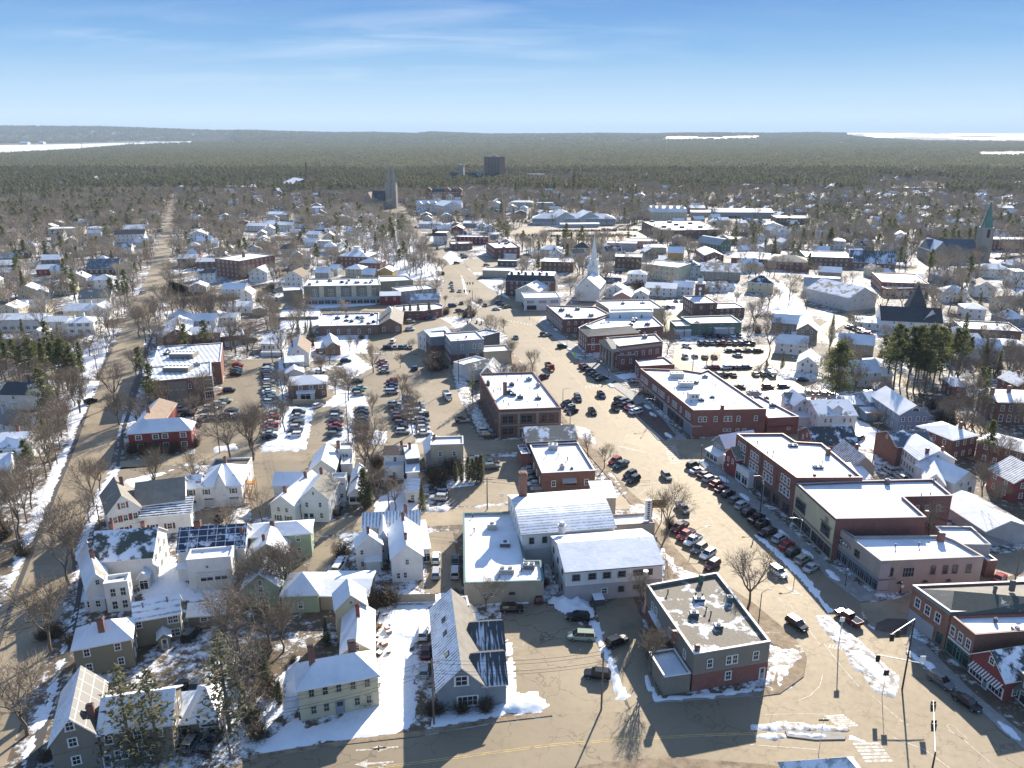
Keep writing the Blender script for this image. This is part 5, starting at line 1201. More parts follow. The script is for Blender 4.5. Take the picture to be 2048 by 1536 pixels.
b=house('brick_shop','brick house with sloping grey roof behind the low brick shop','building','brick house with one-slope grey roof',[
 (205,312,582,292,(560,192),6.2,8.6,'X',O(w='brick',r='part_shingle_45',spec={'f':[([4.5],[.55,.84],.7,.8)]})),(165,420,232,415,(205,350),4.0,0,'F',O(w='brick',r='part_dkshingle_60',win=''))])
tile('C3')
b=flatb('brick_block','big three-bay brick building with a clean white flat roof in the middle of town','building','big white-roofed brick building',[(942,1348),(1535,1325),(1270,985),(757,1000)],8.8,w='dkbrick',r='snow',rim='redtrim',
 spec={0:[([4.9],[.10,.19,.40,.49,.73,.85],1.9,2.4,'win','darktrim'),([1.2],[.10,.19,.40,.49,.73,.85],1.9,2.2,'win','darktrim')],3:[([5.0,1.4],7,1.4,2.0,'win','darktrim')]},
 face=[(0,t,t+.035,0,7.9,'taupe','pilaster') for t in (.0,.30,.60,.965)]+[(0,0,1,7.9,8.5,'taupe','cornice'),(0,0,1,4.0,4.4,'taupe','belt_course')])
tile('C3'); chim_at(b,0,1000,1190,4.2,1.3,mat='brnbrick'); unit_at(b,0,1065,1100,1.8,1.4,1.0,'dkgrey'); unit_at(b,0,1045,1180,1.8,1.4,1.3,'dkgrey'); unit_at(b,0,1145,1222,2.0,1.5,1.0,'dkgrey'); unit_at(b,0,840,1100,1.2,1.2,1.6,'dkgrey'); vent_at(b,0,(1120,1060),(1230,1140),(1160,1020),(1210,1275),(955,1150),(985,1265),(1035,1295))
tile('B2')
b=flatb('flat_building','long low building with white flat roof, turquoise roof edge and tan front wall','building','turquoise-edged flat building',[(1624,1408),(2228,1388),(2205,1235),(2085,1235),(2010,862),(1617,872)],4.4,w='tan',r='snow',rim='teal',spec={0:[([1.8],[.26,.34],.8,.8),([2.0],[.60],1.2,.6,'win','darktrim')]},noauto=(1,2,3,4,5))
unit_at(b,0,1837,975,2.2,1.6,1.3,'offwhite'); unit_at(b,0,1945,1310,3.2,1.4,1.0,'offwhite'); unit_at(b,0,1935,1105,2.2,1.7,.9,'dkgrey'); unit_at(b,0,2115,1275,2.4,1.4,1.0,'taupe'); vent_at(b,0,(1690,890),(1890,1350),(2060,1300),(1700,1000))
house('apartment_house','mint green house with snow hip roof at the bend of the lane','house','mint green house',[(0,1035,458,1002,(465,905),6.0,7.4,'HX',O(w='green',r='snow',win='fr',dens=4))]).chim(0,.35,.4,.8,.9)
house('cottage','green-walled gabled cottage with thick snow roof below the mint green house','house','green-walled gabled cottage',[(-20,1190,285,1165,(150,1050),4.6,7.6,'Y',O(w='green',r='snow'))]).chim(0,.4,.3,1.2,.6)
b=house('clapboard_house','narrow white gabled house with two chimneys and green shutters on the lane','house','green-shuttered white house',[(152,780,338,802,15,5.4,7.8,'Y',O(w='white',r='snow',spec={'f':[([3.4],[.33,.66],.7,1.2),([1.0],[.28,.70],.9,1.4,'shut')]})),(175,640,378,640,6,5.0,7.2,'X',O(w='white',r='snow',win=''))])
b.chim(0,.5,.12,1.3,.7); b.chim(0,.55,.75,1.3,.7)
b=house('barn','white barn with grey gable roof and two blue doors beside the lane','barn','white barn with blue doors',[(380,742,592,745,(600,610),6.4,9.6,'Y',O(w='white',r='snow',r2='shingle',spec={'f':[([7.2],[.48],.5,.9),([4.0],[.22,.70],.7,1.3),([1.1],[.72],.8,1.4),([.05],[.17,.36],1.5,2.4,'door','bluedoor')],'r':[([3.5],[.3,.7],.8,1.2)]}))])
b.chim(0,.5,.75,1.2,.7)
house('annex','narrow white flat-topped annex with three small upper windows','building','narrow white annex',[(608,606,722,604,(720,565),6.0,0,'F',O(w='white',r='snow',spec={'f':[([4.6],[.2,.5,.8],.6,.5),([.1],[.25],.9,2.1,'door','bluedoor'),([1.0],[.7],.9,1.2)]}))])
b=house('clapboard_house','white-roofed house with a tall brown chimney between the lane and parking lot','house','white-roofed house with tall chimney',[(452,528,645,520,(665,395),4.4,7.2,'Y',O(w='offwhite',r='snow',spec={'f':[([1.0],[.68],.9,1.5)]})),(665,385,775,382,5,5.5,0,'F',O(w='white',r='snow',spec={'f':[([3.2],[.35,.6],.9,1.3)]})),(690,500,778,495,7,3.6,0,'F',O(w='offwhite',r='snow',win=''))])
b.chim(1,.05,.1,2.6,.9,'brnbrick')
house('shed','small grey gabled shed with snow roof next to the tall evergreens','shed','small grey gabled shed',[(765,615,868,610,(885,520),3.4,5.2,'Y',O(w='grey',r='snow',win=''))])
house('carport','open white carport with snowy gable roof','carport','open white carport',[(745,712,858,708,6.5,3.0,4.6,'Y',O(w='white',r='snow',spec={'f':[([.7],[.5],3.4,1.6,'shop','trim')]}))])
b=house('clapboard_house','white gabled house, left one of the pair with steep snow roofs above the side lane','house','left of the twin white gables',[(806,1112,1000,1086,(1036,1028),6.0,8.6,'Y',O(w='white',r='snow',spec={'f':[([3.9],[.2],.7,1.2),([1.0],[.2],.7,1.3)]})),(985,1030,1038,1026,7,6.0,7.6,'Y',O(w='white',r='snow',spec={'f':[([2.0],[.3],.6,.6)]})),(878,1222,988,1214,3.0,2.9,3.3,'S',O(w='white',r='snow',win=''))])
b.chim(0,.5,.2,1.2,.6)
b=house('clapboard_house','white gabled house, right one of the pair with long snow roof and a side porch','house','right of the twin white gables',[(1072,1195,1308,1172,(1300,950),6.0,8.8,'Y',O(w='white',r='snow',spec={'f':[([4.0],[.5],.8,1.3),([.9],[.2,.42],.75,1.4)],'r':[([3.8,1.0],[.3],.7,1.2)]})),(1312,1125,1362,1120,(1345,935),3.6,4.4,'S',O(w='white',r='snow',win='f',spec={'f':[([.3],[.5],1.5,2.0,'shop')]}))])
b.chim(0,.5,.18,1.2,.6); b.chim(0,.5,.85,1.6,.7)
b=house('clapboard_house','house with white snow-gridded seam roof lying across the top of the lane','house','snow-gridded roof house',[(856,960,1282,940,(1285,840),6.0,7.8,'X',O(w='offwhite',r='streak_metal_66_X',win='f',dens=5))]); b.chim(0,.76,.45,1.8,.8)
b=house('clapboard_house','white house with a sooty brown front slope and double chimneys near the parking lot','house','white house with brown front slope',[(1018,415,1178,412,(1185,345),6.2,7.6,'X',O(w='white',r='part_brnshingle_20',rim='trim')),(1018,520,1165,512,(1160,435),3.6,0,'F',O(w='white',r='snow',win='f')),(1190,440,1282,432,(1285,355),6.6,7.4,'S',O(w='dkgrey',r='snow',win='')),(1188,545,1278,540,(1280,455),4.4,5.0,'S',O(w='white',r='snow',win=''))])
b.chim(0,.75,.8,1.2,.7); b.chim(2,.4,.7,1.6,.7)
b=house('apartment_house','tall tan boarded house with flat white roof beside the dark cedars','house','tall tan flat-roofed house',[(1370,352,1618,345,(1618,285),8.0,0,'F',O(w='tan',r='snow',win='f',st=2,dens=3.5)),(1335,400,1475,390,9,5.0,7.4,'Y',O(w='offwhite',r='snow'))]); b.chim(1,.5,.2,2.0,.7)
house('cottage','low white cottage with snow roof hidden behind the dark cedars','house','low cottage behind the cedars',[(1178,690,1285,684,(1285,600),3.6,5.4,'X',O(w='offwhite',r='snow'))])
tile('A4')
# street-front blocks on the right: polygons so their fronts follow the kerb
tile('B4')
b=flatb('corner_building','beige two-storey corner building with white flat roof, grey shopfront and an oval emblem','building','beige corner building',
 [(962,1240),(1742,1206),(1520,1078),(1432,1045),(760,1052),(600,958)],6.9,w='beige',r='snow',rim='lilac',
 spec={0:[([3.9],[.11,.52,.64,.735,.87],1.0,1.9,'win','darktrim'),([3.5],[.28],2.6,2.3,'big','pinkgrey'),([.7],[.05],1.8,2.0,'shop','darktrim'),([2.0],[.21,.46,.69],1.5,.8,'round','lilac')],
    5:[([.5],[.08,.20,.33,.46,.58,.70,.82,.93],2.6,2.3,'shop','bluegrey'),([4.3],[.12,.55],1.6,1.6,'win','darktrim'),([4.3],[.20],1.6,1.6,'win','darktrim')]},noauto=(1,2,3,4),
 face=[(0,0,.10,0,6.9,'pinkgrey','corner_pier'),(5,0,1,3.0,3.5,'bluegrey','shop_cornice'),(0,0,.17,3.0,3.4,'bluegrey','shop_cornice')])
P5=tp(600,958,6.9); P0=tp(962,1240,6.9); d=(P0-P5); ang=math.atan2(d.y,d.x); mp_=P5+d*.30; mp_.z=5.2
m=MB(); n=20
for i in range(n):
 t0,t1=6.283*i/n,6.283*(i+1)/n; m.q((0,-.2,0),(1.9*math.cos(t0),-.2,.75*math.sin(t0)),(1.9*math.cos(t1),-.2,.75*math.sin(t1)))
for i in range(n):
 t0,t1=6.283*i/n,6.283*(i+1)/n; m.q((1.55*math.cos(t0),-.22,.55*math.sin(t0)),(1.7*math.cos(t0),-.22,.63*math.sin(t0)),(1.7*math.cos(t1),-.22,.63*math.sin(t1)),(1.55*math.cos(t1),-.22,.55*math.sin(t1)),m=1)
m.q((-.9,-.23,-.1),(-.2,-.23,-.28),(.1,-.23,.1),(-.3,-.23,.3),m=1); m.q((.1,-.23,-.2),(.9,-.23,-.05),(.5,-.23,.25),m=1)
wchild(b.root,'emblem',m.mesh('emblem',[M('dkgrey'),M('sgnwhite')]),mp_,ang)
chim_at(b,0,1413,1070,2.0,1.2); vent_at(b,0,(1250,1110),(1070,1120));
house('flat_building','grey flat-roofed rear building with plain snow roof right of the beige corner building','building','grey rear flat building',[(1510,1108,1795,1112,(1620,975),6.2,0,'F',O(w='grey',r='snow',win='',rim='ltgrey')),(1770,1235,1842,1230,7,3.6,0,'F',O(w='brick',r='snow',win=''))])
b=flatb('yellow_front_building','building with yellow stucco street front, green window hoods and a huge white roof','building','yellow-fronted building',
 [(620,918),(1302,905),(1130,750),(1502,742),(1352,615),(820,628),(322,648)],9.6,w='redbrick',r='snow',rim='pinkgrey',
 spec={6:[([4.6],[.18],4.6,2.4,'big','darktrim'),([4.6],[.82],3.6,2.4,'big','darktrim'),([.5],[.1,.26,.42,.6,.76,.92],2.6,2.4,'shop','darktrim')],2:[([6.4],[.1,.32,.52,.75],.9,1.5)],0:[]},noauto=(1,3,4,5),
 face=[(6,.0,1,0,9.6,'yellow','street_front'),(6,0,1,3.3,3.9,'tan','shop_cornice'),(6,.06,.32,7.0,7.5,'greentrim','window_hood'),(6,.68,.96,7.0,7.4,'greentrim','window_hood'),(6,.78,.86,7.4,8.9,'greentrim','hood_finial'),(6,.14,.24,8.0,8.9,'greentrim','window_arch')])
chim_at(b,0,1302,905,2.0,.9,z=8.5,mat='brnbrick'); vent_at(b,0,(1265,735),(1335,730),(1360,625)); unit_at(b,0,1010,640,1.0,1.0,1.3,'dkgrey')
b=flatb('brick_block','three-storey red-brick block with rows of arched white windows along the street','building','three-storey brick block',
 [(322,605),(822,603),(512,342),(315,330),(218,268),(-130,270)],10.6,w='redbrick',r='snow',rim='redtrim',
 spec={5:[([7.6],[.06,.11,.16,.29,.34,.39,.53,.58,.63,.80,.85,.90],1.05,2.0),([4.7],[.06,.11,.16,.29,.345,.40,.53,.585,.64,.80,.855,.91],1.2,2.1),([.4],[.06,.18,.32,.46,.6,.74,.9],3.0,2.7,'shop','darktrim')],0:[]},noauto=(1,2,3,4),
 face=[(5,0,1,3.5,4.0,'darktrim','shop_cornice'),(5,.0,.012,0,10.9,'dkbrick','pilaster'),(5,.21,.225,4,10.9,'dkbrick','pilaster'),(5,.45,.465,4,10.9,'dkbrick','pilaster'),(5,.71,.725,4,10.9,'dkbrick','pilaster')])
chim_at(b,0,558,420,1.8,1.0); unit_at(b,0,485,515,2.4,1.6,.5,'dkgrey'); unit_at(b,0,295,350,2.4,1.6,.5,'dkgrey'); chim_at(b,0,457,590,.9,.6); chim_at(b,0,725,590,.9,.6); vent_at(b,0,(145,410),(25,335),(515,490),(100,415))
tile('B3')
def frontb(name,label,cat,lm,a,b_,z,D,he,hr,k,**kw):
 Pa=tp(*a,z); Pb=tp(*b_,z); dd=Pb-Pa; an=math.atan2(dd.y,dd.x); Wd=math.hypot(dd.x,dd.y)
 q=Bld(name,label,cat,lm,(Pa.x+Wd/2*math.cos(an)-D/2*math.sin(an),Pa.y+Wd/2*math.sin(an)+D/2*math.cos(an))); q.rect(Pa,an,Wd,D,he,hr,k,**kw); return q,Pa,an,Wd
q,Pa,an,Wd=frontb('shopfront_building','small grey-gabled shop with white trim and a lean-to porch at the side street corner','shop','small grey-gabled corner shop',(1618,300),(1712,356),5.2,11,5.2,7.8,'Y',w='bluegrey',r='snow',spec={'f':[([3.3],[.25,.5,.75],.9,1.4),([.6],[.2,.5,.8],1.4,1.6,'shop')]})
q.rect((Pa.x+2.2*math.sin(an),Pa.y-2.2*math.cos(an)),an,Wd,2.2,2.7,3.2,'S',w='white',r='snow',win='',spec={'f':[([.5],[.2,.5,.8],1.6,1.6,'shop')]})
frontb('gabled_shop','red gabled upper storey rising behind the white one-storey shopfronts','shop','red gable behind shopfronts',(1712,392),(1795,445),6.0,8,6.0,8.4,'Y',w='redpaint',r='part_shingle_40',win='',spec={'f':[([3.9],[.3,.7],.8,1.3)]})
b=flatb('shopfront_building','row of one-storey white shopfronts with large windows along the pavement','shop','white one-storey shopfronts',[(1888,566),(1935,560),(1780,418),(1695,425)],4.0,w='white',r='snow',noauto=(0,1,2),spec={3:[([.4],[.13,.37,.63,.87],2.6,2.4,'shop')]})
tile('C4')
b=flatb('brick_block','large two-storey red-brick block with clean snow roof carrying rooftop units and a white hut','building','large two-storey brick block',
 [(890,1352),(1585,1338),(1030,962),(958,990),(800,965),(385,952)],8.2,w='redbrick',r='snow',rim='redtrim',
 spec={0:[([4.9],[.10,.165,.31,.45,.51,.625,.865],1.05,1.7),([1.6],[.45,.51,.625,.72],1.0,.9)],
    5:[([4.9],[.03,.06,.10,.13,.16,.28,.31,.34,.39,.43,.46,.49,.58,.66,.69,.72,.80,.89,.92,.95],.95,1.9,'win'),([.4],[.04,.13,.22,.31,.40,.49,.58,.67,.76,.85,.94],3.4,2.6,'shop','darktrim')]},noauto=(1,2,3,4),
 face=[(5,0,1,3.3,3.9,'lilac','shop_cornice'),(0,0,.13,3.3,3.7,'lilac','shop_cornice'),(5,.5,.58,0,3.3,'grey','shopfront'),(5,.86,1,0,3.3,'bluegrey','shopfront')])
unit_at(b,0,730,1020,4.6,3.2,1.7,'offwhite'); unit_at(b,0,815,1108,4.8,3.2,1.7,'offwhite'); unit_at(b,0,965,1245,1.8,1.3,.7,'dkgrey'); unit_at(b,0,1068,1215,1.6,1.1,.5,'dkgrey'); chim_at(b,0,1163,1330,1.4,1.0); vent_at(b,0,(945,1065),(1070,1055),(1100,1105),(1170,1160),(950,1190),(710,1140),(795,1190))
m=MB(); m.box(-1.7,1.7,-1.4,1.4,0,2.4); m.box(-1.8,1.8,-1.5,1.5,2.4,2.55,m=1); m.box(-.9,-.1,-1.45,-1.38,1.1,1.9,m=2); m.box(.3,1.1,-1.45,-1.38,1.1,1.9,m=2)
b.rt(0,tp(885,1235,8.2),m.mesh('roof_hut',[M('white'),M('snow'),M('glass')]),'roof_hut',R(6))
b=flatb('brick_block','low red-brick annex with a snow-dusted flat roof beside the large brick block','building','low brick annex',[(1600,1425),(1895,1412),(1740,1330),(1520,1215),(1440,1215)],5.2,w='redbrick',r='snow',rim='ltgrey',noauto=(1,2,3,4),spec={0:[([1.5],[.7],1.0,1.0)]},face=[(0,.02,.85,2.6,3.0,'redtrim','sign_band')])
unit_at(b,0,1585,1235,1.4,1.2,1.0,'redtrim'); unit_at(b,0,1640,1300,1.8,1.4,1.0,'dkgrey'); unit_at(b,0,1470,1190,3,2,1.6,'ltgrey')
tile('A4')
b=flatb('brick_building','two-storey brick building with low green-grey roof on the right corner of the intersection','building','green-roofed brick corner building',[(1485,375),(2250,335),(2100,135),(1200,172)],7.4,w='orbrick',r='part_greenshingle_15',rim='trim',
 spec={3:[([4.2],[.20,.47,.74],1.3,2.0),([.3],[.85],1.4,2.4,'shop','greentrim')]},noauto=(0,1,2),face=[(3,.02,.70,.2,3.0,'grey','tarpaulin')])
m=MB(); Q=[tp(x,y,7.6) for x,y in [(1485,385),(2250,345),(2100,142),(1200,178)]]; c1=tp(1530,300,9.2); c2=tp(2250,255,9.2); c3=tp(1500,195,9.2); L0=b.loc
def lc(p): return (p.x-L0.x,p.y-L0.y,p.z)
r1=tp(1515,195,9.6)
m.q(lc(Q[0]),lc(Q[1]),lc(c2),lc(r1)); m.q(lc(Q[3]),lc(Q[0]),lc(r1),m=1); m.q(lc(Q[3]),lc(r1),lc(c2),lc(Q[2]),m=2)
q=m.build('hip_roof',[M('part_greenshingle_30'),M('shingle'),M('shingle')],b.root); WX[q.name]=(b.loc,0)
chim_at(b,0,1950,185,1.8,.8,z=9.0,mat='dkgrey'); chim_at(b,0,1820,205,1.2,.5,z=9.0,mat='dkgrey')
b=flatb('brick_building','lower brick shop building with snow roof and green-framed shopfront below the green-roofed one','shop','green-framed brick shop',[(1672,548),(2250,505),(2200,380),(1490,400)],7.0,w='orbrick',r='snow',rim='redtrim',
 spec={3:[([4.0],[.17,.5,.82],1.1,1.9),([.4],[.32],3.4,2.6,'shop','greentrim'),([.3],[.72],3.0,2.6,'shop','greentrim')]},noauto=(0,1,2),face=[(3,.05,.95,3.2,3.5,'white','shop_cornice')])
unit_at(b,0,1985,500,1.4,1.2,.6,'greentrim'); unit_at(b,0,1825,435,.5,.5,.8,'dkgrey')
# gabled red shop facing the street (ridge runs away from the street)
Pa=tp(1652,668,4.4); Pb=tp(1905,872,4.4); dd=Pb-Pa; an=math.atan2(dd.y,dd.x); Wd=math.hypot(dd.x,dd.y)
b=Bld('gabled_shop','small red gabled shop with striped awning and white trim on the right pavement','shop','small red gabled shop',(Pa.x+Wd/2*math.cos(an)-6*math.sin(an),Pa.y+Wd/2*math.sin(an)+6*math.cos(an)))
b.rect(Pa,an,Wd,13,4.4,7.6,'Y',w='redpaint',r='part_dkshingle_25',r2='part_dkshingle_55',spec={'f':[([5.2],[.56],1.0,1.3),([.7],[.22,.80],2.9,1.9,'big'),([.1],[.5],1.0,2.2,'door')]})
m=MB()
for i in range(24):
 x0=.25+(Wd-.5)*i/24; m.q((x0,-1.0,2.5),(x0+(Wd-.5)/24,-1.0,2.5),(x0+(Wd-.5)/24,0,3.3),(x0,0,3.3),m=i%2)
wchild(b.root,'awning',m.mesh('awning',[M('redtrim'),M('white')]),(Pa.x,Pa.y,0),an)
Pa=tp(1945,780,4.6); Pb=tp(2150,960,4.6); dd=Pb-Pa; an=math.atan2(dd.y,dd.x); Wd=math.hypot(dd.x,dd.y)
b=Bld('brick_shop','brown brick shop with a round emblem at the right picture edge','shop','brown brick shop with round emblem',(Pa.x+Wd/2*math.cos(an)-6*math.sin(an),Pa.y+Wd/2*math.sin(an)+6*math.cos(an)))
b.rect(Pa,an,Wd,12,5.0,0,'F',w='brnbrick',r='snow',win='',spec={'f':[([.4],[.25,.7],2.8,2.2,'shop','trim'),([3.3],[.6],.9,1.1)]},rim='trim')
m=MB(); m.tube((0,-.05,0),(0,.05,0),.55,n=20); wchild(b.root,'emblem',m.mesh('emblem',[M('sgnwhite')]),(Pa.x+.22*dd.x+.12*math.sin(an),Pa.y+.22*dd.y-.12*math.cos(an),4.0),an)
m=MB(); m.q((.3,-1.2,2.5),(Wd*.5,-1.2,2.5),(Wd*.5,0,3.3),(.3,0,3.3)); wchild(b.root,'awning',m.mesh('awning',[M('dkgreen')]),(Pa.x,Pa.y,0),an)
house('kiosk','snow-patched kiosk roof at the bottom edge beside the crosswalk','kiosk','kiosk at the bottom edge',[(330,1680,840,1640,(800,1470),3.6,6.2,'HX',O(w='white',r='part_metal_70',win='',o=.8))])
tile('B4')
# second row behind the street blocks
b=house('clapboard_house','white two-storey house with snow-blue roof, centre gable and enclosed porch','house','white house with centre gable',[(495,118,782,112,(755,0),6.0,8.8,'X',O(w='white',r='part_slate_82',spec={'f':[([3.6],[.18,.32,.68,.84],.8,1.4),([.7],[.3],2.6,1.8,'big'),([.7],[.83],2.2,1.8,'big')]})),(335,130,440,125,5,3.2,4.0,'S',O(w='white',r='snow',win='')),(600,195,705,190,2.5,2.8,3.6,'S',O(w='green',r='snow',win='',spec={'f':[([.4],[.5],2.6,1.8,'big')]})),(310,40,450,35,9,6.0,8.6,'Y',O(w='white',r='snow'))])
b.dormer(0,.5,.05,3.2,1.6,'white','snow',4); b.chim(0,.2,.8,1.8,.8); b.chim(0,.7,.9,1.6,.8)
b=house('temple_front_house','blue house with cream-trimmed pediment gable and snow roof','house','blue pedimented house',[(1108,108,1335,105,(1222,-45),6.4,9.4,'Y',O(w='blue',r='snow',rim='tantrim',gw=0,fr='trim',spec={'f':[([4.0],[.12,.35,.62,.84],.95,1.5),([1.1],[.12,.35,.62,.84],.95,1.5),([7.4],[.5],2.6,1.2,'round')],'l':[([4.0,1.1],5,.9,1.5)]})),(880,10,1000,5,9,5.2,7.2,'X',O(w='blue',r='snow')),(855,95,950,92,4,3.0,3.4,'S',O(w='blue',r='snow',win=''))])
tile('B4')
b=house('brick_house','brick gabled house with dark roof flecked with snow behind the brick block','house','dark-roofed brick gable house',[(465,345,798,342,(735,222),5.0,8.4,'X',O(w='brick',r='part_dkshingle_38',rim='trim',win='fl',dens=5))])
b=house('shed_house','tan-walled building with a grey ribbed roof striped with snow','building','ribbed grey roof building',[(742,505,918,500,(840,370),4.2,7.2,'Y',O(w='beige',r='streak_grshingle_55',r2='part_shingle_20',gw=0,spec={'f':[([2.2],[.5],.7,.9)]})),(750,600,900,595,8,3.6,4.6,'S',O(w='grey',r='snow',win=''))]); b.chim(0,.8,.7,1.6,.8)
b=house('brick_house','long brick house with grey metal roof behind and snowy white-gabled ell in front','house','long brick house with white ell',[(1090,350,1372,335,(1330,225),6.2,8.8,'X',O(w='brick',r='part_slate_35',win='')),(985,262,1075,340,10,6.2,8.6,'Y',O(w='brick',r='part_slate_35')),(1255,450,1528,448,(1400,320),6.0,8.6,'Y',O(w='white',r='snow',r2='snow',spec={'f':[([6.5],[.5],.8,.8),([3.6],[.35,.5],.8,1.2)],'l':[([3.6,1.0],6,.9,1.6)]}))]); b.chim(2,.25,.1,1.2,.8); b.chim(2,.7,.15,1.2,.7)
b=house('clapboard_house','white gabled house, left of two in front of the long brick house','house','left white gable cottage',[(1290,615,1450,640,11,4.2,6.8,'Y',O(w='white',r='snow'))])
b=house('clapboard_house','white gabled house with a dark green door, right of two beside the brick house','house','right white gable cottage',[(1525,625,1692,590,12,4.6,7.2,'Y',O(w='white',r='snow',spec={'f':[([3.0],[.3,.62],.8,1.1),([.1],[.75],1.1,2.2,'door','greentrim')],'l':[([1.2],3,.8,1.1)]}))])
b=house('warehouse','long low grey warehouse with worn snow on a shallow gable roof','warehouse','long low grey warehouse',[(1760,990,2100,960,(1620,745),4.2,6.4,'Y',O(w='grey',r='snow',r2='part_shingle_60',gw=0,win=''))])
b=house('brick_house','brick house with white porch and hipped snow roof on the right side street','house','brick house with white porch',[(1510,300,1700,262,12,6.6,8.4,'HX',O(w='brick',r='snow',win='fl')),(1700,300,2090,405,10,6.4,7.6,'HX',O(w='brick',r='snow',dens=3))])
b.chim(0,.7,.3,1.8,.9)
b=house('barn','red-painted house with grey roof striped by melting snow at the right edge','house','red-painted house',[(1785,520,1975,625,12,5.6,8.8,'X',O(w='redpaint',r='streak_shingle_70_X',fr='trim'))])
b=far('brick_mansion','big brick mansion with arched windows and two chimneys at the right edge','building','big brick mansion',1870,2200,20,7.6,8.8,'HX',14,-6,w='brick',r='snow',rim='darktrim',spec={'f':[([4.6],[.1,.28,.46,.64,.82],1.1,1.9),([1.0],[.1,.28,.46,.64,.82],1.2,2.4)]}) ; b.chim(0,.06,.5,2.2,1.1); b.chim(0,.42,.5,2.2,1.1)
# ================================================================ middle distance
tile('C1')
b=flatb('solar_building','modern brick and glass building, near wing with solar rows on a white overhanging roof','building','near solar-roofed wing',[(1370,1075),(2015,1015),(2010,880),(1395,935)],8.6,w='brick',r='solarrows',rim='trim',ph=.25,spec={0:[([5.0],[.20,.29,.38,.47,.56,.66,.76],.95,1.8),([1.3],[.20,.29,.38,.47,.56,.66,.76],.95,1.8),([.5,4.6],[.06,.94],3.0,3.0,'big','trim')]},face=[(0,.33,.62,0,8,'taupe','cladding')])
unit_at(b,0,1700,955,9,5,1.6,'taupe')
b=flatb('solar_building','modern brick building, far wing with solar rows on a white roof','building','far solar-roofed wing',[(1450,925),(2100,880),(2120,700),(1505,735)],8.2,w='brick',r='solarrows',rim='trim',ph=.25,noauto=(1,2,3)); unit_at(b,0,1755,825,9,6,1.8,'taupe')
b=house('brick_house','red-brick gabled house with dark shutters and pale snow roof behind the solar roofs','house','shuttered brick gable house',[(1545,635,1815,615,(1660,490),5.6,8.6,'Y',O(w='dkbrick',r='snow',spec={'f':[([3.0],[.27,.72],1.1,1.6,'shut'),([6.0],[.48],.9,1.2)]})),(1820,612,2012,595,9,5.2,7.4,'X',O(w='dkbrick',r='snow',spec={'f':[([2.8],[.3,.75],1.1,1.5,'shut')]}))]); b.chim(0,.55,.3,2.4,.9)
b=far('white_lodge','long white two-storey lodge with snow roof beyond the dark pine clump','building','long white lodge',-30,380,470,5.8,7.6,'X',11,3,w='white',r='snow',st=1,kinds=('shut',))
b=far('white_lodge','white linking wing with snow roof and covered porch beside the long lodge','building','white linking wing',370,625,490,5.4,7.0,'X',9,3,w='white',r='snow',kinds=('shut',),dens=5)
b=far('white_house','square white house with snow hip roof and shuttered window pairs by the pavement','house','square white house',622,880,500,5.8,7.6,'HX',11,4,w='white',r='snow',kinds=('shut','shut'),dens=4); b.chim(0,.5,.5,1.6,1.0,'white'); b.chim(0,.12,.6,1.6,.8,'white')
b=far('cream_house','cream gabled house with corrugated snow roof above the square white house','house','cream corrugated-roof house',605,870,385,4.6,7.0,'X',12,4,w='cream',r='streak_metal_80_Y'); b.chim(0,.85,.4,2,.9,'white')
b=far('white_house','white gabled house facing the street beside the cream house','house','white gable beside cream house',860,1010,380,5.4,8.2,'Y',11,8,w='white',r='snow')
b=far('white_house','pale house with grey roof and brick chimney at the left picture edge','house','pale grey-roofed house',-40,165,375,5.6,8.2,'Y',12,8,w='cream',r='part_shingle_60'); b.chim(0,.4,.4,1.8,.8)
b=far('cottage','cream cottage with two dormers, left of the corrugated-roof house','house','cream dormered cottage',175,420,350,3.6,6.6,'X',9,5,w='cream',r='snow'); b.dormer(0,.28,.15,1.8,1.1,'cream','snow',3); b.dormer(0,.7,.15,1.8,1.1,'cream','snow',3)
b=far('grey_house','large grey house with slate roof by the dark conifers near the street','house','large grey slate-roofed house',760,1030,270,5.6,9.0,'X',11,12,w='offwhite',r='part_shingle_35'); b.chim(0,.4,.5,1.6,.7)
b=far('white_house','tall white house with black roof and dark shutters left of the street','house','black-roofed white house',-20,260,1185,5.4,8.0,'X',11,-3,w='white',r='dkshingle',fr='trim',dens=5);
b=house('white_house','white gabled house with brick chimney and porch next to the black-roofed house','house','white gabled porch house',[(245,1180,485,1140,(520,1040),5.8,8.4,'Y',O(w='white',r='part_shingle_15',r2='part_shingle_30',spec={'f':[([.9],[.5,.75],1.1,1.7,'shut')]})),(95,1260,260,1245,4,2.8,3.4,'S',O(w='white',r='snow',win=''))]); b.chim(0,.3,.6,2.6,.9); b.chim(0,.2,.05,1.6,1.1,'offwhite')
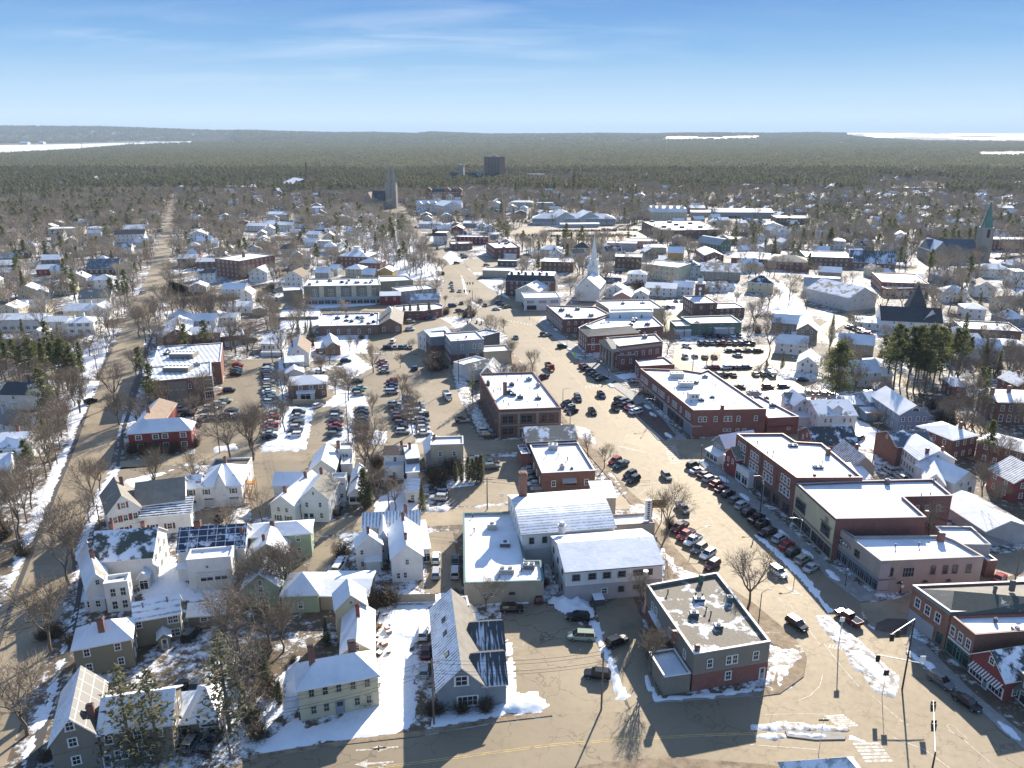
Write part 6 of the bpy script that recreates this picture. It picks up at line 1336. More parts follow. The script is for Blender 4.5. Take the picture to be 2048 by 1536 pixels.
for (l,c,lm,xl,xr,y,he,hr,k,d,a,w,r) in [
 ('pale yellow gabled house seen over the dark pines, snow on one slope','house','pale yellow pine-side house',170,330,190,5.2,7.8,'Y',11,14,'cream','snow'),
 ('cream house with bright front wall right of the tall spruce','house','cream spruce-side house',520,700,150,5.4,8,'Y',10,18,'cream','snow'),
 ('white house with snow hip roof between the street and bare maples','house','white maple-side house',900,1060,90,5.6,8,'HX',10,15,'white','snow'),
 ('small white cottage with snowy gable left of the cream cottage','house','small snowy cottage',320,450,215,3.6,6,'Y',9,15,'white','snow'),
 ('brown-walled garage with flat snow roof under the dark pines','garage','brown garage under pines',-10,180,650,3.0,3.8,'X',8,2,'brown','snow'),
 ('white barn-like shed beside the two spruces','shed','white shed by the spruces',300,410,600,4.6,6.4,'Y',8,8,'white','snow'),
 ('pink-grey house with a broad white roof near the left pines','house','pink-grey broad-roofed house',-30,160,20,5.4,7.6,'X',10,8,'offwhite','snow'),
 ('white house behind the shuttered brick gable house','house','white house behind brick gable',1600,1800,440,5.4,8,'HX',10,5,'white','snow'),
 ('white house with dark-shuttered rows behind the bare street maples','house','long shuttered white house',1760,2040,480,5.6,8,'X',10,5,'white','snow')]:
 far(c if c!='house' else 'white_house' if 'white' in l else 'cream_house',l,c,lm,xl,xr,y,he,hr,k,d,a,w=w,r=r)
tile('C2')
b=flatb('garage','small brick garage with two white doors and a blotched snow roof','garage','two-door brick garage',[(195,650),(425,630),(405,575),(205,580)],3.9,w='dkbrick',r='part_metal_75',spec={0:[([.1],[.3,.72],2.8,2.4,'garage')]},noauto=(1,2,3))
far('shed','pale grey shed behind the two-door brick garage','shed','pale grey shed',130,335,590,4.2,5.4,'X',8,3,w='ltgrey',r='snow',win='')
b=far('white_house','white cottage with a picket deck at the end of the parking lot','house','white picket-deck cottage',578,770,700,3.6,5.2,'S',9,-2,w='white',r='snow',spec={'f':[([1.2],[.15,.4,.62,.85],1.0,1.4)]})
b.rect(*[v for v in (tp(580,795,1.2),0.0,9.5,1.8)],1.2,0,'F',w='white',r='snow',win='',rname='deck_floor',wname='deck_rail')
b=house('white_house','pale blue-white gabled house with tan roof standing among the parking lots','house','tan-roofed house in the lots',[(835,800,1035,790,(1000,690),5.4,9.0,'Y',O(w='white',r='snow',r2='brnshingle')),(810,880,985,868,5,5.0,6.0,'S',O(w='ltgrey',r='snow',win='f')),(815,985,985,972,6,2.8,4.4,'Y',O(w='offwhite',r='snow',win=''))]); b.chim(0,.2,.3,3.0,.6,'brnbrick')
b=house('brick_house','brick house with pale snow roof, rounded porch and board fence between the parking lots','house','brick porch house in the lots',[(835,1095,1200,1075,(1180,1000),5.2,7.0,'HX',O(w='brnbrick',r='snow',spec={'f':[([3.3],[.32,.6,.85],1.3,1.3),([.9],[.08,.92],.9,1.3)]})),(922,1175,1085,1168,3,2.6,3.1,'S',O(w='white',r='snow',win='',spec={'f':[([0],[.5],3.6,2.3,'shop')]}))])
t=empty('board_fence',tp(1045,1280,0),'pale board fence in front of the brick porch house','fence'); m=MB(); m.box(-5.7,5.7,0,.12,0,1.8)
for i in range(30): m.box(-5.7+i*.38,-5.66+i*.38,-.03,0,0,1.85)
m.build('boards',M('tan'),t)
b=house('brick_house','brick shop house with pale gable roof opposite the drive-through bank','house','pale-gabled brick shop house',[(1200,735,1335,725,(1320,640),4.0,6.2,'Y',O(w='brick',r='snow',r2='part_shingle_60')),(1105,745,1200,738,7,2.6,3.4,'S',O(w='brick',r='snow',win=''))])
b=flatb('strip_building','long low brick building with flat snow roof and a grey cupola gable','building','long brick strip building',[(1130,545),(1700,532),(1705,415),(1160,425)],4.3,w='brnbrick',r='snow',rim='trim',dens=5,kinds=('win',),wh=2)
for x,y in ((1400,450),(1445,495),(1640,432),(1550,470),(1605,520),(1655,500),(1500,460)): unit_at(b,0,x,y,1.8,1.4,1.0,'dkgrey')
b.rect(*fit(1700,520,1920,515,(1910,400),4.4),4.4,7.4,'Y',w='brnbrick',r='shingle',win='f',dens=3.5,gw=0,spec={'f':[([1.2],[.22,.82],1.3,2)]})
m=MB(); m.box(-1.2,1.2,-1.2,1.2,0,1.8); m.q((-1.4,-1.4,1.8),(1.4,-1.4,1.8),(0,0,3)); m.q((1.4,-1.4,1.8),(1.4,1.4,1.8),(0,0,3)); m.q((1.4,1.4,1.8),(-1.4,1.4,1.8),(0,0,3)); m.q((-1.4,1.4,1.8),(-1.4,-1.4,1.8),(0,0,3)); wchild(b.root,'cupola',m.mesh('cupola',[M('white')]),tp(1805,400,7.0),0)
b=flatb('inn_building','three-storey green-grey inn with flat snow roof, white window groups and a veranda','hotel','three-storey veranda inn',[(985,160),(1720,148),(1700,82),(1030,95)],9.6,w='olive',r='snow',rim='trim',ph=.3,
 spec={0:[([6.6,4.2],[.13,.155,.33,.35,.37,.53,.55,.57,.74,.76,.78,.9,.92],.95,1.5),([6.6,4.2],[.22,.44,.64,.84],1.7,2.0,'big')]},face=[(0,x,x+.06,3.2,9.6,'cream','bay') for x in (.20,.42,.62,.82)]+[(0,x,x+.006,0,3.2,'white','post') for x in [i/12 for i in range(12)]]+[(0,0,1,3.2,3.5,'white','veranda_beam')])
for x,y in ((1120,120),(1250,110),(1345,122),(1360,122),(1420,105),(1400,130),(1485,125),(1510,125),(1500,80),(1640,110),(1625,125)): unit_at(b,0,x,y,1.6,1.4,.9,'ltgrey')
b.rect(*fit(1000,280,1725,268,3.0,3.2),3.2,0,'F',w='grey',r='snow',spec={'f':[([.5],[.04+.085*i for i in range(12)],3.2,2.2,'shop','ltgrey')]})
b.rect(*fit(795,205,975,195,12,5.0),5.0,0,'F',w='taupe',r='snow',win='')
b=flatb('flat_building','plain taupe flat-roofed extension right of the veranda inn','building','taupe inn extension',[(1720,118),(2030,102),(1960,60),(1700,65)],6.8,w='taupe',r='snow',dens=12)
b=house('maroon_house','maroon-sided building with snow roof joined to a grey metal-roofed one','building','maroon-sided building',[(1715,245,1910,240,9,5.2,6.6,'X',O(w='maroon',r='snow',spec={'f':[([2.6],[.3,.7],1.0,1.6)]})),(1915,215,2250,180,14,5.4,0,'F',O(w='bluegrey',r='snow')),(2010,280,2280,272,6,4.2,6.6,'X',O(w='grey',r='part_metal_70'))])
for (l,c,lm,xl,xr,y,he,hr,k,d,a,w,r) in [
 ('white house with grey half-timbered gable behind the veranda inn','house','half-timbered gable house',800,975,60,6.6,10.0,'Y',13,-8,'white','brnshingle'),
 ('white gabled house with snowed roof left of the half-timbered one','house','white gable by the inn road',455,640,20,5.6,8.6,'Y',12,-6,'white','snow'),
 ('mustard yellow gabled house with porch right behind the inn','house','mustard yellow gable house',1690,1835,10,5.2,7.6,'Y',9,-8,'mustard','snow'),
 ('blue-grey house with snow roof and dormer behind the inn','house','blue-grey dormer house',1090,1225,20,4.6,7.2,'X',9,-8,'bluegrey','snow'),
 ('white house with light roof in the trees left of the inn','house','light-roofed house left of inn',205,420,180,4.8,7.4,'X',10,0,'white','snow'),
 ('white garage block by the fenced snow yard left of the inn','garage','white garage left of inn',380,490,230,4.6,7.2,'Y',10,4,'white','snow'),
 ('low white building with long snow roof beyond the brick garage','building','low long snow-roofed building',190,480,345,3.8,5.4,'X',10,2,'white','snow'),
 ('white two-storey house among bare trees above the brick garage','house','white house above brick garage',60,190,440,5.4,7.4,'HX',9,3,'white','snow'),
 ('white house with square windows right of the bare maple row','house','square-windowed white house',190,340,450,5.0,6.4,'X',8,3,'white','snow'),
 ('small flat-roofed white shed at the corner of the snow yard','shed','flat shed at snow yard',490,640,375,3.2,4.2,'Y',7,0,'tan','snow')]:
 far({'house':'gabled_house'}.get(c,c),l,c,lm,xl,xr,y,he,hr,k,d,a,w=w,r=r)
tile('C3')
b=flatb('curved_shop','low brick shop with rounded snow roof and tall cedars in front of the crossroads','shop','low brick shop by the crossroads',[(-50,405),(230,400),(400,375),(415,345),(345,325),(225,330),(-50,350)],3.8,w='redbrick',r='snow',rim='ltgrey',dens=4,kinds=('shop',))
b=house('grey_house','three-storey grey and brick house with flat roofs and white windows near the lots','building','grey-over-brick house',[(485,690,800,668,(745,590),9.4,0,'F',O(w='bluegrey',r='snow',w2=('dkbrick',4.2),spec={'f':[([6.2],[.34,.70,.88],1.0,1.9),([2.2],[.48,.80],1.0,1.8)]})),(290,650,480,635,10,8.0,0,'F',O(w='bluegrey',r='snow',w2=('dkbrick',4.6),win='')),(165,605,300,650,11,6.6,9.2,'Y',O(w='white',r='snow')),(800,790,1055,775,9,4.8,0,'F',O(w='tan',r='streak_metal_80',win='')),(800,640,950,600,8,7.8,0,'F',O(w='dkgrey',r='snow',win='')),(612,915,820,855,6,4.6,0,'F',O(w='white',r='snow',win=''))]); b.chim(0,.0,.9,1.6,.6); b.chim(0,.55,.4,.8,.6)
b=house('cottage','small tan gabled cottage with snowy roof tucked behind the big white-roofed building','house','tan gabled cottage',[(770,985,900,990,(870,890),4.2,6.8,'Y',O(w='tan',r='snow',r2='part_dkshingle_60')),(680,950,885,905,6,4.6,6.4,'X',O(w='offwhite',r='part_dkshingle_40',win='')),(895,980,1055,970,6,3.6,4.2,'X',O(w='tan',r='snow',win=''))])
b=far('shingle_house','dark steep-roofed house with small chimneys beside the main street bend','house','dark steep-roofed house',570,770,570,3.8,7.2,'Y',9,-12,w='grey',r='shingle',win=''); b.chim(0,.3,.3,1.2,.6); b.chim(0,.7,.5,1.2,.6); b.chim(0,.85,.8,1.6,.5)
b=house('white_shop','white two-storey shop building with long window rows and hipped snow roof at the crossroads','shop','white shop at the crossroads',[(1185,275,1530,268,(1510,215),6.4,0,'F',O(w='white',r='snow',spec={'f':[([3.8],[.09,.12,.15,.18,.21,.24,.41,.44,.47,.50,.53,.56,.59,.74,.77,.80,.83,.86,.89,.92],.7,1.7),([.5],[.2],5.0,2.3,'shop','darktrim')],'l':[([3.8],8,.8,1.6),([.5],4,2.8,2.2,'shop','darktrim')]})),(1100,190,1320,205,(1250,130),6.4,9.6,'Y',O(w='offwhite',r='snow',win='l'))])
b=far('mansard_building','three-storey dark brick hotel block with black mansard roof and dormers','hotel','black mansard brick block',1005,1480,108,8.6,12.0,'M',16,-8,w='dkbrick',r='dkshingle',r2='snow',dens=3.2)
for u in (.12,.26,.40,.54,.68,.82): b.dormer(0,u,.03,1.5,1.6,'dkgrey','snow',1.6)
b.chim(0,.3,.4,1.6,1.0,'dkbrick'); b.chim(0,.7,.4,1.6,1.0,'dkbrick')
b=far('flat_shop','low flat tan shop with white gable sign front beside the mansard block','shop','low flat tan shop',785,1085,12,4.2,0,'F',13,-8,w='tan',r='snow',dens=6)
# white church with steeple
tile('C3')
Pa=tp(1665,165,7.4); Pb=tp(1880,150,7.4); wd=(Pb-Pa).length; a=R(-14);
b=Bld('church','white wooden church with slim white steeple and teal-tinted roof by the crossroads','church','white steeple church',(Pa.x+wd/2,Pa.y+12))
b.rect(Pa,a,wd,24,7.4,13.0,'Y',w='white',r='part_copper_55',r2='snow',gw=0,spec={'l':[([2.0],5,1.2,3.8)],'f':[([8],[.5],.7,1.2)]})
tw=MB(); tw.box(-2.4,2.4,-2.4,2.4,0,15.5); tw.box(-2.7,2.7,-2.7,2.7,15.5,15.9); tw.box(-1.9,1.9,-1.9,1.9,15.9,20);
for sx_ in(-1,1):
 for sy_ in(-1,1): tw.tube((sx_*2.2,sy_*2.2,15.9),(sx_*2.2,sy_*2.2,18.6),.22,.02,n=4); tw.tube((sx_*1.7,sy_*1.7,20),(sx_*1.7,sy_*1.7,22),.18,.02,n=4)
tw.tube((0,0,20),(0,0,24),1.35,1.15,n=8); tw.tube((0,0,24),(0,0,34),1.15,.03,n=8); tw.box(-2.0,2.0,-2.0,2.0,19.9,20.1)
for sx_ in(-1,1): tw.box(-.5,.5,sx_*1.93-.02,sx_*1.93+.02,16.6,19.2,m=1); tw.box(sx_*1.93-.02,sx_*1.93+.02,-.5,.5,16.6,19.2,m=1)
bp=Vector((Pa.x+wd/2*math.cos(a)-23*math.sin(a),Pa.y+wd/2*math.sin(a)+23*math.cos(a),0))
wchild(b.root,'steeple',tw.mesh('steeple',[M('white'),M('ltgrey')]),bp,a,(1.3,1.3,1.0))
tile('C3')
for (l,c,lm,xl,xr,y,he,hr,k,d,a,w,r) in [('white house with black roof right of the steeple church','house','black-roofed house by church',1925,2090,130,5.0,7.8,'X',10,-14,'white','part_dkshingle_35')]:
 far('white_house',l,c,lm,xl,xr,y,he,hr,k,d,a,w=w,r=r)
b=flatb('brick_building','brick building with a long snow-covered awning along the main street pavement','building','long awninged brick building',[(1555,480),(1860,470),(1990,425),(1870,360),(1395,345)],6.4,w='brick',r='snow',rim='pinkgrey',dens=3.2,face=[(4,0,1,3.0,3.5,'ltgrey','awning_band')])
for x,y in ((1545,385),(1690,380),(1820,440),(1600,440)): unit_at(b,0,x,y,2.4,1.8,1.1,'taupe')
tile('C4')
b=flatb('brick_building','brick building with broad snow roof and white roof house behind the slate-fronted bank','building','broad brick commercial building',[(245,575),(605,545),(500,450),(60,455),(-110,520)],8.0,w='dkbrick',r='snow',rim='ltgrey',dens=5);
for x,y in ((80,520),(290,530),(450,525),(330,480)): unit_at(b,0,x,y,2.2,1.8,1.1,'brown')
b=flatb('flat_building','large flat-roofed building with tinted snow behind the awninged brick building','building','large tan flat-roofed building',[(90,385),(610,375),(480,290),(-40,300)],7.6,w='tan',r='snow',rim='pinkgrey',dens=12)
b=flatb('flat_building','small white penthouse block between the two big flat roofs','building','white penthouse block',[(290,410),(505,408),(500,378),(85,385),(92,415)],10.4,w='white',r='snow',dens=8)
tile('C3')
b=flatb('bank_building','brick bank with slate-edged mansard roof, white trim and side street corner','bank','slate-edged brick bank',[(1785,635),(2060,628),(2290,590),(2150,515),(1780,520),(1700,560)],7.2,w='redbrick',r='snow',rim='white',spec={0:[([4.4,1.4],[.2,.6],1.1,2.0)],5:[([4.4,1.4],4,1.1,2.0)]},noauto=(1,2,3,4),face=[(0,0,1,3.6,4.0,'white','cornice')])
m=MB(); Q=[tp(x,y,7.8) for x,y in [(1785,635),(2285,600),(2150,515),(1700,560)]]; Q2=[tp(x,y,9.6) for x,y in [(1830,560),(2200,530),(2110,500),(1765,525)]]; L0=b.loc
for i in range(4): j=(i+1)%4; m.q(lc(Q[i]),lc(Q[j]),lc(Q2[j]),lc(Q2[i]))
m.q(*[lc(p) for p in Q2],m=1); q=m.build('mansard',[M('grshingle'),M('snow')],b.root); WX[q.name]=(b.loc,0)
tile('C4')
b=flatb('bank_building','brick temple-front bank with tall stone columns facing the main street','bank','columned brick bank',[(180,740),(598,690),(530,620),(60,655)],9.2,w='redbrick',r='snow',rim='stone',spec={0:[([5.0],[.07,.24,.40,.56,.72,.88],1.2,1.8)]},noauto=(1,2,3),face=[(0,0,1,7.9,9.0,'stone','entablature'),(3,0,1,7.6,9.2,'stone','entablature')])
Pb=tp(180,740,9.2); Pa=tp(60,655,9.2); d=(Pb-Pa); an=math.atan2(d.y,d.x); Ld=math.hypot(d.x,d.y); out=Vector((d.y,-d.x,0)).normalized()*2.4
m=MB(); m.box(-.3,Ld+.3,-3.0,.2,7.6,8.9); m.box(-.3,Ld+.3,-3.2,.2,0,.6); m.q((-.3,-3.0,8.9),(Ld+.3,-3.0,8.9),(Ld/2,-3.0,11)); m.q((-.3,-3.0,8.9),(Ld/2,-3.0,11),(Ld/2,0,11),(-.3,0,8.9)); m.q((Ld/2,-3.0,11),(Ld+.3,-3.0,8.9),(Ld+.3,0,8.9),(Ld/2,0,11)); wchild(b.root,'portico',m.mesh('portico',[M('stone')]),(Pa.x,Pa.y,0),an)
m=MB(); m.tube((0,0,.6),(0,0,7.6),.5,.42,n=12); m.box(-.6,.6,-.6,.6,.6,.9); m.box(-.6,.6,-.6,.6,7.3,7.6); cm=m.mesh('column',[M('stone')])
for i in range(5): p=Pa+d*(i/4*.94+.03)+out; wchild(b.root,'column',cm,(p.x,p.y,0),an)
b.rect(*fit(170,825,335,818,4,5.6),5.6,0,'F',w='redbrick',r='snow',spec={'f':[([2.6],[.3,.75],1.0,1.8)]})
b=flatb('bank_annex','low brick annex with arched windows and snow roof in front of the columned bank','building','low brick bank annex',[(380,930),(710,912),(610,840),(330,865)],4.8,w='redbrick',r='snow',rim='redtrim',spec={3:[([.8],[.3,.7],1.3,2.8)]},noauto=(0,1,2))
b=flatb('green_building','green-walled low building with white flat roofs facing the parked rows','building','green-walled low building',[(865,520),(1350,510),(1250,440),(770,455)],5.2,w='dkgreen',r='snow',rim='ltgrey',dens=6,kinds=('shop',))
b.flat([tp(x,y,4.4) for x,y in [(720,545),(865,540),(800,485),(665,490)]],4.4,w='dkgreen',r='snow',rim='ltgrey',noauto=(0,1,2,3)); b.rect(*fit(725,580,868,575,2.5,3.0),3.0,3.5,'S',w='ltgrey',r='snow',win=''); b.rect(*fit(1105,560,1280,550,2.5,3.4),3.4,3.9,'S',w='ltgrey',r='snow',win='')
b=house('fire_station','brick building with square clock tower topped by a pale cupola','building','brick clock-tower building',[(900,325,1120,320,(1065,250),7.0,0,'F',O(w='dkbrick',r='snow',rim='white',spec={'f':[([4.4],[.3,.75],1.0,1.6),([1.2],[.75],1.0,1.6)],'l':[([4.4,1.2],4,1.0,1.7)]})),(1115,375,1380,365,12,4.6,0,'F',O(w='dkbrick',r='snow'))])
tc_=tp(955,250,7.0); m=MB(); m.box(-2.3,2.3,-2.3,2.3,0,13.5); m.box(-2.7,2.7,-2.7,2.7,13.5,14.1,m=1); m.tube((0,0,14.1),(0,0,16.6),1.5,n=8,m=1); m.tube((0,0,16.6),(0,0,18.6),1.8,.2,n=8,m=2); m.tube((0,-2.42,11),(0,-2.30,11),.85,n=20,m=3); m.box(-.5,.5,-2.36,-2.3,7.4,9.4,m=3)
wchild(b.root,'clock_tower',m.mesh('clock_tower',[M('dkbrick'),M('white'),M('copper'),M('sgnwhite')]),(tc_.x,tc_.y+2,0),R(-8))
for (nm,l,c,lm,xl,xr,y,he,hr,k,d,a,w,r) in [
 ('white_house','white house with steep snow roof left of the parking rows edge','house','white L-shaped house',1690,1960,700,4.8,7.6,'X',9,-20,'white','snow'),
 ('white_house','white gabled house below the L-shaped one with grey side slope','house','white house near snow heap',1890,2060,890,4.6,7.4,'Y',13,-24,'white','snow'),
 ('cream_house','cream house with grey hipped roof and dark porch behind bare trees','house','cream hip-roofed house',1420,1640,120,6.0,9.2,'HX',12,-20,'cream','part_dkshingle_40'),
 ('white_house','white house with triple snow gables right of the steeple church','house','white triple-gabled house',440,720,170,5.0,7.0,'X',12,-16,'white','snow'),
 ('white_house','white house with broad gable beside the triple-gabled one','house','broad white gable house',700,880,160,5.4,7.8,'X',11,-16,'white','snow'),
 ('pink_house','peach coloured gable house below the church','house','peach gable house',130,290,250,4.0,6.4,'Y',10,-16,'pink','snow'),
 ('white_house','white house with dark snow-striped roof by the peach house','house','white house by the peach one',60,240,190,5.0,8.0,'Y',11,-14,'white','part_dkshingle_50'),
 ('white_house','white shop house with brown porch right of the peach house','house','small white shop house',320,455,230,3.6,5.8,'Y',10,-14,'white','snow'),
 ('pale_house','pale blue-roofed house with cream walls beyond the street fork','house','pale blue-roofed house',1650,1870,500,4.2,7.2,'X',10,-22,'greybrown','snow'),
 ('gabled_house','grey-brown gabled house by the evergreens near the right lots','house','grey-brown gable by evergreens',1890,2060,570,4.6,7.6,'Y',11,-22,'greybrown','snow')]:
 far(nm,l,c,lm,xl,xr,y,he,hr,k,d,a,w=w,r=r)
b=far('white_house','white house with brick chimneys and porch by the snowy heap, roof half brown','house','half-brown-roofed white house',1780,1960,1290,5.2,8.0,'X',10,-10,w='white',r='part_shingle_55')
tile('C5')
b=far('barrel_roof_building','barrel-roofed pale metal building with a white veranda at the bend','building','barrel-roofed building',-30,262,165,4.6,9.6,'A',17,-20,w='offwhite',r='metal');
b=far('white_terrace','row of grey-white gabled townhouses with snow dormers along the right street','building','grey-white townhouse row',355,680,250,7.2,12.0,'Y',30,24,w='ltgrey',r='part_shingle_70',dens=6)
b=far('brick_building','large low brick building with bright flat roof and white loading doors','building','brick building with loading doors',720,1120,130,6.0,0,'F',34,-14,w='redbrick',r='snow',rim='redtrim',kinds=('shop',),dens=4)
b.rect(*fit(745,185,1120,175,6,4.0),4.0,0,'F',w='redbrick',r='snow',spec={'f':[([.2],[.3,.5,.72,.9],3.0,2.8,'garage')]})
b=far('white_church','white church with very steep dark pyramid spire roof and crenellated entrance','church','dark-spired white church',720,1240,490,5.0,10.5,'X',14,-14,w='white',r='dkshingle',dens=8)
pz=tp(980,430,0); m=MB(); m.box(-4,4,-4,4,0,9.5);
for i in range(4):
 c4=[(-4.4,-4.4),(4.4,-4.4),(4.4,4.4),(-4.4,4.4)]; p,q_=c4[i],c4[(i+1)%4]; m.q((p[0],p[1],9.5),(q_[0],q_[1],9.5),(0,0,21),m=1)
for i in range(6): m.box(-4+i*1.45,-3.3+i*1.45,-4.2,-3.9,9.3,10.4)
g=G(TT[0]+985*TT[2],TT[1]+540*TT[2]); wchild(b.root,'spire',m.mesh('spire',[M('white'),M('dkshingle')]),(g.x,g.y,0),R(-14))
b.rect(*fit(1080,480,1230,470,14,5.5),5.5,10.5,'Y',w='white',r='dkshingle',win='',gw=0)
for (nm,l,c,lm,xl,xr,y,he,hr,k,d,a,w,r) in [
 ('white_house','long white two-storey house with verandas right of the spired church','house','white veranda house',1500,1680,370,5.6,7.4,'HX',12,-14,'white','snow'),
 ('flat_building','low brick school wing with white flat roof behind the tall pines','building','low flat school wing',1500,1990,580,4.2,0,'F',18,-14,'brnbrick','snow'),
 ('brick_house','small brick house with snowy hip roof right of the pines','house','small brick hip-roofed house',1375,1500,1105,5.0,6.8,'HX',10,-10,'redbrick','snow'),
 ('gabled_house','tan gable house with flat-roofed grey extension among the evergreens','house','tan gable by the big pine',310,600,700,5.0,8.0,'X',10,-20,'tan','snow'),
 ('shed','small blue-grey shed with white roof beside the blue pedimented house','shed','small blue-grey shed',640,770,1130,3.0,4.6,'P',6,-15,'bluegrey','snow'),
 ('garage','brown garage with tan snowy hip roof between the big pine and pine row','garage','brown hip-roofed garage',540,710,910,3.6,5.6,'P',10,-20,'brown','snow'),
 ('white_house','white farmhouse with grey shingle roof above the veranda house','house','white farmhouse right',1290,1500,210,5.4,8.2,'HX',11,-14,'white','snow'),
 ('white_house','tall white gable house right of the white farmhouse','house','tall white gable right',1600,1770,160,6.0,9.0,'Y',14,-16,'white','part_dkshingle_30'),
 ('cream_house','cream house with flat white roof at the far right behind bare trees','house','cream flat-topped house',1830,2060,720,4.6,6,'HX',12,-14,'cream','snow'),
 ('white_house','white house with steep snow roof in the bare trees behind the pines','house','white house behind the pines',1610,1830,760,5.0,8.2,'X',12,-14,'offwhite','snow'),
 ('garage','grey garage with flat pale roof next to the centre-gable white house','garage','grey garage by gable house',350,545,1275,3.4,4.4,'X',9,-6,'grey','snow'),
 ('cottage','low white cottage left of the dark-spired church','house','low cottage by spired church',460,700,500,3.4,4.4,'X',14,-18,'white','snow')]:
 far(nm,l,c,lm,xl,xr,y,he,hr,k,d,a,w=w,r=r)
# ================================================================ far rows
tile('D1')
for (nm,l,c,lm,xl,xr,y,he,hr,k,d,a,w,r) in [
 ('white_school','broad white building with dark roof and centre gable left of the far street','building','dark-roofed centre-gable building',1100,1360,1040,6.4,9.4,'X',13,14,'white','dkshingle'),
 ('white_house','white gable house with snow roof behind the centre-gable building','house','white gable behind centre gable',1180,1390,985,6.0,8.8,'X',13,14,'white','snow'),
 ('cream_house','cream gabled house with tan roof beside the dark solar roof','house','cream tan-roofed gable',1130,1250,1330,5.6,8.4,'Y',13,18,'cream','brnshingle'),
 ('brick_row','brick row house with pale snow roof right of the far street','building','brick row house',1690,1865,1270,6.0,8.2,'X',11,6,'brnbrick','snow'),
 ('brick_row','lower brick wing with snow roof joined to the brick row house','building','lower brick wing',1865,2060,1300,5.2,7.0,'X',10,6,'brnbrick','snow'),
 ('white_house','white gabled house facing the camera right of the far street','house','white gable right of far street',1800,1960,1040,5.6,8.6,'Y',12,10,'white','snow'),
 ('flat_hall','flat snow-roofed hall with cream walls among far bare trees','building','flat far hall',465,750,990,6.0,0,'F',16,10,'cream','snow'),
 ('brick_house','small brick building with patchy roof right of the flat far hall','building','patchy brick far building',840,1010,985,5.6,7.0,'X',12,10,'brnbrick','part_shingle_50'),
 ('dark_barn','large dark slate roof striped with snow in the left trees','building','dark striped slate roof',830,1110,1370,3.5,9.4,'X',14,8,'brown','streak_slate_30_X'),
 ('brown_house','brown house with thin snow roof at the left edge of the far trees','house','brown house at far left',-30,140,1330,5.0,7.4,'X',12,10,'greybrown','snow'),
 ('red_house','long low red house with white roof in the left trees','house','long low red house',350,510,1370,4.0,6.2,'X',10,12,'redpaint','snow'),
 ('brown_house','brown-gabled house with snow roof right of the pines','house','brown gable far left',395,560,1280,5.2,7.8,'X',12,10,'greybrown','snow')]:
 far(nm,l,c,lm,xl,xr,y,he,hr,k,d,a,w=w,r=r)
tile('D2')
b=far('brick_building','tall brick block with bright orange sunlit side and flat snow roof','building','tall orange-sided brick block',110,400,1290,11.0,0,'F',30,-30,w='orbrick',r='snow',rim='trim',dens=4); b.chim(0,.45,.5,3,1.6)
b=far('cupola_mansion','brick mansion with hipped snow roofs, corner chimneys and white cupola','building','cupola-topped mansion',1300,1600,1250,7.0,10.2,'HX',18,-12,w='brick',r='snow'); b.chim(0,.3,.4,2.4,1.2); b.chim(0,.8,.4,2.4,1.2)
m=MB(); m.box(-1.8,1.8,-1.8,1.8,0,2.6); m.box(-2.2,2.2,-2.2,2.2,2.6,3.0); wchild(b.root,'cupola',m.mesh('cupola',[M('white')]),(b.loc.x,b.loc.y,9.6),R(-12))
for (nm,l,c,lm,xl,xr,y,he,hr,k,d,a,w,r) in [
 ('brick_house','low brick house with hipped snow roof left of the mustard house','house','low brick hip house',1510,1710,1310,4.4,7.2,'HX',13,-12,'brick','snow'),
 ('cream_house','cream and grey house with snow hip roof in the cluster below the mansion','house','cream cluster house',1380,1540,1370,5.4,7.6,'HX',11,-12,'cream','snow'),
 ('gabled_house','yellow gable house with dark roof beside the cupola mansion','house','yellow gable by mansion',1320,1430,1230,6.0,9.4,'Y',12,-12,'yellow','dkshingle'),
 ('cottage','pale blue cottage with snow roof left of the cluster','house','pale blue cottage',1220,1310,1370,4.4,6.8,'X',9,-10,'ltgrey','snow'),
 ('brick_house','small shingled house with snow gable right of the cream cluster','house','small snow gable in cluster',1540,1650,1420,4.4,7.4,'X',9,-12,'stone','snow'),
 ('college_hall','low brick college hall with snow roof in front of the dark wedge roof','building','low college hall',700,840,620,6,8.6,'X',18,-12,'brnbrick','snow'),
 ('college_hall','long flat white-roofed college building at the pine edge','building','long flat college roof',190,520,590,6,0,'F',30,-6,'tan','snow'),
 ('college_hall','flat grey-roofed college block behind the thin brick chimney','building','flat college block',820,1100,560,7,0,'F',30,-6,'tan','snow'),
 ('college_hall','white-roofed college building left of the twin-spired church','building','college roof left of twin spires',1140,1300,530,8,0,'F',24,-10,'ltgrey','snow'),
 ('college_hall','small snowy college roof by the twin-spired church','building','small college roof',1240,1400,560,6,8,'HX',20,-10,'cream','snow'),
 ('white_house','white house with pale snow roof in front of the twin-spired church','house','white house before twin spires',1060,1170,790,5.6,7.4,'X',12,-10,'white','snow'),
 ('yellow_house','long pale yellow house with a white cupola spire among bare trees','building','long pale yellow house',630,850,850,6,8.2,'X',14,-8,'cream','snow'),
 ('white_house','long pale house with snow roof below the pale yellow house','house','long pale house',430,620,960,5,7,'X',12,-8,'white','snow'),
 ('white_house','white house with wide snow roof left of the dark spruce','house','wide white house',615,880,950,5.5,7.5,'X',12,-8,'white','snow'),
 ('blue_house','house with blue-tinted snow roof below the bare grove','house','blue-tinted roof house',1010,1130,1040,5,7.2,'X',11,-10,'offwhite','snow'),
 ('white_house','low white house below the blue-tinted roof','house','low white grove house',980,1100,1110,4.2,6.4,'X',10,-10,'white','snow'),
 ('flat_house','flat-roofed light house beside the low white grove house','house','flat grove house',1110,1240,1110,5,0,'F',10,-10,'offwhite','snow')]:
 far(nm,l,c,lm,xl,xr,y,he,hr,k,d,a,w=w,r=r)
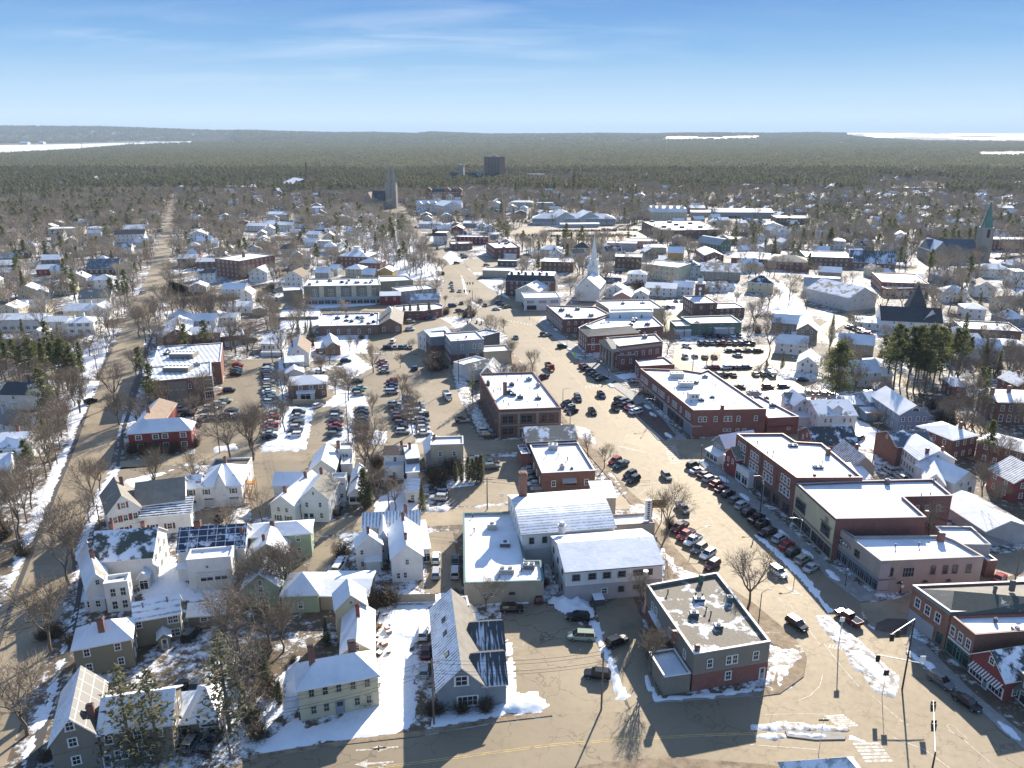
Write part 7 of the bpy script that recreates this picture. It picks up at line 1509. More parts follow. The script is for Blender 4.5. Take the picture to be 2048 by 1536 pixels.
# dark wedge-roofed hall and thin chimney
b=far('wedge_hall','dark hall with a sharply tilted snow wedge roof at the pine edge','building','tilted wedge-roof hall',730,900,560,10,18,'S',22,-60,w='dkgrey',r='snow',win='')
p=tp(1026,590,0); t=empty('chimney_stack',(p.x,p.y,0),'thin brick chimney stack rising above the flat college roofs','chimney'); m=MB(); m.tube((0,0,0),(0,0,40),2.2,1.5,n=12); m.build('shaft',M('dkbrick'),t); m=MB(); m.tube((0,0,40),(0,0,41),1.8,n=12); m.build('rim',M('dkgrey'),t)
# twin-spired stone church
p=tp(1840,790,0); sc_=(p.y*CP+90*SP)/FPX*TT[2]
b=Bld('stone_church','pale stone church with two tall thin pinnacled spires and dark nave roof','church','twin-spired stone church',(p.x,p.y))
w_=12*sc_*TT[2]/TT[2]
b.rect(Vector((p.x-225*sc_,p.y+6,0)),R(-10),205*sc_,18,9,20,'X',w='stone',r='part_dkshingle_25',rim='stone',dens=6)
b.rect(Vector((p.x-270*sc_,p.y-2,0)),R(-10),85*sc_,26,9,19,'Y',w='stone',r='brnshingle',rim='stone',win='')
m=MB()
for dx in (-16*sc_*2.0,16*sc_*.9):
 m.box(dx-3.6,dx+3.6,-3.6,3.6,0,30);
 for sx_ in(-1,1):
  for sy_ in(-1,1): m.tube((dx+sx_*3.4,sy_*3.4,28),(dx+sx_*3.4,sy_*3.4,36),.7,.05,n=4)
 m.tube((dx,0,30),(dx,0,38),2.8,2.4,n=8); m.tube((dx,0,38),(dx,0,50),2.4,.1,n=8)
wchild(b.root,'spires',m.mesh('spires',[M('stone')]),(p.x,p.y,0),R(-10))
tile('D3')
b=far('tower_block','brown brick residential tower standing alone above the far woods','tower block','lone brick tower block',800,950,305,46,0,'F',24,-22,w='brnbrick',r='concrete',rim='concrete',win='')
cs_=b.roofs[0]; P_=[cs_[6](0,0),cs_[6](cs_[2],0),cs_[6](cs_[2],cs_[3])]
for k in range(14):
 row(b.root,P_[0][:2],P_[1][:2],[2.2+k*3.1],[.1+.2*i for i in range(5)],4.2,1.5,'shop','concrete');
b.box(0,.5,.5,8,6,3.4,'concrete'); b.box(0,.15,.4,3,3,2,'concrete')
b=far('college_tower_hall','dark brick gothic hall with two square towers and dark roofs before the far tower block','building','gothic twin-towered hall',470,780,500,12,20,'X',18,-8,w='brnbrick',r='dkshingle',dens=7)
for t_,hh in ((.38,34),(.93,24)):
 m=MB(); m.box(-4.5,4.5,-4.5,4.5,0,hh)
 for sx_ in(-1,1):
  for sy_ in(-1,1): m.box(sx_*4.3-.8,sx_*4.3+.8,sy_*4.3-.8,sy_*4.3+.8,hh-4,hh+2.5)
 q=b.roofs[0][6](b.roofs[0][2]*t_,-1); wchild(b.root,'tower',m.mesh('tower',[M('stone')]),(q[0],q[1],0),R(-8))
b=far('college_brick_hall','orange-red brick hall with three gables behind the bare trees','building','orange three-gabled hall',240,580,640,9,13,'X',16,-8,w='orbrick',r='dkshingle',dens=6)
for u in (.08,.62,.95): b.dormer(0,u,.02,9,3,'orbrick','dkshingle',6)
b=far('white_inn','big white three-storey inn with gabled snow roof and rows of windows','hotel','big white inn',148,580,760,9.0,13.5,'X',17,-5,w='white',r='snow',st=3,dens=4)
for u in (.09,.26,.43): b.dormer(0,u,.02,6,.9,'white','snow',5)
b.rect(*fit(415,770,585,760,22,9.5),9.5,14,'Y',w='white',r='snow',st=3)
b=far('shopping_block','long grey two-storey shopping block with snow hip roof and paired pediments','building','long grey pedimented block',1262,2050,890,6.4,10.4,'HX',20,-2,w='grey',r='snow',st=2,dens=5,w2=('ltgrey',2.8))
for xl,xr in ((1490,1665),(1715,1900)): b.rect(*fit(xl,880,xr,876,24,7.6),7.6,13.0,'Y',w='ltgrey',r='snow',st=2,dens=4,gw=0)
b.rect(*fit(1530,945,1900,940,4,3.4),3.4,4.2,'S',w='ltgrey',r='snow',win='')
b=flatb('flat_shop','low tan flat-roofed shop with a rounded front in the centre of town','shop','low tan flat shop row',[(490,1140),(690,1132),(660,1112),(470,1115)],4.4,w='brnbrick',r='snow',rim='ltgrey',dens=5)
b=flatb('brick_office','two-storey brick office with flat snow roof and white entrance canopy','building','two-storey brick office',[(905,1180),(1142,1172),(1060,1115),(820,1125)],7.6,w='redbrick',r='snow',rim='redtrim',dens=4); unit_at(b,0,1010,1135,3,2,1.2,'dkgrey'); unit_at(b,0,1035,1125,2,1.6,1.2,'dkgrey')
b.rect(*fit(1010,1240,1110,1232,4,3.2),3.2,4.2,'S',w='white',r='snow',win='')
for (nm,l,c,lm,xl,xr,y,he,hr,k,d,a,w,r) in [
 ('small_shop','small flat brick building below the two-storey brick office','shop','small flat brick shop',930,1115,1300,3.6,0,'F',8,-6,'dkgrey','snow'),
 ('mansard_house','white mansard house with black roof and arched dormers by the street','building','white mansard house',315,450,1060,6.6,9.4,'M',13,-10,'white','dkshingle'),
 ('dark_red_shop','dark red flat shop block right of the white mansard house','shop','dark red shop block',535,840,1070,5.4,0,'F',12,-6,'maroon','snow'),
 ('dark_red_shop','dark red gabled shop behind the white mansard house','shop','dark red gabled shop',305,475,990,5.0,8.2,'X',10,-6,'maroon','snow'),
 ('dark_red_shop','small dark red gable at the road bend','shop','dark red gable at bend',480,600,985,4.4,7,'Y',11,-6,'maroon','snow'),
 ('filling_station','low white station building with a flat canopy near the bend','shop','low white station',180,390,940,4,5.6,'X',10,-4,'white','snow'),
 ('grey_shop','long low blue-grey shop with white roof below the white inn','shop','low blue-grey shop',600,810,935,4.2,5.8,'X',13,-4,'bluegrey','snow'),
 ('storage_shed','grey storage shed with white roof in the far parking area','shed','grey storage shed',840,940,1040,4,5.2,'X',10,-4,'grey','snow'),
 ('cream_house','cream house with snowy hip roof right of the brick office','house','cream hip house by office',1330,1530,1185,5.4,7.8,'HX',12,-10,'cream','snow'),
 ('brick_block','brick block with broken snow roof left of the white steeple','building','brick block by steeple',1345,1650,1310,6.4,0,'F',20,-10,'brnbrick','part_gravel_80'),
 ('dark_house','house with black hip roof and white dormer behind the steeple','house','black hip house by steeple',1650,1810,1170,5.2,8.8,'HX',13,-10,'cream','dkshingle'),
 ('yellow_house','pale yellow long house with snow roof behind the tall fir','house','pale yellow long house',1055,1260,735,6,7.6,'HX',13,-6,'cream','snow'),
 ('white_house','white gable house left of the tall fir','house','white gable left of fir',870,960,750,5.4,8,'Y',12,-8,'white','snow'),
 ('white_house','white gable house right of the tall fir','house','white gable right of fir',1020,1095,780,5.4,8,'Y',12,-8,'white','snow'),
 ('white_house','white porch house below the pale yellow long house','house','white porch house far',1130,1210,790,5.2,7.8,'HX',10,-8,'white','snow'),
 ('flat_apartment','flat-roofed apartment block far behind the town centre','building','flat apartment block',1210,1370,470,9,0,'F',18,-6,'tan','snow'),
 ('grey_apartments','grey flat-balcony apartments above the shopping block','building','grey balcony apartments',1310,1455,745,7,0,'F',14,-6,'grey','snow'),
 ('church_hall','large house cluster with hipped snow roofs left of the pediments','building','hipped snow cluster',1420,1590,830,6,8.6,'HX',16,-4,'ltgrey','snow')]:
 far(nm,l,c,lm,xl,xr,y,he,hr,k,d,a,w=w,r=r)
tile('D4')
b=flatb('supermarket','huge flat-roofed brick supermarket with rooftop units','supermarket','huge flat supermarket',[(590,1010),(1180,1000),(1130,985),(950,915),(400,920)],7.4,w='brnbrick',r='snow',rim='tan',dens=14)
for x,y in ((495,925),(660,930),(780,980),(725,955),(860,942),(955,978),(610,975)): unit_at(b,0,x,y,4,3,1.6,'brown')
b=far('grand_hotel','large pale hotel with mansard dormers and three storeys at the far side of town','hotel','large pale mansard hotel',486,830,830,9,13,'M',30,-4,w='cream',r='snow',r2='snow',st=3,dens=4)
for u in (.08,.25,.45,.65,.85): b.dormer(0,u,.02,4,1.8,'white','snow',3)
b=far('school_building','sprawling brick school with hipped snow roofs and a grey front gable','school','sprawling brick school',1620,1980,1300,6.0,9.0,'HX',20,-18,w='redbrick',r='shingle',dens=4)
b.rect(*fit(1250,1260,1700,1285,26,6.0),6.0,8.8,'HX',w='redbrick',r='snow',dens=5); b.rect(*fit(1000,1240,1180,1240,30,5.5),5.5,8,'Y',w='redbrick',r='snow')
b=far('depot','very long low pale blue warehouse roof beyond the supermarket','warehouse','very long pale warehouse',1095,1650,830,6,9,'X',26,-3,w='grey',r='snow',win='')
for (nm,l,c,lm,xl,xr,y,he,hr,k,d,a,w,r) in [
 ('mansard_house','long cream house with black mansard windows and snow roof','building','long cream mansard house',415,720,1345,8.4,0,'F',20,-36,'cream','snow'),
 ('brick_house','flat-roofed brick and board house left of the cream mansard house','building','flat brick-and-board house',145,395,1262,7.4,0,'F',16,-10,'brown','snow'),
 ('white_house','white house with blue-black hip roof and white dormer right of the cream mansard','house','blue-black hip white house',750,960,1350,6.6,9.8,'HX',14,-14,'white','part_slate_45'),
 ('yellow_house','orange-yellow barn with pale snow roof in the centre right','barn','orange-yellow barn',650,795,1215,5,8.6,'X',12,-12,'mustard','snow'),
 ('dark_hall','dark tan hall with stepped snow skylights right of the mansard','building','dark tan skylit hall',970,1330,1395,5.4,9.4,'X',20,-12,'stone','part_shingle_50'),
 ('pink_shop','pale pink flat shop row with snow roof left of the supermarket','shop','pale pink shop row',250,540,1110,5,0,'F',18,-8,'pink','snow'),
 ('pink_shop','pale pink low shop below the shopping lot','shop','pale pink low shop',70,350,1130,5,0,'F',14,-8,'pinkgrey','snow'),
 ('tan_shop','tan hip-roofed shop with snow, right of the pink shops','shop','tan hip shop',420,630,1165,4.6,6.2,'HX',14,-8,'tan','snow'),
 ('white_house','white hip-roofed house with window row below the mansard','house','white hip window-row house',265,440,1420,5.6,7.4,'HX',11,-14,'white','snow'),
 ('green_gambrel','green gambrel-roofed barn among the far houses','barn','green gambrel barn',960,1110,1130,5,10,'A',12,-60,'dkgreen','metal'),
 ('flat_house','flat brown-sided building by the white sheds','building','flat brown-sided building',1220,1375,1085,5,6,'X',14,-12,'brown','snow'),
 ('pink_house','pinkish gabled house left of the flat brown-sided building','house','pinkish gable far',1120,1230,1080,5.4,8,'Y',12,-12,'cream','snow'),
 ('white_house','white gabled farmhouse on the skyline side of the village','house','white gabled skyline house',270,370,600,8,14,'Y',14,-6,'white','snow'),
 ('store','low brown store with large white roof right of the warehouse','shop','low brown store',1690,2000,890,5.5,0,'F',28,-6,'brown','snow'),
 ('warehouse','white-roofed storage buildings left of the long warehouse','warehouse','white storage buildings',870,1080,830,5,6.5,'X',16,-4,'tan','snow'),
 ('barn','red-brown shed group above the storage buildings','barn','red-brown shed group',850,1000,790,6,8.4,'X',14,-4,'brown','snow'),
 ('white_house','white house with black-shuttered windows and hip roof above the school','house','white hip house above school',1560,1740,960,6,9,'Y',14,-14,'white','snow'),
 ('dark_house','black-gabled house with snowy verge above the school','house','black gable above school',1640,1780,960,6,9,'X',12,-14,'white','dkshingle')]:
 far(nm,l,c,lm,xl,xr,y,he,hr,k,d,a,w=w,r=r)
tile('D5')
# big stone church with copper spire
p=tp(1610,1290,0); b=Bld('stone_church','big grey stone church with tall green copper spire on the right','church','copper-spired stone church',(p.x,p.y))
sc_=(p.y*CP+90*SP)/FPX*TT[2]
b.rect(Vector((p.x-500*sc_,p.y-4,0)),R(-4),430*sc_,18,8,15,'X',w='stone',r='slate',rim='stone',dens=6); b.rect(Vector((p.x-510*sc_,p.y-10,0)),R(-4),150*sc_,26,8,15,'Y',w='stone',r='snow',r2='slate',rim='stone',win='')
m=MB(); m.box(-4,4,-4,4,0,24); m.tube((0,0,24),(0,0,43),4.2,.05,n=8,m=1)
for sx_ in(-1,1):
 for sy_ in(-1,1): m.tube((sx_*4,sy_*4,22),(sx_*4,sy_*4,28),.9,.05,n=4)
m.box(-1,1,-4.3,-4.1,17,23,m=2); wchild(b.root,'steeple',m.mesh('steeple',[M('stone'),M('copper'),M('blackmetal')]),(p.x+2,p.y,0),R(-4))
for (nm,l,c,lm,xl,xr,y,he,hr,k,d,a,w,r) in [
 ('brick_school','long brick school with bright flat roof at the right edge','school','long brick school far right',1740,2120,1095,8,0,'F',20,-6,'redbrick','snow'),
 ('flat_building','brown flat-roofed building with snow top and dark trim','building','brown flat school block',-20,400,1265,6.4,0,'F',30,-12,'brnbrick','snow'),
 ('slate_hall','long dark hall with snow-striped steep roof beside the school block','building','snow-striped steep hall',420,800,1310,4.2,11,'X',20,-18,'brnbrick','drip_dkshingle_50'),
 ('white_house','white house with blue-white snow roof between bare trees','house','blue-white roof house',810,930,1060,6,9.4,'Y',16,-24,'white','snow'),
 ('white_house','white cross-gabled house left of the bare brown trees','house','white cross-gable house',50,190,1195,5.4,8,'X',11,-16,'white','snow'),
 ('white_house','white hip-roofed apartment house with window rows','house','white hip apartment house',205,340,1105,6.4,8.4,'HX',13,-18,'white','snow'),
 ('grey_house','grey low house with deep porch above the slate hall','house','grey deep-porch house',370,480,1190,4.6,7,'X',12,-18,'grey','dkshingle'),
 ('flat_building','low flat school far right behind the bare trees','building','low flat far school',1180,1560,605,5,0,'F',24,-5,'tan','snow'),
 ('flat_building','low blue-fronted store beside the far flat school','building','blue-fronted far store',790,1190,600,5,0,'F',24,-5,'ltgrey','snow'),
 ('brown_house','low brown house with white roof near the far right trees','house','low brown far-right house',1820,1950,790,4.4,6.6,'X',14,-8,'brown','snow'),
 ('white_house','white house with hip roof lower right behind bare trees','house','white hip lower-right house',1620,1900,1370,5.6,8,'HX',13,-14,'offwhite','snow'),
 ('white_house','white mansard house at the right edge of the picture','house','white right-edge mansard',1940,2080,1440,6.4,9,'M',14,-14,'white','snow'),
 ('gabled_house','small gabled house beside the brown flat school block','house','small gable by school block',110,300,1400,4.4,7,'X',12,-18,'stone','snow'),
 ('cream_house','cream ranch house with broad snow roof above the loading-door building','house','cream ranch house',960,1090,1460,4.2,6.2,'X',11,-16,'cream','snow')]:
 far(nm,l,c,lm,xl,xr,y,he,hr,k,d,a,w=w,r=r)
tile('Z')
# ================================================================ trees one can tell apart
def hgt(xb,yb,yt):
 p=tp(xb,yb); q=(TT[1]+yt*TT[2]-768)/FPX; return CAMH-p.y*(SP+q*CP)/(CP-q*SP)
def tr(kind,*rows,**k):
 for r in rows:
  if len(r)==3: x,y,t=r
  tree(kind,x,y,max(1.2,hgt(x,y,t)),**k)
G1='bare street trees along the left street'
tile('A1'); tr('bare',(205,1290,640),(392,668,60),(560,20,-560),group=G1)
tr('thinspruce',(1010,1520,745),(1212,1492,765),(1740,1260,500),scale_xy=1.45); tr('bare',(1860,1120,480),(1800,640,60),(1700,560,200),group='bare trees in the overgrown yard')
tr('bush',(330,560,470),(430,540,430),(540,600,520),(350,1480,1400),(1950,1300,1180),(1900,1180,1060),(1980,700,560)); tr('spruce',(1960,760,560))
tile('A2'); tr('bare',(165,655,140),(250,660,230),(135,260,-180),(290,215,-190),(60,1130,800),group='bare trees in the overgrown yard'); tr('bare',(1782,350,30),)
tr('spruce',(580,600,400),(130,900,640)); tr('column',(228,1060,880)); tr('bush',(1040,300,150),(940,310,180),(1600,1120,1020),(1370,1130,1040),(880,1060,990),(1780,1110,1010),(1430,1120,1020),(30,820,640),(330,730,690),(170,1000,870),(240,250,150),(420,300,200))
tile('A3'); tr('bare',(1068,372,10),(1135,832,430)); tr('bare',(1870,335,-150)); tr('bush',(1200,720,560),(1180,620,480),(340,150,90))
tile('B3'); tr('bare',(668,440,225),(790,522,310),(1262,1032,590),group=None); tr('bush',(1290,970,900))
tile('B1'); tr('bare',(712,805,380),(682,935,640),(525,1400,830),(565,1285,900),(760,690,420),(905,185,-110),group=G1)
tr('bare',(512,240,-40),(455,372,60),(385,530,120),(350,595,180),(242,826,380),(205,932,470),(152,1048,470),(608,100,-150),(650,-20,-200),group='bare street trees on the left verge',scale_xy=.75)
tr('bare',(1752,456,10),(1920,456,-10),group=None); tr('bush',(1010,400,320),(1100,402,330),(1200,402,320),(1300,402,325),(1390,395,340),(1480,350,280),(180,1180,1080),(20,1040,900))
tr('bare',(1480,170,-60),(1600,150,-40),(1680,1250,1050),(1900,1500,1180),(2000,1440,1080))
tile('B2'); tr('bare',(28,458,10),(912,585,40),(1235,255,-60),(265,250,-40),(745,300,60),(870,560,200),(1305,690,540),(930,120,-80)); tr('column',(872,812,515),(908,800,600),(888,700,560),(1065,548,420)); tr('column',(1655,612,430),(1690,615,440),(1722,618,425),(1752,620,410),(1480,620,500),(1560,620,470),(1605,622,480)); tr('bush',(1400,622,500),(1440,628,510),(1380,600,520),(980,500,410),(1530,560,430),(950,500,430)); tr('spruce',(1308,832,610))
tr('bare',(110,1480,1060),(290,1470,1040),(180,1330,1080),group=None); tr('bush',(740,620,570),(690,1180,1080),(1560,1500,1440))
tile('C1'); tr('pine',(90,1030,690),(190,1050,660),(250,1080,720),(330,1070,650),(380,1000,680),(450,1120,690),(560,1130,680),(600,1150,700),(650,1150,650),(700,1140,720),(740,1140,800),(800,1100,780),(500,1000,640),(60,960,680),(290,960,680),(770,980,690),(20,1040,720),(430,950,650),(680,960,690),group='dark pines by the left street')
tr('spruce',(235,690,465),(570,710,515)); tr('thinspruce',(972,662,370)); tr('pine',(1090,330,75),(1150,320,90),(1190,300,110),(1225,310,120),(1060,300,90)); tr('spruce',(235,250,0))
tr('bare',(1295,1000,690),(1105,1295,830),(1140,1475,1150),(1388,692,290),(1425,592,240),(1330,640,260),(1490,520,230),(1560,380,90),(1640,420,120),group=G1)
tr('bare',(1770,520,180),(1880,515,190),(2030,560,150),(1960,500,60),(1700,470,220)); tr('bare',(795,1250,960),(630,1480,1120),(765,1365,1050),(1020,810,560),(1085,660,440),(1165,450,250),(1220,300,120),group='bare street trees on the left verge'); tr('bare',(600,250,0),(660,260,30),(500,280,80),(150,270,40),(310,390,250),(1270,260,80))
tile('C2'); tr('bare',(240,525,150),(325,525,180),(462,778,400),(640,572,280),(950,480,170),(1005,480,190),(780,850,540),(790,1240,900),(870,1260,1000),(1290,1192,940),(1415,1250,880),(1240,900,680),(1650,980,680),(1500,780,640),(1910,930,790),(1070,1130,930),(1930,1200,960),(1980,1300,1060),(1430,780,600),(60,500,200),(120,540,280),(480,1500,1260),(170,1480,1240),(770,1500,1200),(2010,780,640)); tr('spruce',(935,610,465),(1065,655,465),(1010,600,480)); tr('bush',(640,230,150),(560,300,240),(1070,720,640),(690,180,120),(1540,660,600))
tile('C3'); tr('bare',(862,570,410),(1258,965,725),(1062,895,630),(985,590,440),(685,1445,1250),(300,1000,800),(80,1400,1200),(45,1200,1060),(130,1300,1130),(660,470,390),(560,470,390),(340,270,60),(965,280,100),(930,260,120),(1700,350,180),(430,330,230)); tr('thinspruce',(692,1275,945)); tr('column',(42,455,335),(100,455,325),(175,455,320),(280,460,310),(900,940,860)); tr('bush',(440,420,350),(620,450,380),(690,440,370),(340,950,760),(620,960,880))
tile('C4'); tr('bare',(1440,485,280),(1610,810,450),(1400,700,500),(550,275,130),(1060,930,760),(1600,560,380),(1680,600,430),(1120,250,100),(1300,330,180),(1540,380,200),(1700,330,150),(1830,300,160),(1000,300,140)); tr('spruce',(1300,500,380),(1580,980,840),(1740,900,770),(1800,720,560)); tr('bush',(360,210,100),(620,640,580),(1500,600,520))
tile('C5'); tr('pinewide',(250,1195,690)); tr('pine',(800,1165,520),(930,1145,540),(992,1155,530),(1100,1165,520),(1172,1145,540),(1330,1015,555),(860,1100,560),(1030,1080,560),(740,1080,600),(1240,1040,560),(1420,1020,570),(1480,980,640),(1150,1000,560),(700,1000,620),(1260,960,580),group='tall pines behind the blue pedimented house')
tr('spruce',(215,620,420),(1240,440,310),(1430,330,150),(1630,320,200),(780,560,460)); tr('bare',(1555,1485,1000),(1670,1000,780),(1330,530,350),(1850,280,60),(1780,610,330),(1900,1090,780),(2020,1000,760),(720,640,500),(600,560,460),(1870,660,480),(1640,660,480),(380,560,400),(1480,1470,1150),(1640,1480,1190),(610,1480,1300),(700,1470,1320),(1360,1480,1230),(1280,1370,1200)); tr('bush',(1350,1480,1360),(1250,1440,1330),(1170,1320,1230),(1200,1200,1120))
tile('D3'); tr('spruce',(965,905,700),(1080,900,810),(1140,900,830),(1230,900,820)); tr('pine',(1580,1200,940),(1720,1200,960),(1500,1190,1050),(1630,1200,1020),(1660,650,450)); tr('bare',(80,1380,1200),(150,1440,1240),(340,1420,1240),(200,1330,1080),(400,1410,1260),(265,1400,1210),(1170,1170,1020),(1270,1170,1010),(1440,1170,1060),(330,1290,1190),(20,1300,1150),group='bare trees on the green by the far street'); tr('pine',(1125,690,570),(1010,640,520),(1100,700,540))
tile('D2'); tr('pine',(740,1100,930),(1830,1110,880),(1900,1090,900),(250,1000,880),(300,1150,1000)); tr('spruce',(700,760,620),(280,1010,860),(1050,980,930))
tile('D1'); tr('pine',(880,1270,1090),(820,1280,1170),(900,1240,1080),(180,1400,1180),(130,1150,1020),(580,1170,1020),(340,1100,1010),(1780,1010,960),(230,1240,1100),(1000,1300,1150),(450,740,560),(300,700,560)); tr('spruce',(1085,1390,1190),(240,1640,1380))
tile('D5'); tr('pine',(1390,1000,800),(1500,900,740),(1800,1000,830),(1880,1020,840),(1950,1000,860),(1550,1000,930)); tr('bare',(900,1300,1060),(960,1300,1080),(1850,1520,1330),(1640,1320,1130),(1550,1330,1140))
tile('Z')
# ================================================================ vehicles
SD=-78
tile('B3')
for i,(x,y,k,c,h) in enumerate([(1462,505,'suv','black',40),(1495,548,'sedan','white',30),(1550,580,'sedan','maroon',35),(1592,612,'suv','silver',35),(1640,648,'sedan','red',40),(1680,690,'sedan','maroon',38),(1730,728,'suv','black',38),(1785,775,'hatch','grey',38),(1835,815,'suv','silver',40),(1885,868,'suv','black',40),(1945,918,'pickup','black',40),(1985,965,'suv','black',40),(2015,1020,'sedan','black',38),
  (872,478,'suv','red',225),(918,508,'pickup','teal',225),(985,580,'suv','black',225),(1012,618,'suv','black',225),(1385,840,'pickup','grey',SD),(1362,985,'pickup','maroon',225),(1410,1042,'pickup','red',225),(1462,1085,'pickup','white',225),(1510,1145,'suv','grey',225),(1575,1190,'suv','white',225),(1608,1270,'suv','maroon',225),(500,45,'suv','black',225),(530,75,'hatch','grey',225),(548,98,'sedan','black',225),
  (925,22,'sedan','grey',40),(945,48,'sedan','black',38),(985,72,'sedan','red',35),(1025,102,'hatch','white',30),(905,5,'suv','black',40)]): carpx(x,y,h,k,c,group='cars parked along the main street')
for x,y,k,c,h in ((1262,592,'suv','tan',SD),(698,102,'suv','grey',SD),(875,78,'suv','black',SD),(592,5,'sedan','black',SD)): carpx(x,y,h,k,c,state='driving')
for x,y,c in ((225,540,'silver'),(243,583,'grey'),(258,615,'black'),(272,650,'silver'),(295,688,'grey')): carpx(x,y,8,'sedan',c,group='cars squeezed beside the low brick shop')
carpx(400,680,10,'sedan','grey')
tile('B4')
for x,y,k,c in ((65,955,'suv','black'),(118,1015,'suv','black'),(195,1068,'suv','silver'),(245,1118,'sedan','red'),(292,1172,'suv','black'),(368,1228,'suv','tan'),(432,1288,'sedan','silver'),(1490,935,'sedan','white'),(1860,1365,'sedan','red'),(1480,385,'sedan','red'),(800,300,'suv','black')): carpx(x,y,40,k,c,group='cars parked along the main street' if x<500 else None)
for x,y in ((1015,545),(1110,600)): carpx(x,y,100,'suv','silver')
tile('A4')
for x,y,k,c,h in ((182,72,'suv','white',-66),(322,468,'suv','black',-62),): carpx(x,y,h,k,c,state='driving')
carpx(712,420,115,'pickup','maroon',state='driving'); carpx(1410,900,-64,'suv','grey'); carpx(1610,1060,-64,'sedan','black')
tile('A3'); carpx(92,350,2,'suv','black'); carpx(588,415,172,'suv','black'); carpx(615,560,175,'van','green'); carpx(885,600,30,'suv','black'); carpx(735,850,170,'suv','black')
carpx(288,262,95,'hatch','maroon')
tile('A2'); carpx(1312,530,92,'suv','white'); carpx(1332,675,92,'sedan','maroon'); carpx(1322,812,92,'hatch','silver')
tile('A1'); carpx(1365,960,94,'suv','black'); carpx(1490,925,95,'sedan','grey'); carpx(1455,1360,85,'suv','grey'); carpx(1605,1350,83,'pickup','black'); carpx(1455,545,75,'suv','black')
tile('B1'); carpx(1690,895,85,'pickup','black'); carpx(690,22,68,'suv','black',state='driving'); carpx(1370,82,10,'suv','silver'); carpx(1540,160,80,'suv','grey'); carpx(1790,130,5,'sedan','grey')
for x,y,c in ((1430,120,'black'),(1640,60,'grey'),(1760,90,'black'),(1700,130,'silver'),(1480,200,'maroon')): carpx(x,y,5,'sedan',c)
tile('B2')
for x,y,k,c,h in ((670,775,'suv','white',88),(668,855,'suv','black',88),(972,640,'hatch','maroon',80),(1078,612,'sedan','black',80),(1425,690,'suv','black',172),(1435,720,'suv','blue',172),(1430,757,'suv','silver',175),(1225,760,'hatch','black',95),(1832,488,'sedan','black',12),(1838,520,'suv','grey',12),(1612,168,'suv','black',10),(1785,248,'suv','silver',8),(1803,278,'suv','grey',8),(1412,1215,'suv','white',92),(1412,1330,'suv','silver',92),(1562,1232,'sedan','black',92),(1556,1325,'van','silver',92),(692,1238,'sedan','white',80),(676,1285,'van','white',82),(515,55,'hatch','white',60)): carpx(x,y,h,k,c)
g='cars parked in rows in the big lot'
carrow(185,105,150,295,8,4,3,g); carrow(368,108,342,282,7,4,5,g,cols=['black','silver','grey','grey','silver','black','white']); carrow(665,108,645,275,6,4,7,g,cols=['grey','silver','black','red','black','grey']); carrow(855,80,850,292,8,4,9,g,cols=['grey','black','black','grey','black','black','red','silver'])
carrow(1095,42,1165,250,8,4,11,g,cols=['silver','black','grey','grey','maroon','grey','black','silver']); carrow(1268,48,1325,258,8,4,13,g,cols=['silver','black','grey','silver','silver','grey','silver','white'])
tile('C2'); carrow(655,925,665,1275,16,4,21,g); carrow(370,925,345,1005,4,4,23,g,cols=['red','grey','teal','black']); carpx(280,1160,10,'suv','black'); carrow(1835,1070,1830,1175,4,4,25,g); carrow(1745,880,1750,980,4,4,27,g); carrow(1525,1135,1510,1195,3,4,29,g); carpx(1390,880,8,'suv','black'); carpx(1500,1070,10,'sedan','black')
carrow(1760,745,2010,745,6,96,31,'cars by the long brick strip building'); carpx(1840,690,85,'van','white'); carpx(2005,500,2,'suv','silver'); carpx(2000,575,2,'suv','white'); carpx(1140,980,20,'sedan','white'); carpx(2040,950,80,'sedan','blue'); carpx(500,680,10,'suv','black'); carpx(1160,790,95,'suv','white'); carpx(1055,760,80,'sedan','white')
carrow(690,225,650,300,4,20,33,None); carrow(240,1260,110,1330,3,5,35,None); carrow(60,1420,380,1410,5,3,37,g); carrow(1990,1240,2040,1460,6,4,39,g)
tile('C3')
for x,y,k,c,h in ((1692,1225,'suv','grey',SD),(1835,1370,'suv','black',SD),(1912,1205,'suv','black',SD),(1580,1290,'suv','black',225),(1618,1325,'hatch','silver',225),(1645,1362,'sedan','black',225),(1365,1035,'pickup','maroon',225),(1400,628,'sedan','silver',40),(1375,620,'suv','black',40),(1545,740,'suv','black',15),(1105,655,'sedan','teal',SD),(570,210,'sedan','silver',SD),(490,132,'sedan','grey',SD),(493,168,'suv','silver',SD),(502,205,'sedan','teal',SD),(585,325,'sedan','maroon',SD+180),(500,350,'van','blue',10),(568,398,'suv','grey',20),(662,372,'suv','black',SD),(765,305,'pickup','tan',SD+180),(812,345,'sedan','black',SD),(100,505,'suv','tan',2),(98,572,'suv','silver',2),(45,745,'sedan','silver',5),(600,1450,'suv','tan',5),(150,945,'hatch','blue',95),(410,935,'sedan','black',5),(330,465,'sedan','silver',90),(262,470,'sedan','blue',90),(215,470,'sedan','red',90)): carpx(x,y,h,k,c,state='driving' if h in(SD,SD+180) else 'parked')
carrow(1745,925,1910,1050,6,40,41,'cars parked along the main street'); carrow(945,320,1020,360,4,30,43,'cars in front of the white shop at the crossroads'); carpx(920,380,-20,'sedan','white'); carrow(165,1315,225,1450,4,4,45,g)
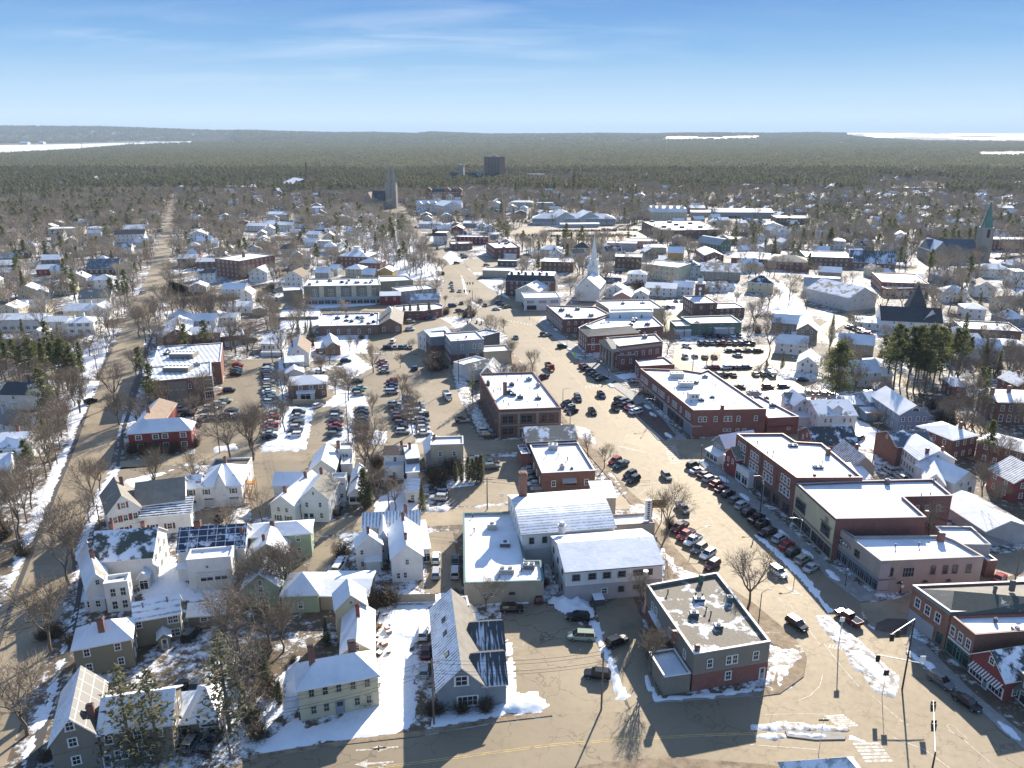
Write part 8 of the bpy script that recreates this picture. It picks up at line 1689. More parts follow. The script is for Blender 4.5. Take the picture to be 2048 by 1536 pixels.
# box truck in the lot and fire-red truck by the tree
def truck(x,y,head,cab,box,label,name='truck',open_=False):
 p=tp(x,y); r=empty(name,(p.x,p.y,.05),label,'truck',rz=R(head)); m=MB(); m.box(1.7,3.5,-1.05,1.05,.6,1.6); m.box(1.7,2.9,-1.0,1.0,1.6,2.5); m.build('cab',M('car_'+cab),r)
 m=MB(); m.box(1.9,2.93,-.9,.9,1.7,2.35); m.build('cabin_glass',M('carglass'),r)
 m=MB(); m.box(-3.4,1.6,-1.1,1.1,.9,1.3 if open_ else 2.0,m=0,top=0 if open_ else 1)
 if open_: m.box(-3.4,1.6,-1.1,-1.0,1.3,2.0); m.box(-3.4,1.6,1.0,1.1,1.3,2.0); m.box(-3.4,-3.3,-1.1,1.1,1.3,2.0)
 m.build('bed',[M(box),M('snow')],r)
 for wx in(2.6,-1.6,-2.6):
  for wy in(-.95,.95): m=MB(); m.tube((0,-.14,0),(0,.14,0),.48,n=14); m.tube((0,-.15,0),(0,.15,0),.27,n=10,m=1); o=m.build('wheel',[M('tyre'),M('rim')],r,loc=(wx,wy,.48))
 occ_poly([(p.x-3,p.y-3),(p.x+3,p.y-3),(p.x+3,p.y+3),(p.x-3,p.y+3)],4)
truck(450,1220,-72,'white','ltgrey','white flatbed truck standing in the lot beside the big white-roofed brick building',open_=True)
truck(1425,945,-75,'red','dkgrey','red truck with dark bed parked under the big bare tree on the main street',open_=True)
tile('C4')
carrow(210,1245,345,1365,6,36,51,'cars parked along the main street',cols=['black','grey','black','maroon','silver','white']); carpx(145,1335,SD,'suv','black',state='driving'); carpx(18,1210,SD,'suv','blue',state='driving')
g2='cars in the snowy lot on the right'
carrow(955,708,1445,708,10,96,53,g2); carrow(815,840,1085,840,4,96,55,g2); carrow(1050,945,1400,940,6,5,57,g2); carrow(1115,1005,1260,1010,3,96,59,g2); carrow(1475,1005,1550,1000,2,96,61,g2); carpx(1600,1125,3,'suv','maroon'); carpx(1750,1125,3,'suv','black'); carpx(1330,1125,150,'sedan','grey'); carpx(1465,1190,5,'pickup','tan'); carpx(1310,825,150,'sedan','silver'); carrow(1010,640,1320,640,6,96,63,g2); carpx(735,650,-30,'sedan','silver'); carpx(830,740,-40,'suv','white'); carrow(1230,780,1510,780,4,5,65,g2); carpx(1930,1060,-20,'sedan','black'); carpx(1980,1180,80,'suv','maroon'); carrow(600,365,690,365,3,96,67,None); carrow(725,310,780,310,2,96,69,None); carpx(30,1040,20,'sedan','white'); carpx(350,1065,10,'sedan','silver')
t=tp(1625,1000); truck(1625,1000,95,'white','white','white box truck parked in the snowy right lot near the small trees')
tile('C5'); carrow(30,1190,200,1200,5,96,71,g2); carrow(380,550,560,620,8,150,73,'cars along the snowy right street'); carrow(560,1190,640,1180,3,5,75,None); carrow(1110,1215,1230,1240,5,5,77,None); carrow(1370,440,1480,450,3,5,79,None); carrow(1330,530,1650,560,7,100,81,None)
tile('D3'); g3='cars in the far shopping lot'
carrow(1420,1012,2050,1010,26,95,83,g3); carrow(1440,1060,2040,1062,22,95,85,g3,skip=(7,8,15)); carrow(970,925,1200,922,7,95,87,g3); carrow(640,880,800,885,7,95,89,None); carrow(890,960,1000,965,4,5,91,None); carrow(1120,1050,1340,1060,7,95,93,None)
for x,y in ((150,980),(262,1100),(355,1185),(410,1425),(540,1322),(612,1272),(825,1342),(245,1125),(600,1245),(620,1255),(40,930)): carpx(x,y,SD if x<420 else 10,'suv',PAL[(x*7)%18])
carrow(1200,1240,1300,1270,4,10,95,None)
tile('D4'); carrow(20,1000,350,1005,13,95,97,g3); carrow(10,1045,330,1060,12,95,99,g3); carrow(1120,885,1320,882,8,95,101,None); carrow(230,870,390,880,7,95,103,None); carrow(1700,1190,1980,1205,9,95,105,None); carrow(850,1210,960,1220,4,95,107,None); carrow(40,1400,190,1410,5,95,109,None)
tile('D5'); carrow(1790,1280,2040,1260,7,95,111,None)
tile('C1'); carpx(1265,422,250,'sedan','white',state='driving'); carpx(1358,228,250,'suv','silver',state='driving')
# ================================================================ poles, wires, lights, signs
def ph(x,y,t): return hgt(x,y,t)
tile('A2'); w1=upole(1393,1210,ph(1393,1210,715),'wooden utility pole at the street edge in front of the blue-grey house',xf=False,rz=R(8))
tile('A3'); w2=upole(766,1097,ph(766,1097,650),'bare utility pole at the street edge of the tan parking lot',arms=0,rz=R(5))
tile('A1'); w0=upole(1750,1467,ph(1750,1467,1085),'utility pole on the snowy verge right of the pyramid-roofed garage',lean=(-.4,0),rz=R(10))
for i,(dz,of) in enumerate(((0,0),(-.9,.3),(-1.8,-.2),(-2.6,.1))):
 for a,b,nm in ((w0,w1,'from the garage verge to the blue-grey house'),(w1,w2,'from the blue-grey house to the tan parking lot')):
  wire('overhead_wire','thin black wire %s, %s from the top'%(nm,['first','second','third','fourth'][i]),a+Vector((0,0,dz)),b+Vector((0,0,dz)),1.0,.03,12,'overhead wires along the bottom street',of)
wire('overhead_wire','black wire sagging across the snowy driveway from the leftmost street pole',w0,Vector((w0.x-40,w0.y-14,w0.z-1)),1.2)
tile('B2'); a1=upole(1055,842,ph(1055,842,590),xf=False); a2=upole(1800,830,ph(1800,830,590));
tile('B1'); a0=upole(1668,402,ph(1668,402,20));
tile('B1'); b0=upole(768,1010,ph(768,1010,795)); upole(150,1145,ph(150,1145,800)); upole(436,490,ph(436,490,180))
tile('A1')
tile('B2'); c1=upole(748,325,ph(748,325,-60)); upole(1268,300,ph(1268,300,80)); upole(1903,300,ph(1903,300,110))
tile('B4'); d1=upole(900,470,ph(900,470,165)); d2=upole(1495,700,ph(1495,700,565)); d3=upole(1975,1388,ph(1975,1388,1110))
tile('C2'); e1=upole(690,882,ph(690,882,640)); upole(868,740,ph(868,740,590)); upole(1655,620,ph(1655,620,600))
tile('C3'); e2=upole(560,1085,ph(560,1085,650)); upole(240,130,ph(240,130,-60)); upole(975,1500,ph(975,1500,1340));
tile('C1'); upole(935,1018,ph(935,1018,780)); upole(760,1365,ph(760,1365,1200)); upole(1125,385,ph(1125,385,290))
tile('C4'); upole(1215,700,ph(1215,700,540)); upole(1215,130,ph(1215,130,-20)); upole(880,980,ph(880,980,800)); upole(800,640,ph(800,640,510)); upole(1015,900,ph(1015,900,810))
for a,b,t in ((a1,a2,'above the middle lane'),(a2,Vector((a2.x+40,a2.y-2,a2.z)),'towards the chimney stack'),(d2,d3,'behind the beige corner building'),(d1,d2,'over the long brick house yard'),(e1,c1,'over the parking rows')):
 for i,(dz,of) in enumerate(((0,.5),(0,-.5),(-1,0))): wire('overhead_wire','thin dark wire %s, %s of its bundle'%(t,('near side','far side','lowest')[i]),a+Vector((0,0,dz)),b+Vector((0,0,dz)),1.2,.03,8,'overhead wires',of)
for i in range(5): wire('overhead_wire','service wire fanning out left from the pole behind the beige building, number %s'%['one','two','three','four','five'][i],d3-Vector((0,0,.3*i)),Vector((d3.x-18-i*3,d3.y+30+i*6,7.5)),.8,.03,8,'service wires behind the beige building')
# lamps on the right pavement, clockwise style by photo position
tile('A4'); lamp(690,160,hgt(690,160,40),'post','black lantern lamp on the planting bed in front of the beige building'); lamp(35,428,hgt(35,428,215),'dark','dark curved street light beside the grey and brick corner building',rz=R(20),arm=1.6)
tile('B3'); lamp(1478,1100,hgt(1478,1100,985),'steel','silver arm street light above the white pickup row',rz=R(15),arm=3.0); lamp(1525,450,hgt(1525,450,350),'post'); lamp(1975,850,hgt(1975,850,640),'post'); lamp(1716,640,hgt(1716,640,500),'post'); lamp(1325,290,hgt(1325,290,200),'post'); lamp(1165,140,hgt(1165,140,0),'steel',rz=R(180)); lamp(1985,800,hgt(1985,800,590),'steel',rz=R(180)); lamp(530,190,hgt(530,190,110),'post')
tile('B4'); lamp(335,1150,hgt(335,1150,910),'steel',rz=R(180)); lamp(45,850,hgt(45,850,620),'post'); lamp(1110,1480-20,hgt(1110,1470,1400),'post')
tile('C3'); lamp(1590,720,hgt(1590,720,640),'post'); lamp(1765,860,hgt(1765,860,770),'post'); lamp(1985,1050,hgt(1985,1050,960),'post'); lamp(1620,1470,hgt(1620,1470,1390),'post'); lamp(740,490,hgt(740,490,390),'steel'); lamp(1235,470,hgt(1235,470,430),'post'); lamp(1550,1290,hgt(1550,1290,1140),'dark'); lamp(640,1410,hgt(640,1410,1310),'steel')
tile('C4'); lamp(510,1430,hgt(510,1430,1220),'post'); lamp(80,1045,hgt(80,1045,955),'post'); lamp(330,1250,hgt(330,1250,1120),'steel')
# traffic signals
def mast(x,y,top,arms,label,px=True,base=None):
 p=tp(x,y) if base is None else Vector(base); h=hgt(x,y,top) if base is None else top; r=empty('traffic_signal',(p.x,p.y,.05),label,'traffic light'); m=MB(); m.tube((0,0,0),(0,0,h),.16,.11,n=8); m.build('pole',M('blackmetal'),r)
 for (dx,dy,z0,z1,heads) in arms:
  e=Vector((dx,dy,z1)); s0=Vector((0,0,z0)); m=MB(); m.tube(s0,e,.10,.06,n=6); a=m.build('mast_arm',M('steel'),r)
  for t in heads:
   q=s0+(e-s0)*t; m=MB(); m.box(q.x-.22,q.x+.22,q.y-.18,q.y+.18,q.z-1.15,q.z-.1); an=math.atan2(dy,dx); m.box(q.x-.36,q.x+.36,q.y-.2,q.y-.17,q.z-1.3,q.z+.05)
   for k in range(3): m.tube((q.x,q.y-.3,q.z-.3-k*.34),(q.x,q.y-.19,q.z-.3-k*.34),.12,n=8,m=1)
   m.build('signal_head',[M('blackmetal'),M('carglass')],r)
 return r,p,h
tile('A4'); r_,p_,h_=mast(1120,945,412,[(-5.2,-3.4,hgt(1120,945,412),hgt(1120,945,412)-.4,(.75,1.0)),(2.6,-.4,5.8,5.5,()),(-4.5,1.0,5.8,6.2,(1.0,))],'black traffic signal mast with two arms standing on the tip of the snowy median')
m=MB(); m.box(-.45,.45,-.04,.04,6.9,8.2); q=m.build('sign_panel',M('sgnwhite'),r_); q.location=(2.3,-.4,-1.2)
g_=G(1880,1600); mast(0,0,7.0,[(5.0,10.5,6.6,7.0,(.55,.62,.93,.99))],'long signal arm reaching in from the bottom edge with two pairs of signal heads',base=(g_.x-1,g_.y+1.5,0))
tile('C3'); mast(690,290,195,[(-5,1.5,hgt(690,290,195),hgt(690,290,195),(.3,.9))],'signal mast at the far crossroads median'); mast(618,215,120,[(5,1,hgt(618,215,120),hgt(618,215,120),(.3,.6,.95))],'taller signal mast reaching right over the far crossroads')
tile('A4'); sign(635,630,hgt(635,630,395),.9,.9,'sgnwhite','tall sign post with white and yellow panels at the head of the snowy median');
p=tp(635,630); m=MB(); sg=sign(640,628,hgt(635,630,420),.8,.8,'sgnyellow','yellow diamond sign on the median post facing the lane',diamond=True)
sign(968,1000,hgt(968,1000,795),.9,1.1,'blackmetal','dark-backed square sign on the lower snowy median'); sign(490,1420,hgt(490,1420,1165),1.5,.35,'blackmetal','dark street name sign on a post near the kiosk')
sign(1115,215,hgt(1115,215,150),.6,.7,'sgnwhite','small white sign post beside the beige corner wall'); sign(1180,400,hgt(1180,400,350),.7,.8,'steel','grey box sign at the plaza corner')
tile('C3'); sign(1665,850,hgt(1665,850,790),1.1,1.5,'sgnlime','lime yellow pedestrian sign at the side of the main street crosswalk')
tile('B2'); sign(1912,800,hgt(1912,800,710),1.1,.9,'sgnwhite','white sign on a post by the tan lot edge')
tile('A2')
# low fences
def fence(x0,y0,x1,y1,h,mat,label,name='board_fence'):
 a,b=tp(x0,y0),tp(x1,y1); d=b-a; L_=math.hypot(d.x,d.y); an=math.atan2(d.y,d.x); t=empty(name,(a.x,a.y,0),label,'fence',rz=an); m=MB(); m.box(0,L_,-.04,.04,.05,h)
 m.build('panels',M(mat),t); n=max(2,int(L_/2.4))
 m=MB()
 for i in range(n+1): m.box(L_*i/n-.07,L_*i/n+.07,-.09,.09,0,h+.12)
 m.build('posts',M(mat),t)
fence(890,290,1400,278,1.9,'tan','tan board fence running behind the snowy yard with the debris piles')
tile('C2'); fence(700,480,1130,470,1.6,'greybrown','dark fence along the snow-covered inn lawn')
tile('A2')
# odds and ends lying in the snow of the yard
rnd=random.Random(5)
for i in range(16):
 x,y=rnd.uniform(910,1060),rnd.uniform(330,690); p=tp(x,y); m=MB(); w,d_,h=rnd.uniform(.4,1.3),rnd.uniform(.3,.9),rnd.uniform(.25,.8); m.box(-w/2,w/2,-d_/2,d_/2,0,h); m.box(-w/2-.05,w/2+.05,-d_/2-.05,d_/2+.05,h,h+.08,m=1)
 col=rnd.choice(['orange','brown','dkgrey','wood','redtrim','stone']); o=m.build('crate',[M(col),M('snow')],None,loc=p,rz=rnd.uniform(0,3)); AUTO.append((o,'thing',{'orange':'orange','brown':'brown','dkgrey':'dark','wood':'wooden','redtrim':'red','stone':'grey'}[col]+' snow-capped crate in the yard',p.x,p.y,1,None)); o['group']='junk in the snowy yard'; o['category']='crate'
tile('A3'); p=tp(740,285); m=MB(); m.box(-1.0,1.0,-1.3,1.3,.1,1.5); m.box(-1.05,1.05,-1.35,1.35,1.5,1.6,m=1); o=m.build('dumpster',[M('dkgrey'),M('snow')],None,loc=p,rz=R(8)); tag(o,'dark dumpster with a snowy lid behind the long white-roofed hall','dumpster')
# brown-gold sign group under the big street tree
tile('B3'); p=tp(1185,930); r=empty('shop_sign',(p.x,p.y,0),'golden-brown shop sign panels on posts under the big bare street tree','sign',rz=R(5))
m=MB(); m.box(-2.2,2.2,-.15,.15,4.0,6.2); m.build('sign_panel',M('sgngold'),r); m=MB(); m.tube((-1.2,0,0),(-1.2,0,4.2),.12,n=8); m.tube((1.2,0,0),(1.2,0,4.2),.12,n=8); m.build('posts',M('blackmetal'),r); m=MB()
for k,t in enumerate((-1.6,-1.0,-.4,.3,.9,1.5)): m.box(t-.18,t+.18,-.2,-.15,4.7,5.5)
m.build('lettering',M('blackmetal'),r)
tile('Z')
# ================================================================ houses and trees filling the neighbourhoods
TOWN=[(-60,560),(-60,470),(60,462),(200,440),(330,400),(420,400),(560,398),(700,385),(800,398),(1000,392),(1200,385),(1300,395),(1420,405),(1600,400),(1750,388),(1900,392),(2100,400),(2100,980),(1700,880),(1600,700),(1300,600),(1100,560),(900,500),(840,470),(780,440),(640,520),(560,640),(330,600),(230,680),(60,960),(-60,960)]
rnd=random.Random(77); HS=[]
def inv(p,m=60):
 x,y=PX(p[0],p[1]); return -m<x<2048+m and y<1536+m
for gy in range(190,1240):
 if gy%34: continue
 for gx in range(-760,800,25):
  a=R(14 if gx<-60 else 9); x=gx+rnd.uniform(-5,5); y=gy+rnd.uniform(-7,7); X=x*math.cos(a)-(y-500)*math.sin(a); Y=500+(y-500)*math.cos(a)+x*math.sin(a)
  px,py=PX(X,Y)
  if not in_poly(px,py,TOWN) or occ_at(X,Y,8): continue
  if not inv((X,Y)): continue
  if rnd.random()<(.86 if py>430 else .72): HS.append((X,Y,math.degrees(a)))
  if HS and HS[-1][0]==X: occ_poly([(X-7,Y-7),(X+7,Y-7),(X+7,Y+7),(X-7,Y+7)],3)
HS.sort(key=lambda t:t[1]); print('houses scattered',len(HS),'hand built',len(BL))
WC=['white','white','white','offwhite','cream','ltgrey','white','greybrown','bluegrey','tan','offwhite','brick','yellow','redpaint','olive','white']
RC=['snow','snow','snow','snow','part_shingle_75','part_shingle_50','snow','part_dkshingle_40','snow','streak_shingle_70','shingle']
CW={'white':'white','offwhite':'off-white','cream':'cream','ltgrey':'pale grey','greybrown':'brown-grey','bluegrey':'blue-grey','tan':'tan','brick':'brick','yellow':'pale yellow','redpaint':'red','olive':'olive'}
RW={'snow':'snow-roofed','part_shingle_75':'mostly snow-roofed','part_shingle_50':'patchy-roofed','part_dkshingle_40':'dark-roofed','streak_shingle_70':'striped-roofed','shingle':'bare grey-roofed'}
HB=[]
for i,(X,Y,a) in enumerate(HS[:110]):
 w=rnd.choice(WC); r=rnd.choice(RC); k=rnd.choice(['Y','X','Y','X','HX']); Wd=rnd.uniform(7.5,10.5); D=rnd.uniform(9,13);
 if k=='X': Wd,D=D,Wd
 he=rnd.choice([3.2,5.0,5.6,5.6]); hr=he+rnd.uniform(2.2,3.4); ang=R(a+rnd.uniform(-5,5))
 b=Bld('gabled_house' if k!='HX' else 'hip_roofed_house',None,'house',None,(X,Y)); c,sn=math.cos(ang),math.sin(ang)
 P=(X-(Wd*c-D*sn)/2,Y-(Wd*sn+D*c)/2); b.rect(P,ang,Wd,D,he,hr,k,w=w,r=r,dens=3.4)
 if rnd.random()<.45: # ell
  b.rect((P[0]+(Wd)*c,P[1]+Wd*sn+2.0),ang,rnd.uniform(3.5,6),D*.6,he*.62,he*.62+1.8,'X',w=w,r=r if rnd.random()<.5 else 'snow',gw=0)
 if rnd.random()<.6: b.chim(0,rnd.uniform(.3,.7),rnd.uniform(.3,.7),1.4,.8)
 HB.append(b); AUTO.append((b.root,'house',(CW[w],RW[r]),X,Y,hr,None))
FH=[]
for _ in range(130):
 Y=rnd.uniform(1120,1880); X=rnd.uniform(-.66,.66)*Y; px,py=PX(X,Y)
 if rnd.random()<.35 and px<700: continue
 for j in range(rnd.choice((1,1,2,3))): FH.append((X+j*24,Y+rnd.uniform(-6,6),rnd.choice((8,-12,30)))); occ_poly([(X+j*24-7,Y-22),(X+j*24+7,Y-22),(X+j*24+7,Y+7),(X+j*24-7,Y+7)],3)
m=MB()
for X,Y,a in HS[110:]+FH:
 w=rnd.randrange(6); Wd=rnd.uniform(8,13); D=rnd.uniform(8,12); he=rnd.choice([4,5.4,5.8]); hr=he+rnd.uniform(2.2,3.2); c,sn=math.cos(R(a)),math.sin(R(a)); k=rnd.choice('XY')
 T=lambda p:(X+(p[0]-Wd/2)*c-(p[1]-D/2)*sn,Y+(p[0]-Wd/2)*sn+(p[1]-D/2)*c,p[2])
 m.prism([T((0,0,0)),T((Wd,0,0)),T((Wd,D,0)),T((0,D,0))],0,he,m=w,cap=False)
 if k=='X': m.q(T((Wd,0,he)),T((Wd,D,he)),T((Wd,D/2,hr-.1)),m=w); m.q(T((0,D,he)),T((0,0,he)),T((0,D/2,hr-.1)),m=w)
 else: m.q(T((0,0,he)),T((Wd,0,he)),T((Wd/2,0,hr-.1)),m=w); m.q(T((Wd,D,he)),T((0,D,he)),T((Wd/2,D,hr-.1)),m=w)
 rm=rnd.choice([6,6,6,6,7,8])
 for f in roof_faces(k,Wd,D,he,hr,.35): m.q(*[T(p) for p in f],m=rm); m.q(*[T((p[0],p[1],p[2]-.2)) for p in reversed(f)],m=0)
 for j in range(int(Wd/3)):
  for z in ([1.0,3.6] if he>5 else [1.2]): x=(j+.5)*Wd/int(Wd/3); m.q(T((x-.45,-.04,z)),T((x+.45,-.04,z)),T((x+.45,-.04,z+1.4)),T((x-.45,-.04,z+1.4)),m=9)
 x,y=rnd.uniform(.3,.6)*Wd,D*.5; cc=[T((x+u,y+v_,0)) for u,v_ in((-.4,-.4),(.4,-.4),(.4,.4),(-.4,.4))]; m.prism(cc,he,hr+1.0,m=5)
if m.f: tag(m.build('distant_houses',[M(q) for q in('white','offwhite','cream','ltgrey','greybrown','brick','roofsnow','part_shingle_50','part_dkshingle_40','glass')]),'crowded small pale houses filling the far neighbourhoods under snow','houses',None,'stuff')
# trees
cand=[]
HID=[]
for b_ in BL:
 if b_ in HB or b_.loc.y<320: continue
 ro,k_,Wd_,D_,he_,hr_,Wp_,an_=b_.roofs[0]; w_=(Wd_ or 30)*.5; x1,y1=PX(b_.loc.x,b_.loc.y-8); x0,y0=PX(b_.loc.x,b_.loc.y,max(he_,hr_)); sp=w_/(b_.loc.y*CP+85*SP)*FPX; HID.append((x1-sp,x1+sp,y0,y1,b_.loc.y))
def hides(X,Y,px,py):
 yt=PX(X,Y,13)[1]
 return any(a-4<px<c+4 and Y<by and yt<y1-2 and py>y0 for a,c,y0,y1,by in HID)
for i in range(34000):
 Y=130+(rnd.random()**.75)*1250; X=rnd.uniform(-.72,.72)*(Y+60); px,py=PX(X,Y)
 if not(-80<px<2130) or py>1100: continue
 if py<392: continue
 if px<330 and py<455 and rnd.random()<.9: pass
 if 560<px<1750 and py>560 and rnd.random()<.75: continue
 if occ_at(X,Y,1)>0: continue
 if Y>330 and rnd.random()<.9 and hides(X,Y,px,py): continue
 if rnd.random()< (.55 if py>470 else .62 if px>1400 else .45): continue
 con = rnd.random() < (.16 if px<500 or px>1250 else .09)
 occ_poly([(X-2,Y-2),(X+2,Y-2),(X+2,Y+2),(X-2,Y+2)],2)
 cand.append((Y,X,con))
cand.sort(); nb=sum(1 for t in TREES if t[2] in('bare',)); npn=sum(1 for t in TREES if t[2] in('pine','spruce','thinspruce'))
restb=[];restp=[]; print('tree candidates',len(cand),'hand',nb,npn)
for Y,X,con in cand:
 if con and not(560<PX(X,Y)[0]<1800 and PX(X,Y)[1]>560):
  if npn<230: tree(rnd.choice(['pine','pine','pine','pine','spruce']),X,Y,rnd.uniform(11,19),px=False); npn+=1
  else: restp.append((X,Y,rnd.uniform(.6,.95)))
 else:
  if nb<300: tree('bare' if Y<420 else 'barelo',X,Y,rnd.uniform(9,15),px=False); nb+=1
  else: restb.append((X,Y,rnd.uniform(.8,1.25)))
# ---- masses placed with geometry nodes
def scatter(name,pts,objs,label,cat,mrot=True):
 arr=np.array([(p[0],p[1],p[3] if len(p)>3 else 0.0) for p in pts],dtype=np.float32); me=bpy.data.meshes.new(name); me.vertices.add(len(arr)); me.vertices.foreach_set('co',arr.ravel())
 at=me.attributes.new('sc','FLOAT','POINT'); at.data.foreach_set('value',np.array([p[2] for p in pts],dtype=np.float32))
 at=me.attributes.new('rz','FLOAT','POINT'); at.data.foreach_set('value',np.random.default_rng(3).uniform(0,6.28,len(arr)).astype(np.float32))
 o=bpy.data.objects.new(name,me); link(o); tag(o,label,cat,None,'stuff')
 col=bpy.data.collections.new(name+'_kit')
 for q in objs: col.objects.link(q)
 ng=bpy.data.node_groups.new(name,'GeometryNodeTree'); ng.interface.new_socket('Geometry',in_out='INPUT',socket_type='NodeSocketGeometry'); ng.interface.new_socket('Geometry',in_out='OUTPUT',socket_type='NodeSocketGeometry')
 n=ng.nodes; l=ng.links; gi=n.new('NodeGroupInput'); go=n.new('NodeGroupOutput'); ip=n.new('GeometryNodeInstanceOnPoints'); ci=n.new('GeometryNodeCollectionInfo'); ci.inputs[0].default_value=col; ci.inputs['Separate Children'].default_value=True; ci.inputs['Reset Children'].default_value=True
 a1=n.new('GeometryNodeInputNamedAttribute'); a1.data_type='FLOAT'; a1.inputs[0].default_value='sc'; a2=n.new('GeometryNodeInputNamedAttribute'); a2.data_type='FLOAT'; a2.inputs[0].default_value='rz'
 cx=n.new('ShaderNodeCombineXYZ'); l.new(a2.outputs[0],cx.inputs[2]); l.new(gi.outputs[0],ip.inputs['Points']); l.new(ci.outputs[0],ip.inputs['Instance']); ip.inputs['Pick Instance'].default_value=True; l.new(cx.outputs[0],ip.inputs['Rotation']); l.new(a1.outputs[0],ip.inputs['Scale'])
 rr=n.new('FunctionNodeRandomValue'); rr.data_type='INT'; rr.inputs['Min'].default_value=0; rr.inputs['Max'].default_value=len(objs)-1; l.new(rr.outputs['Value'],ip.inputs['Instance Index']); l.new(ip.outputs[0],go.inputs[0])
 md=o.modifiers.new('scatter','NODES'); md.node_group=ng; return o
def joined(pair,nm,tm,cm):
 t,c=pair; b=MB(); b.v=t.v+c.v; b.f=t.f+[tuple(i+len(t.v) for i in f) for f in c.f]; b.m=[0]*len(t.f)+[1]*len(c.f); return bpy.data.objects.new(nm,b.mesh(nm,[M(tm),M(cm)]))
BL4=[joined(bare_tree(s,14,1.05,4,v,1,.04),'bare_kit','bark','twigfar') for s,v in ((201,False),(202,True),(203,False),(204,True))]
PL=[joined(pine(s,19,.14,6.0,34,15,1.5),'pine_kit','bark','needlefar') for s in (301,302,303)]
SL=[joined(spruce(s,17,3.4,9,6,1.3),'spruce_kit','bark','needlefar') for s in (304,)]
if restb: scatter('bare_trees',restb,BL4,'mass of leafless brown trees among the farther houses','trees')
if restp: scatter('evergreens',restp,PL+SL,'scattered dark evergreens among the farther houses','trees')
# far woods
def patch(seed,n,rad,con,L=2.4):
 rd=random.Random(seed); b=MB()
 for i in range(n):
  a=rd.uniform(0,6.28); r=rad*rd.random()**.5; x,y=r*math.cos(a),r*math.sin(a); h=rd.uniform(10,17); cn=rd.random()<con; m=0 if cn else 1
  if cn:
   for k in range(16):
    t=rd.random(); w=2.9*(1-t*.75); an=rd.uniform(0,6.28); p=Vector((x+math.cos(an)*w*.6,y+math.sin(an)*w*.6,h*(.25+.75*t))); d=Vector((rd.gauss(0,1),rd.gauss(0,1),rd.gauss(.6,.5))).normalized()*L*rd.uniform(.7,1.2); s=d.cross(Vector((rd.gauss(0,1),rd.gauss(0,1),.3))).normalized()*L*.42
    q=len(b.v); b.v+=[tuple(p-s),tuple(p+s),tuple(p+d)]; b.f.append((q,q+1,q+2)); b.m.append(0)
  else:
   for k in range(20):
    t=rd.random()**.7; an=rd.uniform(0,6.28); w=3.3*math.sin(t*2.6+.3); p=Vector((x,y,h*.15+h*.4*t)); d=Vector((math.cos(an)*w,math.sin(an)*w,h*.42)); s=Vector((-math.sin(an),math.cos(an),0))*.20
    q=len(b.v); b.v+=[tuple(p-s),tuple(p+s),tuple(p+d)]; b.f.append((q,q+1,q+2)); b.m.append(1)
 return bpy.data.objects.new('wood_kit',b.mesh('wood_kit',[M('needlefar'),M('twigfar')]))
FIELDS=[[(-60,315),(-60,288),(100,286.5),(250,284),(390,283),(384,289),(250,293),(160,302),(60,308)],[(1325,281),(1330,273),(1400,273.5),(1400,275),(1440,275),(1450,273),(1520,272),(1512,277.5),(1430,279)],[(1955,314),(1955,304.5),(2100,303),(2100,315)]]
def infield(x,y,z=0):
 px,py=PX(x,y,z)
 if px<0 and 288<py<314: return True
 return any(in_poly(px,py,f) for f in FIELDS)
rs=np.random.default_rng(11)
def wood(y0,y1,area,fn,smin,smax):
 n=int(.70*(y1*y1-y0*y0)/area); Yv=np.sqrt(rs.uniform(y0*y0,y1*y1,n)); Xv=rs.uniform(-.70,.70,n)*(Yv+30); out={}
 for x,y in zip(Xv,Yv):
  k=fn(x,y)
  if k is None: continue
  out.setdefault(k,[]).append((float(x),float(y),float(rs.uniform(smin,smax))))
 return out
def kind_at(x,y):
 px,py=PX(x,y)
 if y<1400 and occ_at(x,y,1): return None
 if infield(x,y): return None
 if py>392 and not (px<335 and py<455): return None
 if in_poly(px,py,[(320,460),(330,395),(352,380),(372,385),(352,440),(345,470)]): return None
 nz=mnoise.noise(Vector((x*.006,y*.004,0)))+.5*mnoise.noise(Vector((x*.02,y*.015,3)))
 bias=.85 if px<620 else .3 if px<900 else .0
 if px<520 and py>385: bias-=1.5
 if y>1900: bias-=.25
 if 1000<px and py>365: bias-=.3
 if 900<px and py<=365: bias+=.15
 if nz<-.38 and py>318 and rs.random()<.5: return None
 return 'c' if nz*1.6+bias+rs.normal(0,.25)>0 else 'b'
near=wood(640,1900,58,kind_at,.55,.95)
for k,v in near.items(): print('near wood',k,len(v))
if 'c' in near: scatter('pine_wood',near['c'],PL+SL,'dense dark green pine wood at the edge of town','woods')
if 'b' in near: scatter('bare_wood',near['b'],BL4,'brown leafless wood at the edge of town','woods')
PC=[patch(s,9,15,.7) for s in (1,2,3)]; PB=[patch(s,9,15,.25) for s in (4,5,6)]
mid=wood(1900,5200,430,kind_at,.85,1.1)
if 'c' in mid: scatter('pine_forest',mid['c'],PC,'wide evergreen forest beyond the town','forest')
if 'b' in mid: scatter('mixed_forest',mid['b'],PB,'wide greyish leafless forest beyond the town','forest')
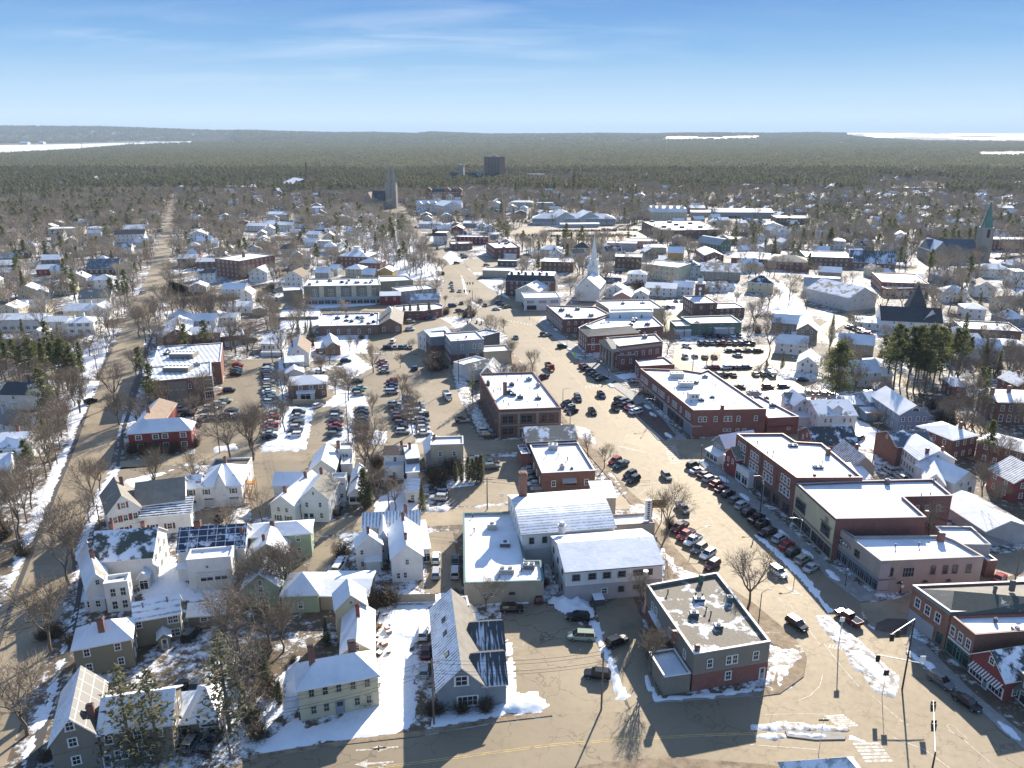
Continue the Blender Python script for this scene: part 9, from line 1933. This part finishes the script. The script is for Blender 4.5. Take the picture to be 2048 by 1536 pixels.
# ---- hills and shore
CR=[(-1200,251),(0,251.5),(210,253),(430,260),(500,260),(583,262.3),(673,264.2),(746,263.6),(830,266),(863,262.8),(900,264),(978,267),(1115,266.4),(1200,265.6),(1305,266.5),(1368,265),(1431,264.8),(1540,265.5),(1630,264.2),(1700,265.5),(1723,268),(1760,272),(1850,275),(2100,278),(3200,279)]
def crest(px):
 for (a,b),(c,d) in zip(CR,CR[1:]):
  if a<=px<=c: return b+(d-b)*(px-a)/(c-a)
 return 279
HY=9500.0
def hill_h(x,y):
 px=1024+x/(y*CP)*FPX; top=76+(263-crest(px))/1658*HY; a=7300 if px<470 else 5200
 s=max(0,min(1,(y-a)/(HY-a))); s=s*s*(3-2*s); back=max(0,min(1,(12500-y)/3000))
 n=mnoise.fractal(Vector((x*.0006,y*.0009,1)),1.0,2.0,5)
 return max(0,top*s*back*(1+.10*n*(1-s))+18*n*s*(1-s)*2+3*mnoise.noise(Vector((x*.01,y*.01,0)))*s)-2*(1-s)
b=MB(); NXh,NYh=420,70; idx=[]
for j in range(NYh+1):
 y=5000+7600*j/NYh
 for i in range(NXh+1):
  x=(-.85+1.7*i/NXh)*y; b.v.append((x,y,hill_h(x,y)))
for j in range(NYh):
 for i in range(NXh):
  a=j*(NXh+1)+i; z=max(b.v[a][2],b.v[a+1][2],b.v[a+NXh+1][2])
  if z>.8: b.f.append((a,a+1,a+NXh+2,a+NXh+1)); b.m.append(1 if infield(*b.v[a]) and b.v[a][1]>7000 else 0)
o=b.build('hills',[M('hillforest'),M('snow')],None,smooth=True); o['kind']='structure'
def kf(x,y):
 px=PX(x,y)[0]
 if infield(x,y,max(0,hill_h(x,y))) or (px>1690 and y>8300-(px-1690)*4): return None
 return 'h'
fw=wood(5200,10500,1500,kf,.9,1.3)['h']; fw=[(x,y,s,max(0.0,hill_h(x,y)-1)) for x,y,s in fw]; print('hill woods',len(fw),'mid',{k:len(v) for k,v in mid.items()})
PH=[patch(s,14,18,.6,3.2) for s in (21,22,23)]
scatter('hill_forest',fw,PH,'blue-grey forest covering the far hills','forest')
# bay at the right, its sun glitter painted in as snow white
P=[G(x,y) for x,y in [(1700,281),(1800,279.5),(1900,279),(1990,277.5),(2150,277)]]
b=MB(); pts=[(p.x,p.y) for p in P]+[(45000,56000),(12000,56000)]; b.q(*[(x,y,1.0) for x,y in pts]); o=b.build('white_glitter_bay',M('snow')); o['kind']='structure'
for i,(xa,xb,yy,hh) in enumerate([(1890,2012,275.5,42),(1740,1900,277.2,30),(1822,1912,268.2,45),(1700,1752,269.5,40),(1965,2030,266.4,60),(1560,1740,272,60)]):
 A,B=G(xa,yy),G(xb,yy); n=40; b=MB()
 for j in range(n+1):
  t=j/n; p=A+(B-A)*t; e=math.sin(math.pi*t)**.5*hh*(.7+.3*mnoise.noise(Vector((j*.3,i,0)))); dp=p.normalized()*900
  b.v+=[(p.x,p.y,.5),(p.x+dp.x*.5,p.y+dp.y*.5,e+.5),(p.x+dp.x*1.4,p.y+dp.y*1.4,.5)]
 for j in range(n):
  for k in (0,1): b.f.append((j*3+k,j*3+3+k,j*3+4+k,j*3+1+k)); b.m.append(0)
 o=b.build('island' if xa>1700 else 'headland',M('hillforest')); o['kind']='structure'
# water tower and far white farm
p=G(165,300); t=empty('water_tower',(p.x,p.y,0),'pale water tower poking above the far left forest','water tower'); m=MB(); m.tube((0,0,0),(0,0,30),1.6,1.4,n=10); m.tube((0,0,30),(0,0,36),5,6,n=14); m.tube((0,0,36),(0,0,39),6,2,n=14); m.build('tank',M('ltgrey'),t)
for i,(px,py,w,l) in enumerate([(47,289,60,'large white hangar on the snowy field at the left edge'),(82,288,34,'small white hangar right of the large one on the snowy field')]):
 p=G(px,py); b=Bld('hangar',l,'hangar',None,(p.x,p.y)); b.rect((p.x-w/2,p.y,0),0,w,40,12,20,'X',w='white',r='snow',win='')
# ================================================================ the smallest distant parked cars become one mass
cs=sorted([a for a in AUTO if a[1]=='car'],key=lambda a:a[4]); old=cs[292:]; AUTO=[a for a in AUTO if a not in old]; b=MB(); mats=[]
for (o,_,inf,x,y,h,l) in old:
 me=o.data; n=len(b.v); mo=Matrix.Translation(o.location)@Matrix.Rotation(o.rotation_euler.z,4,'Z'); b.v+=[tuple(mo@v.co) for v in me.vertices]
 for p_ in me.polygons:
  mt=me.materials[p_.material_index]
  if mt not in mats: mats.append(mt)
  b.f.append(tuple(n+i for i in p_.vertices)); b.m.append(mats.index(mt))
 bpy.data.objects.remove(o)
if old: tag(b.build('distant_parked_cars',mats),'tiny parked cars crowding the far shopping lots','cars',None,'stuff')
# ================================================================ labels that single out each repeat
ORD=['','second','third','fourth','fifth','sixth','seventh','eighth','ninth','tenth','eleventh','twelfth','thirteenth','fourteenth','fifteenth','sixteenth','seventeenth','eighteenth','nineteenth','twentieth']
TK={'bare':'leafless brown tree','barelo':'leafless brown tree','pine':'dark green pine','pinewide':'broad full-crowned pine','spruce':'pointed dark evergreen','thinspruce':'tall thin-needled spruce','column':'narrow columnar evergreen','bush':'low brown shrub'}
CK={'silver':'silver','grey':'dark grey','black':'black','white':'white','red':'red','maroon':'dark red','blue':'dark blue','green':'pale green','tan':'tan','teal':'dark green'}
LA=np.array([(l[0],l[1]) for l in LAND]); buck={}
for (o,typ,inf,x,y,h,lab) in AUTO:
 if lab: o['label']=lab
 if typ=='tree': d='%s %s'%('tall' if h>15 else 'small' if h<8 and inf!='bush' else 'mid-sized' if inf!='bush' else 'bushy',TK[inf]); o['category']='shrub' if inf=='bush' else 'tree'
 elif typ=='car': d='%s %s'%(CK[inf[1]],CN[inf[0]])+(' driving' if inf[2]=='driving' else '')
 elif typ=='house': d='%s %s house'%inf; o['category']='house'
 else:
  d=inf
  if 'category' not in o: o['category']={'wooden utility pole':'utility pole'}.get(inf,'street lamp')
 if lab: continue
 dd=(LA[:,0]-x)**2+((LA[:,1]-y)*.8)**2; i=int(np.argmin(dd)); lx,ly,lm=LAND[i]; dx,dy=x-lx,(y-ly)*.7
 rel=('right of' if dx>0 else 'left of') if abs(dx)>abs(dy) else ('behind' if dy>0 else 'in front of')
 buck.setdefault((d,rel,lm),[]).append((math.hypot(dx,dy),o))
for (d,rel,lm),L_ in buck.items():
 L_.sort(key=lambda t:t[0])
 for i,(q,o) in enumerate(L_):
  s='%s %s the %s'%(d,rel,lm)
  if len(L_)>1: s=('nearest ' if i==0 else ORD[min(i,19)]+' nearest ')+s
  if len(s.split())>16: s=s.replace('mid-sized ','').replace('narrow ','').replace('and ','')
  o['label']=' '.join(s.split()[:16])
for o in list(S.objects):
 if o.parent is None and 'category' in o and o['category']=='house' and 'group' not in o: o['group']='houses of the town'
 if o.parent is None and o.get('category') in('tree',) and 'group' not in o: o['group']='trees among the houses'
 if o.parent is None and o.get('category')=='shrub' and 'group' not in o: o['group']='shrubs in the yards'
 if o.parent is None and o.get('category')=='utility pole' and 'group' not in o: o['group']='utility poles'
 if o.parent is None and o.get('category')=='street lamp' and 'group' not in o: o['group']='street lamps'
 if o.parent is None and o.get('category') in('car','pickup truck') and 'group' not in o: o['group']='cars about the town'
# ================================================================ air
b=MB(); b.box(-62000,62000,-400,64000,-1.5,420); o=b.build('haze',bpy.data.materials.new('haze_air')); o['kind']='stuff'; o['label']='thin blue-white haze over the far woods and hills'
hm=o.data.materials[0]; hm.use_nodes=True; t=hm.node_tree; t.nodes.clear(); ou=t.nodes.new('ShaderNodeOutputMaterial'); pv=t.nodes.new('ShaderNodeVolumePrincipled'); pv.inputs['Density'].default_value=5.2e-5; pv.inputs['Color'].default_value=(.6,.78,1,1); pv.inputs['Anisotropy'].default_value=0; t.links.new(pv.outputs[0],ou.inputs['Volume'])
print('objects',len(S.objects),'windows',NWIN[0])
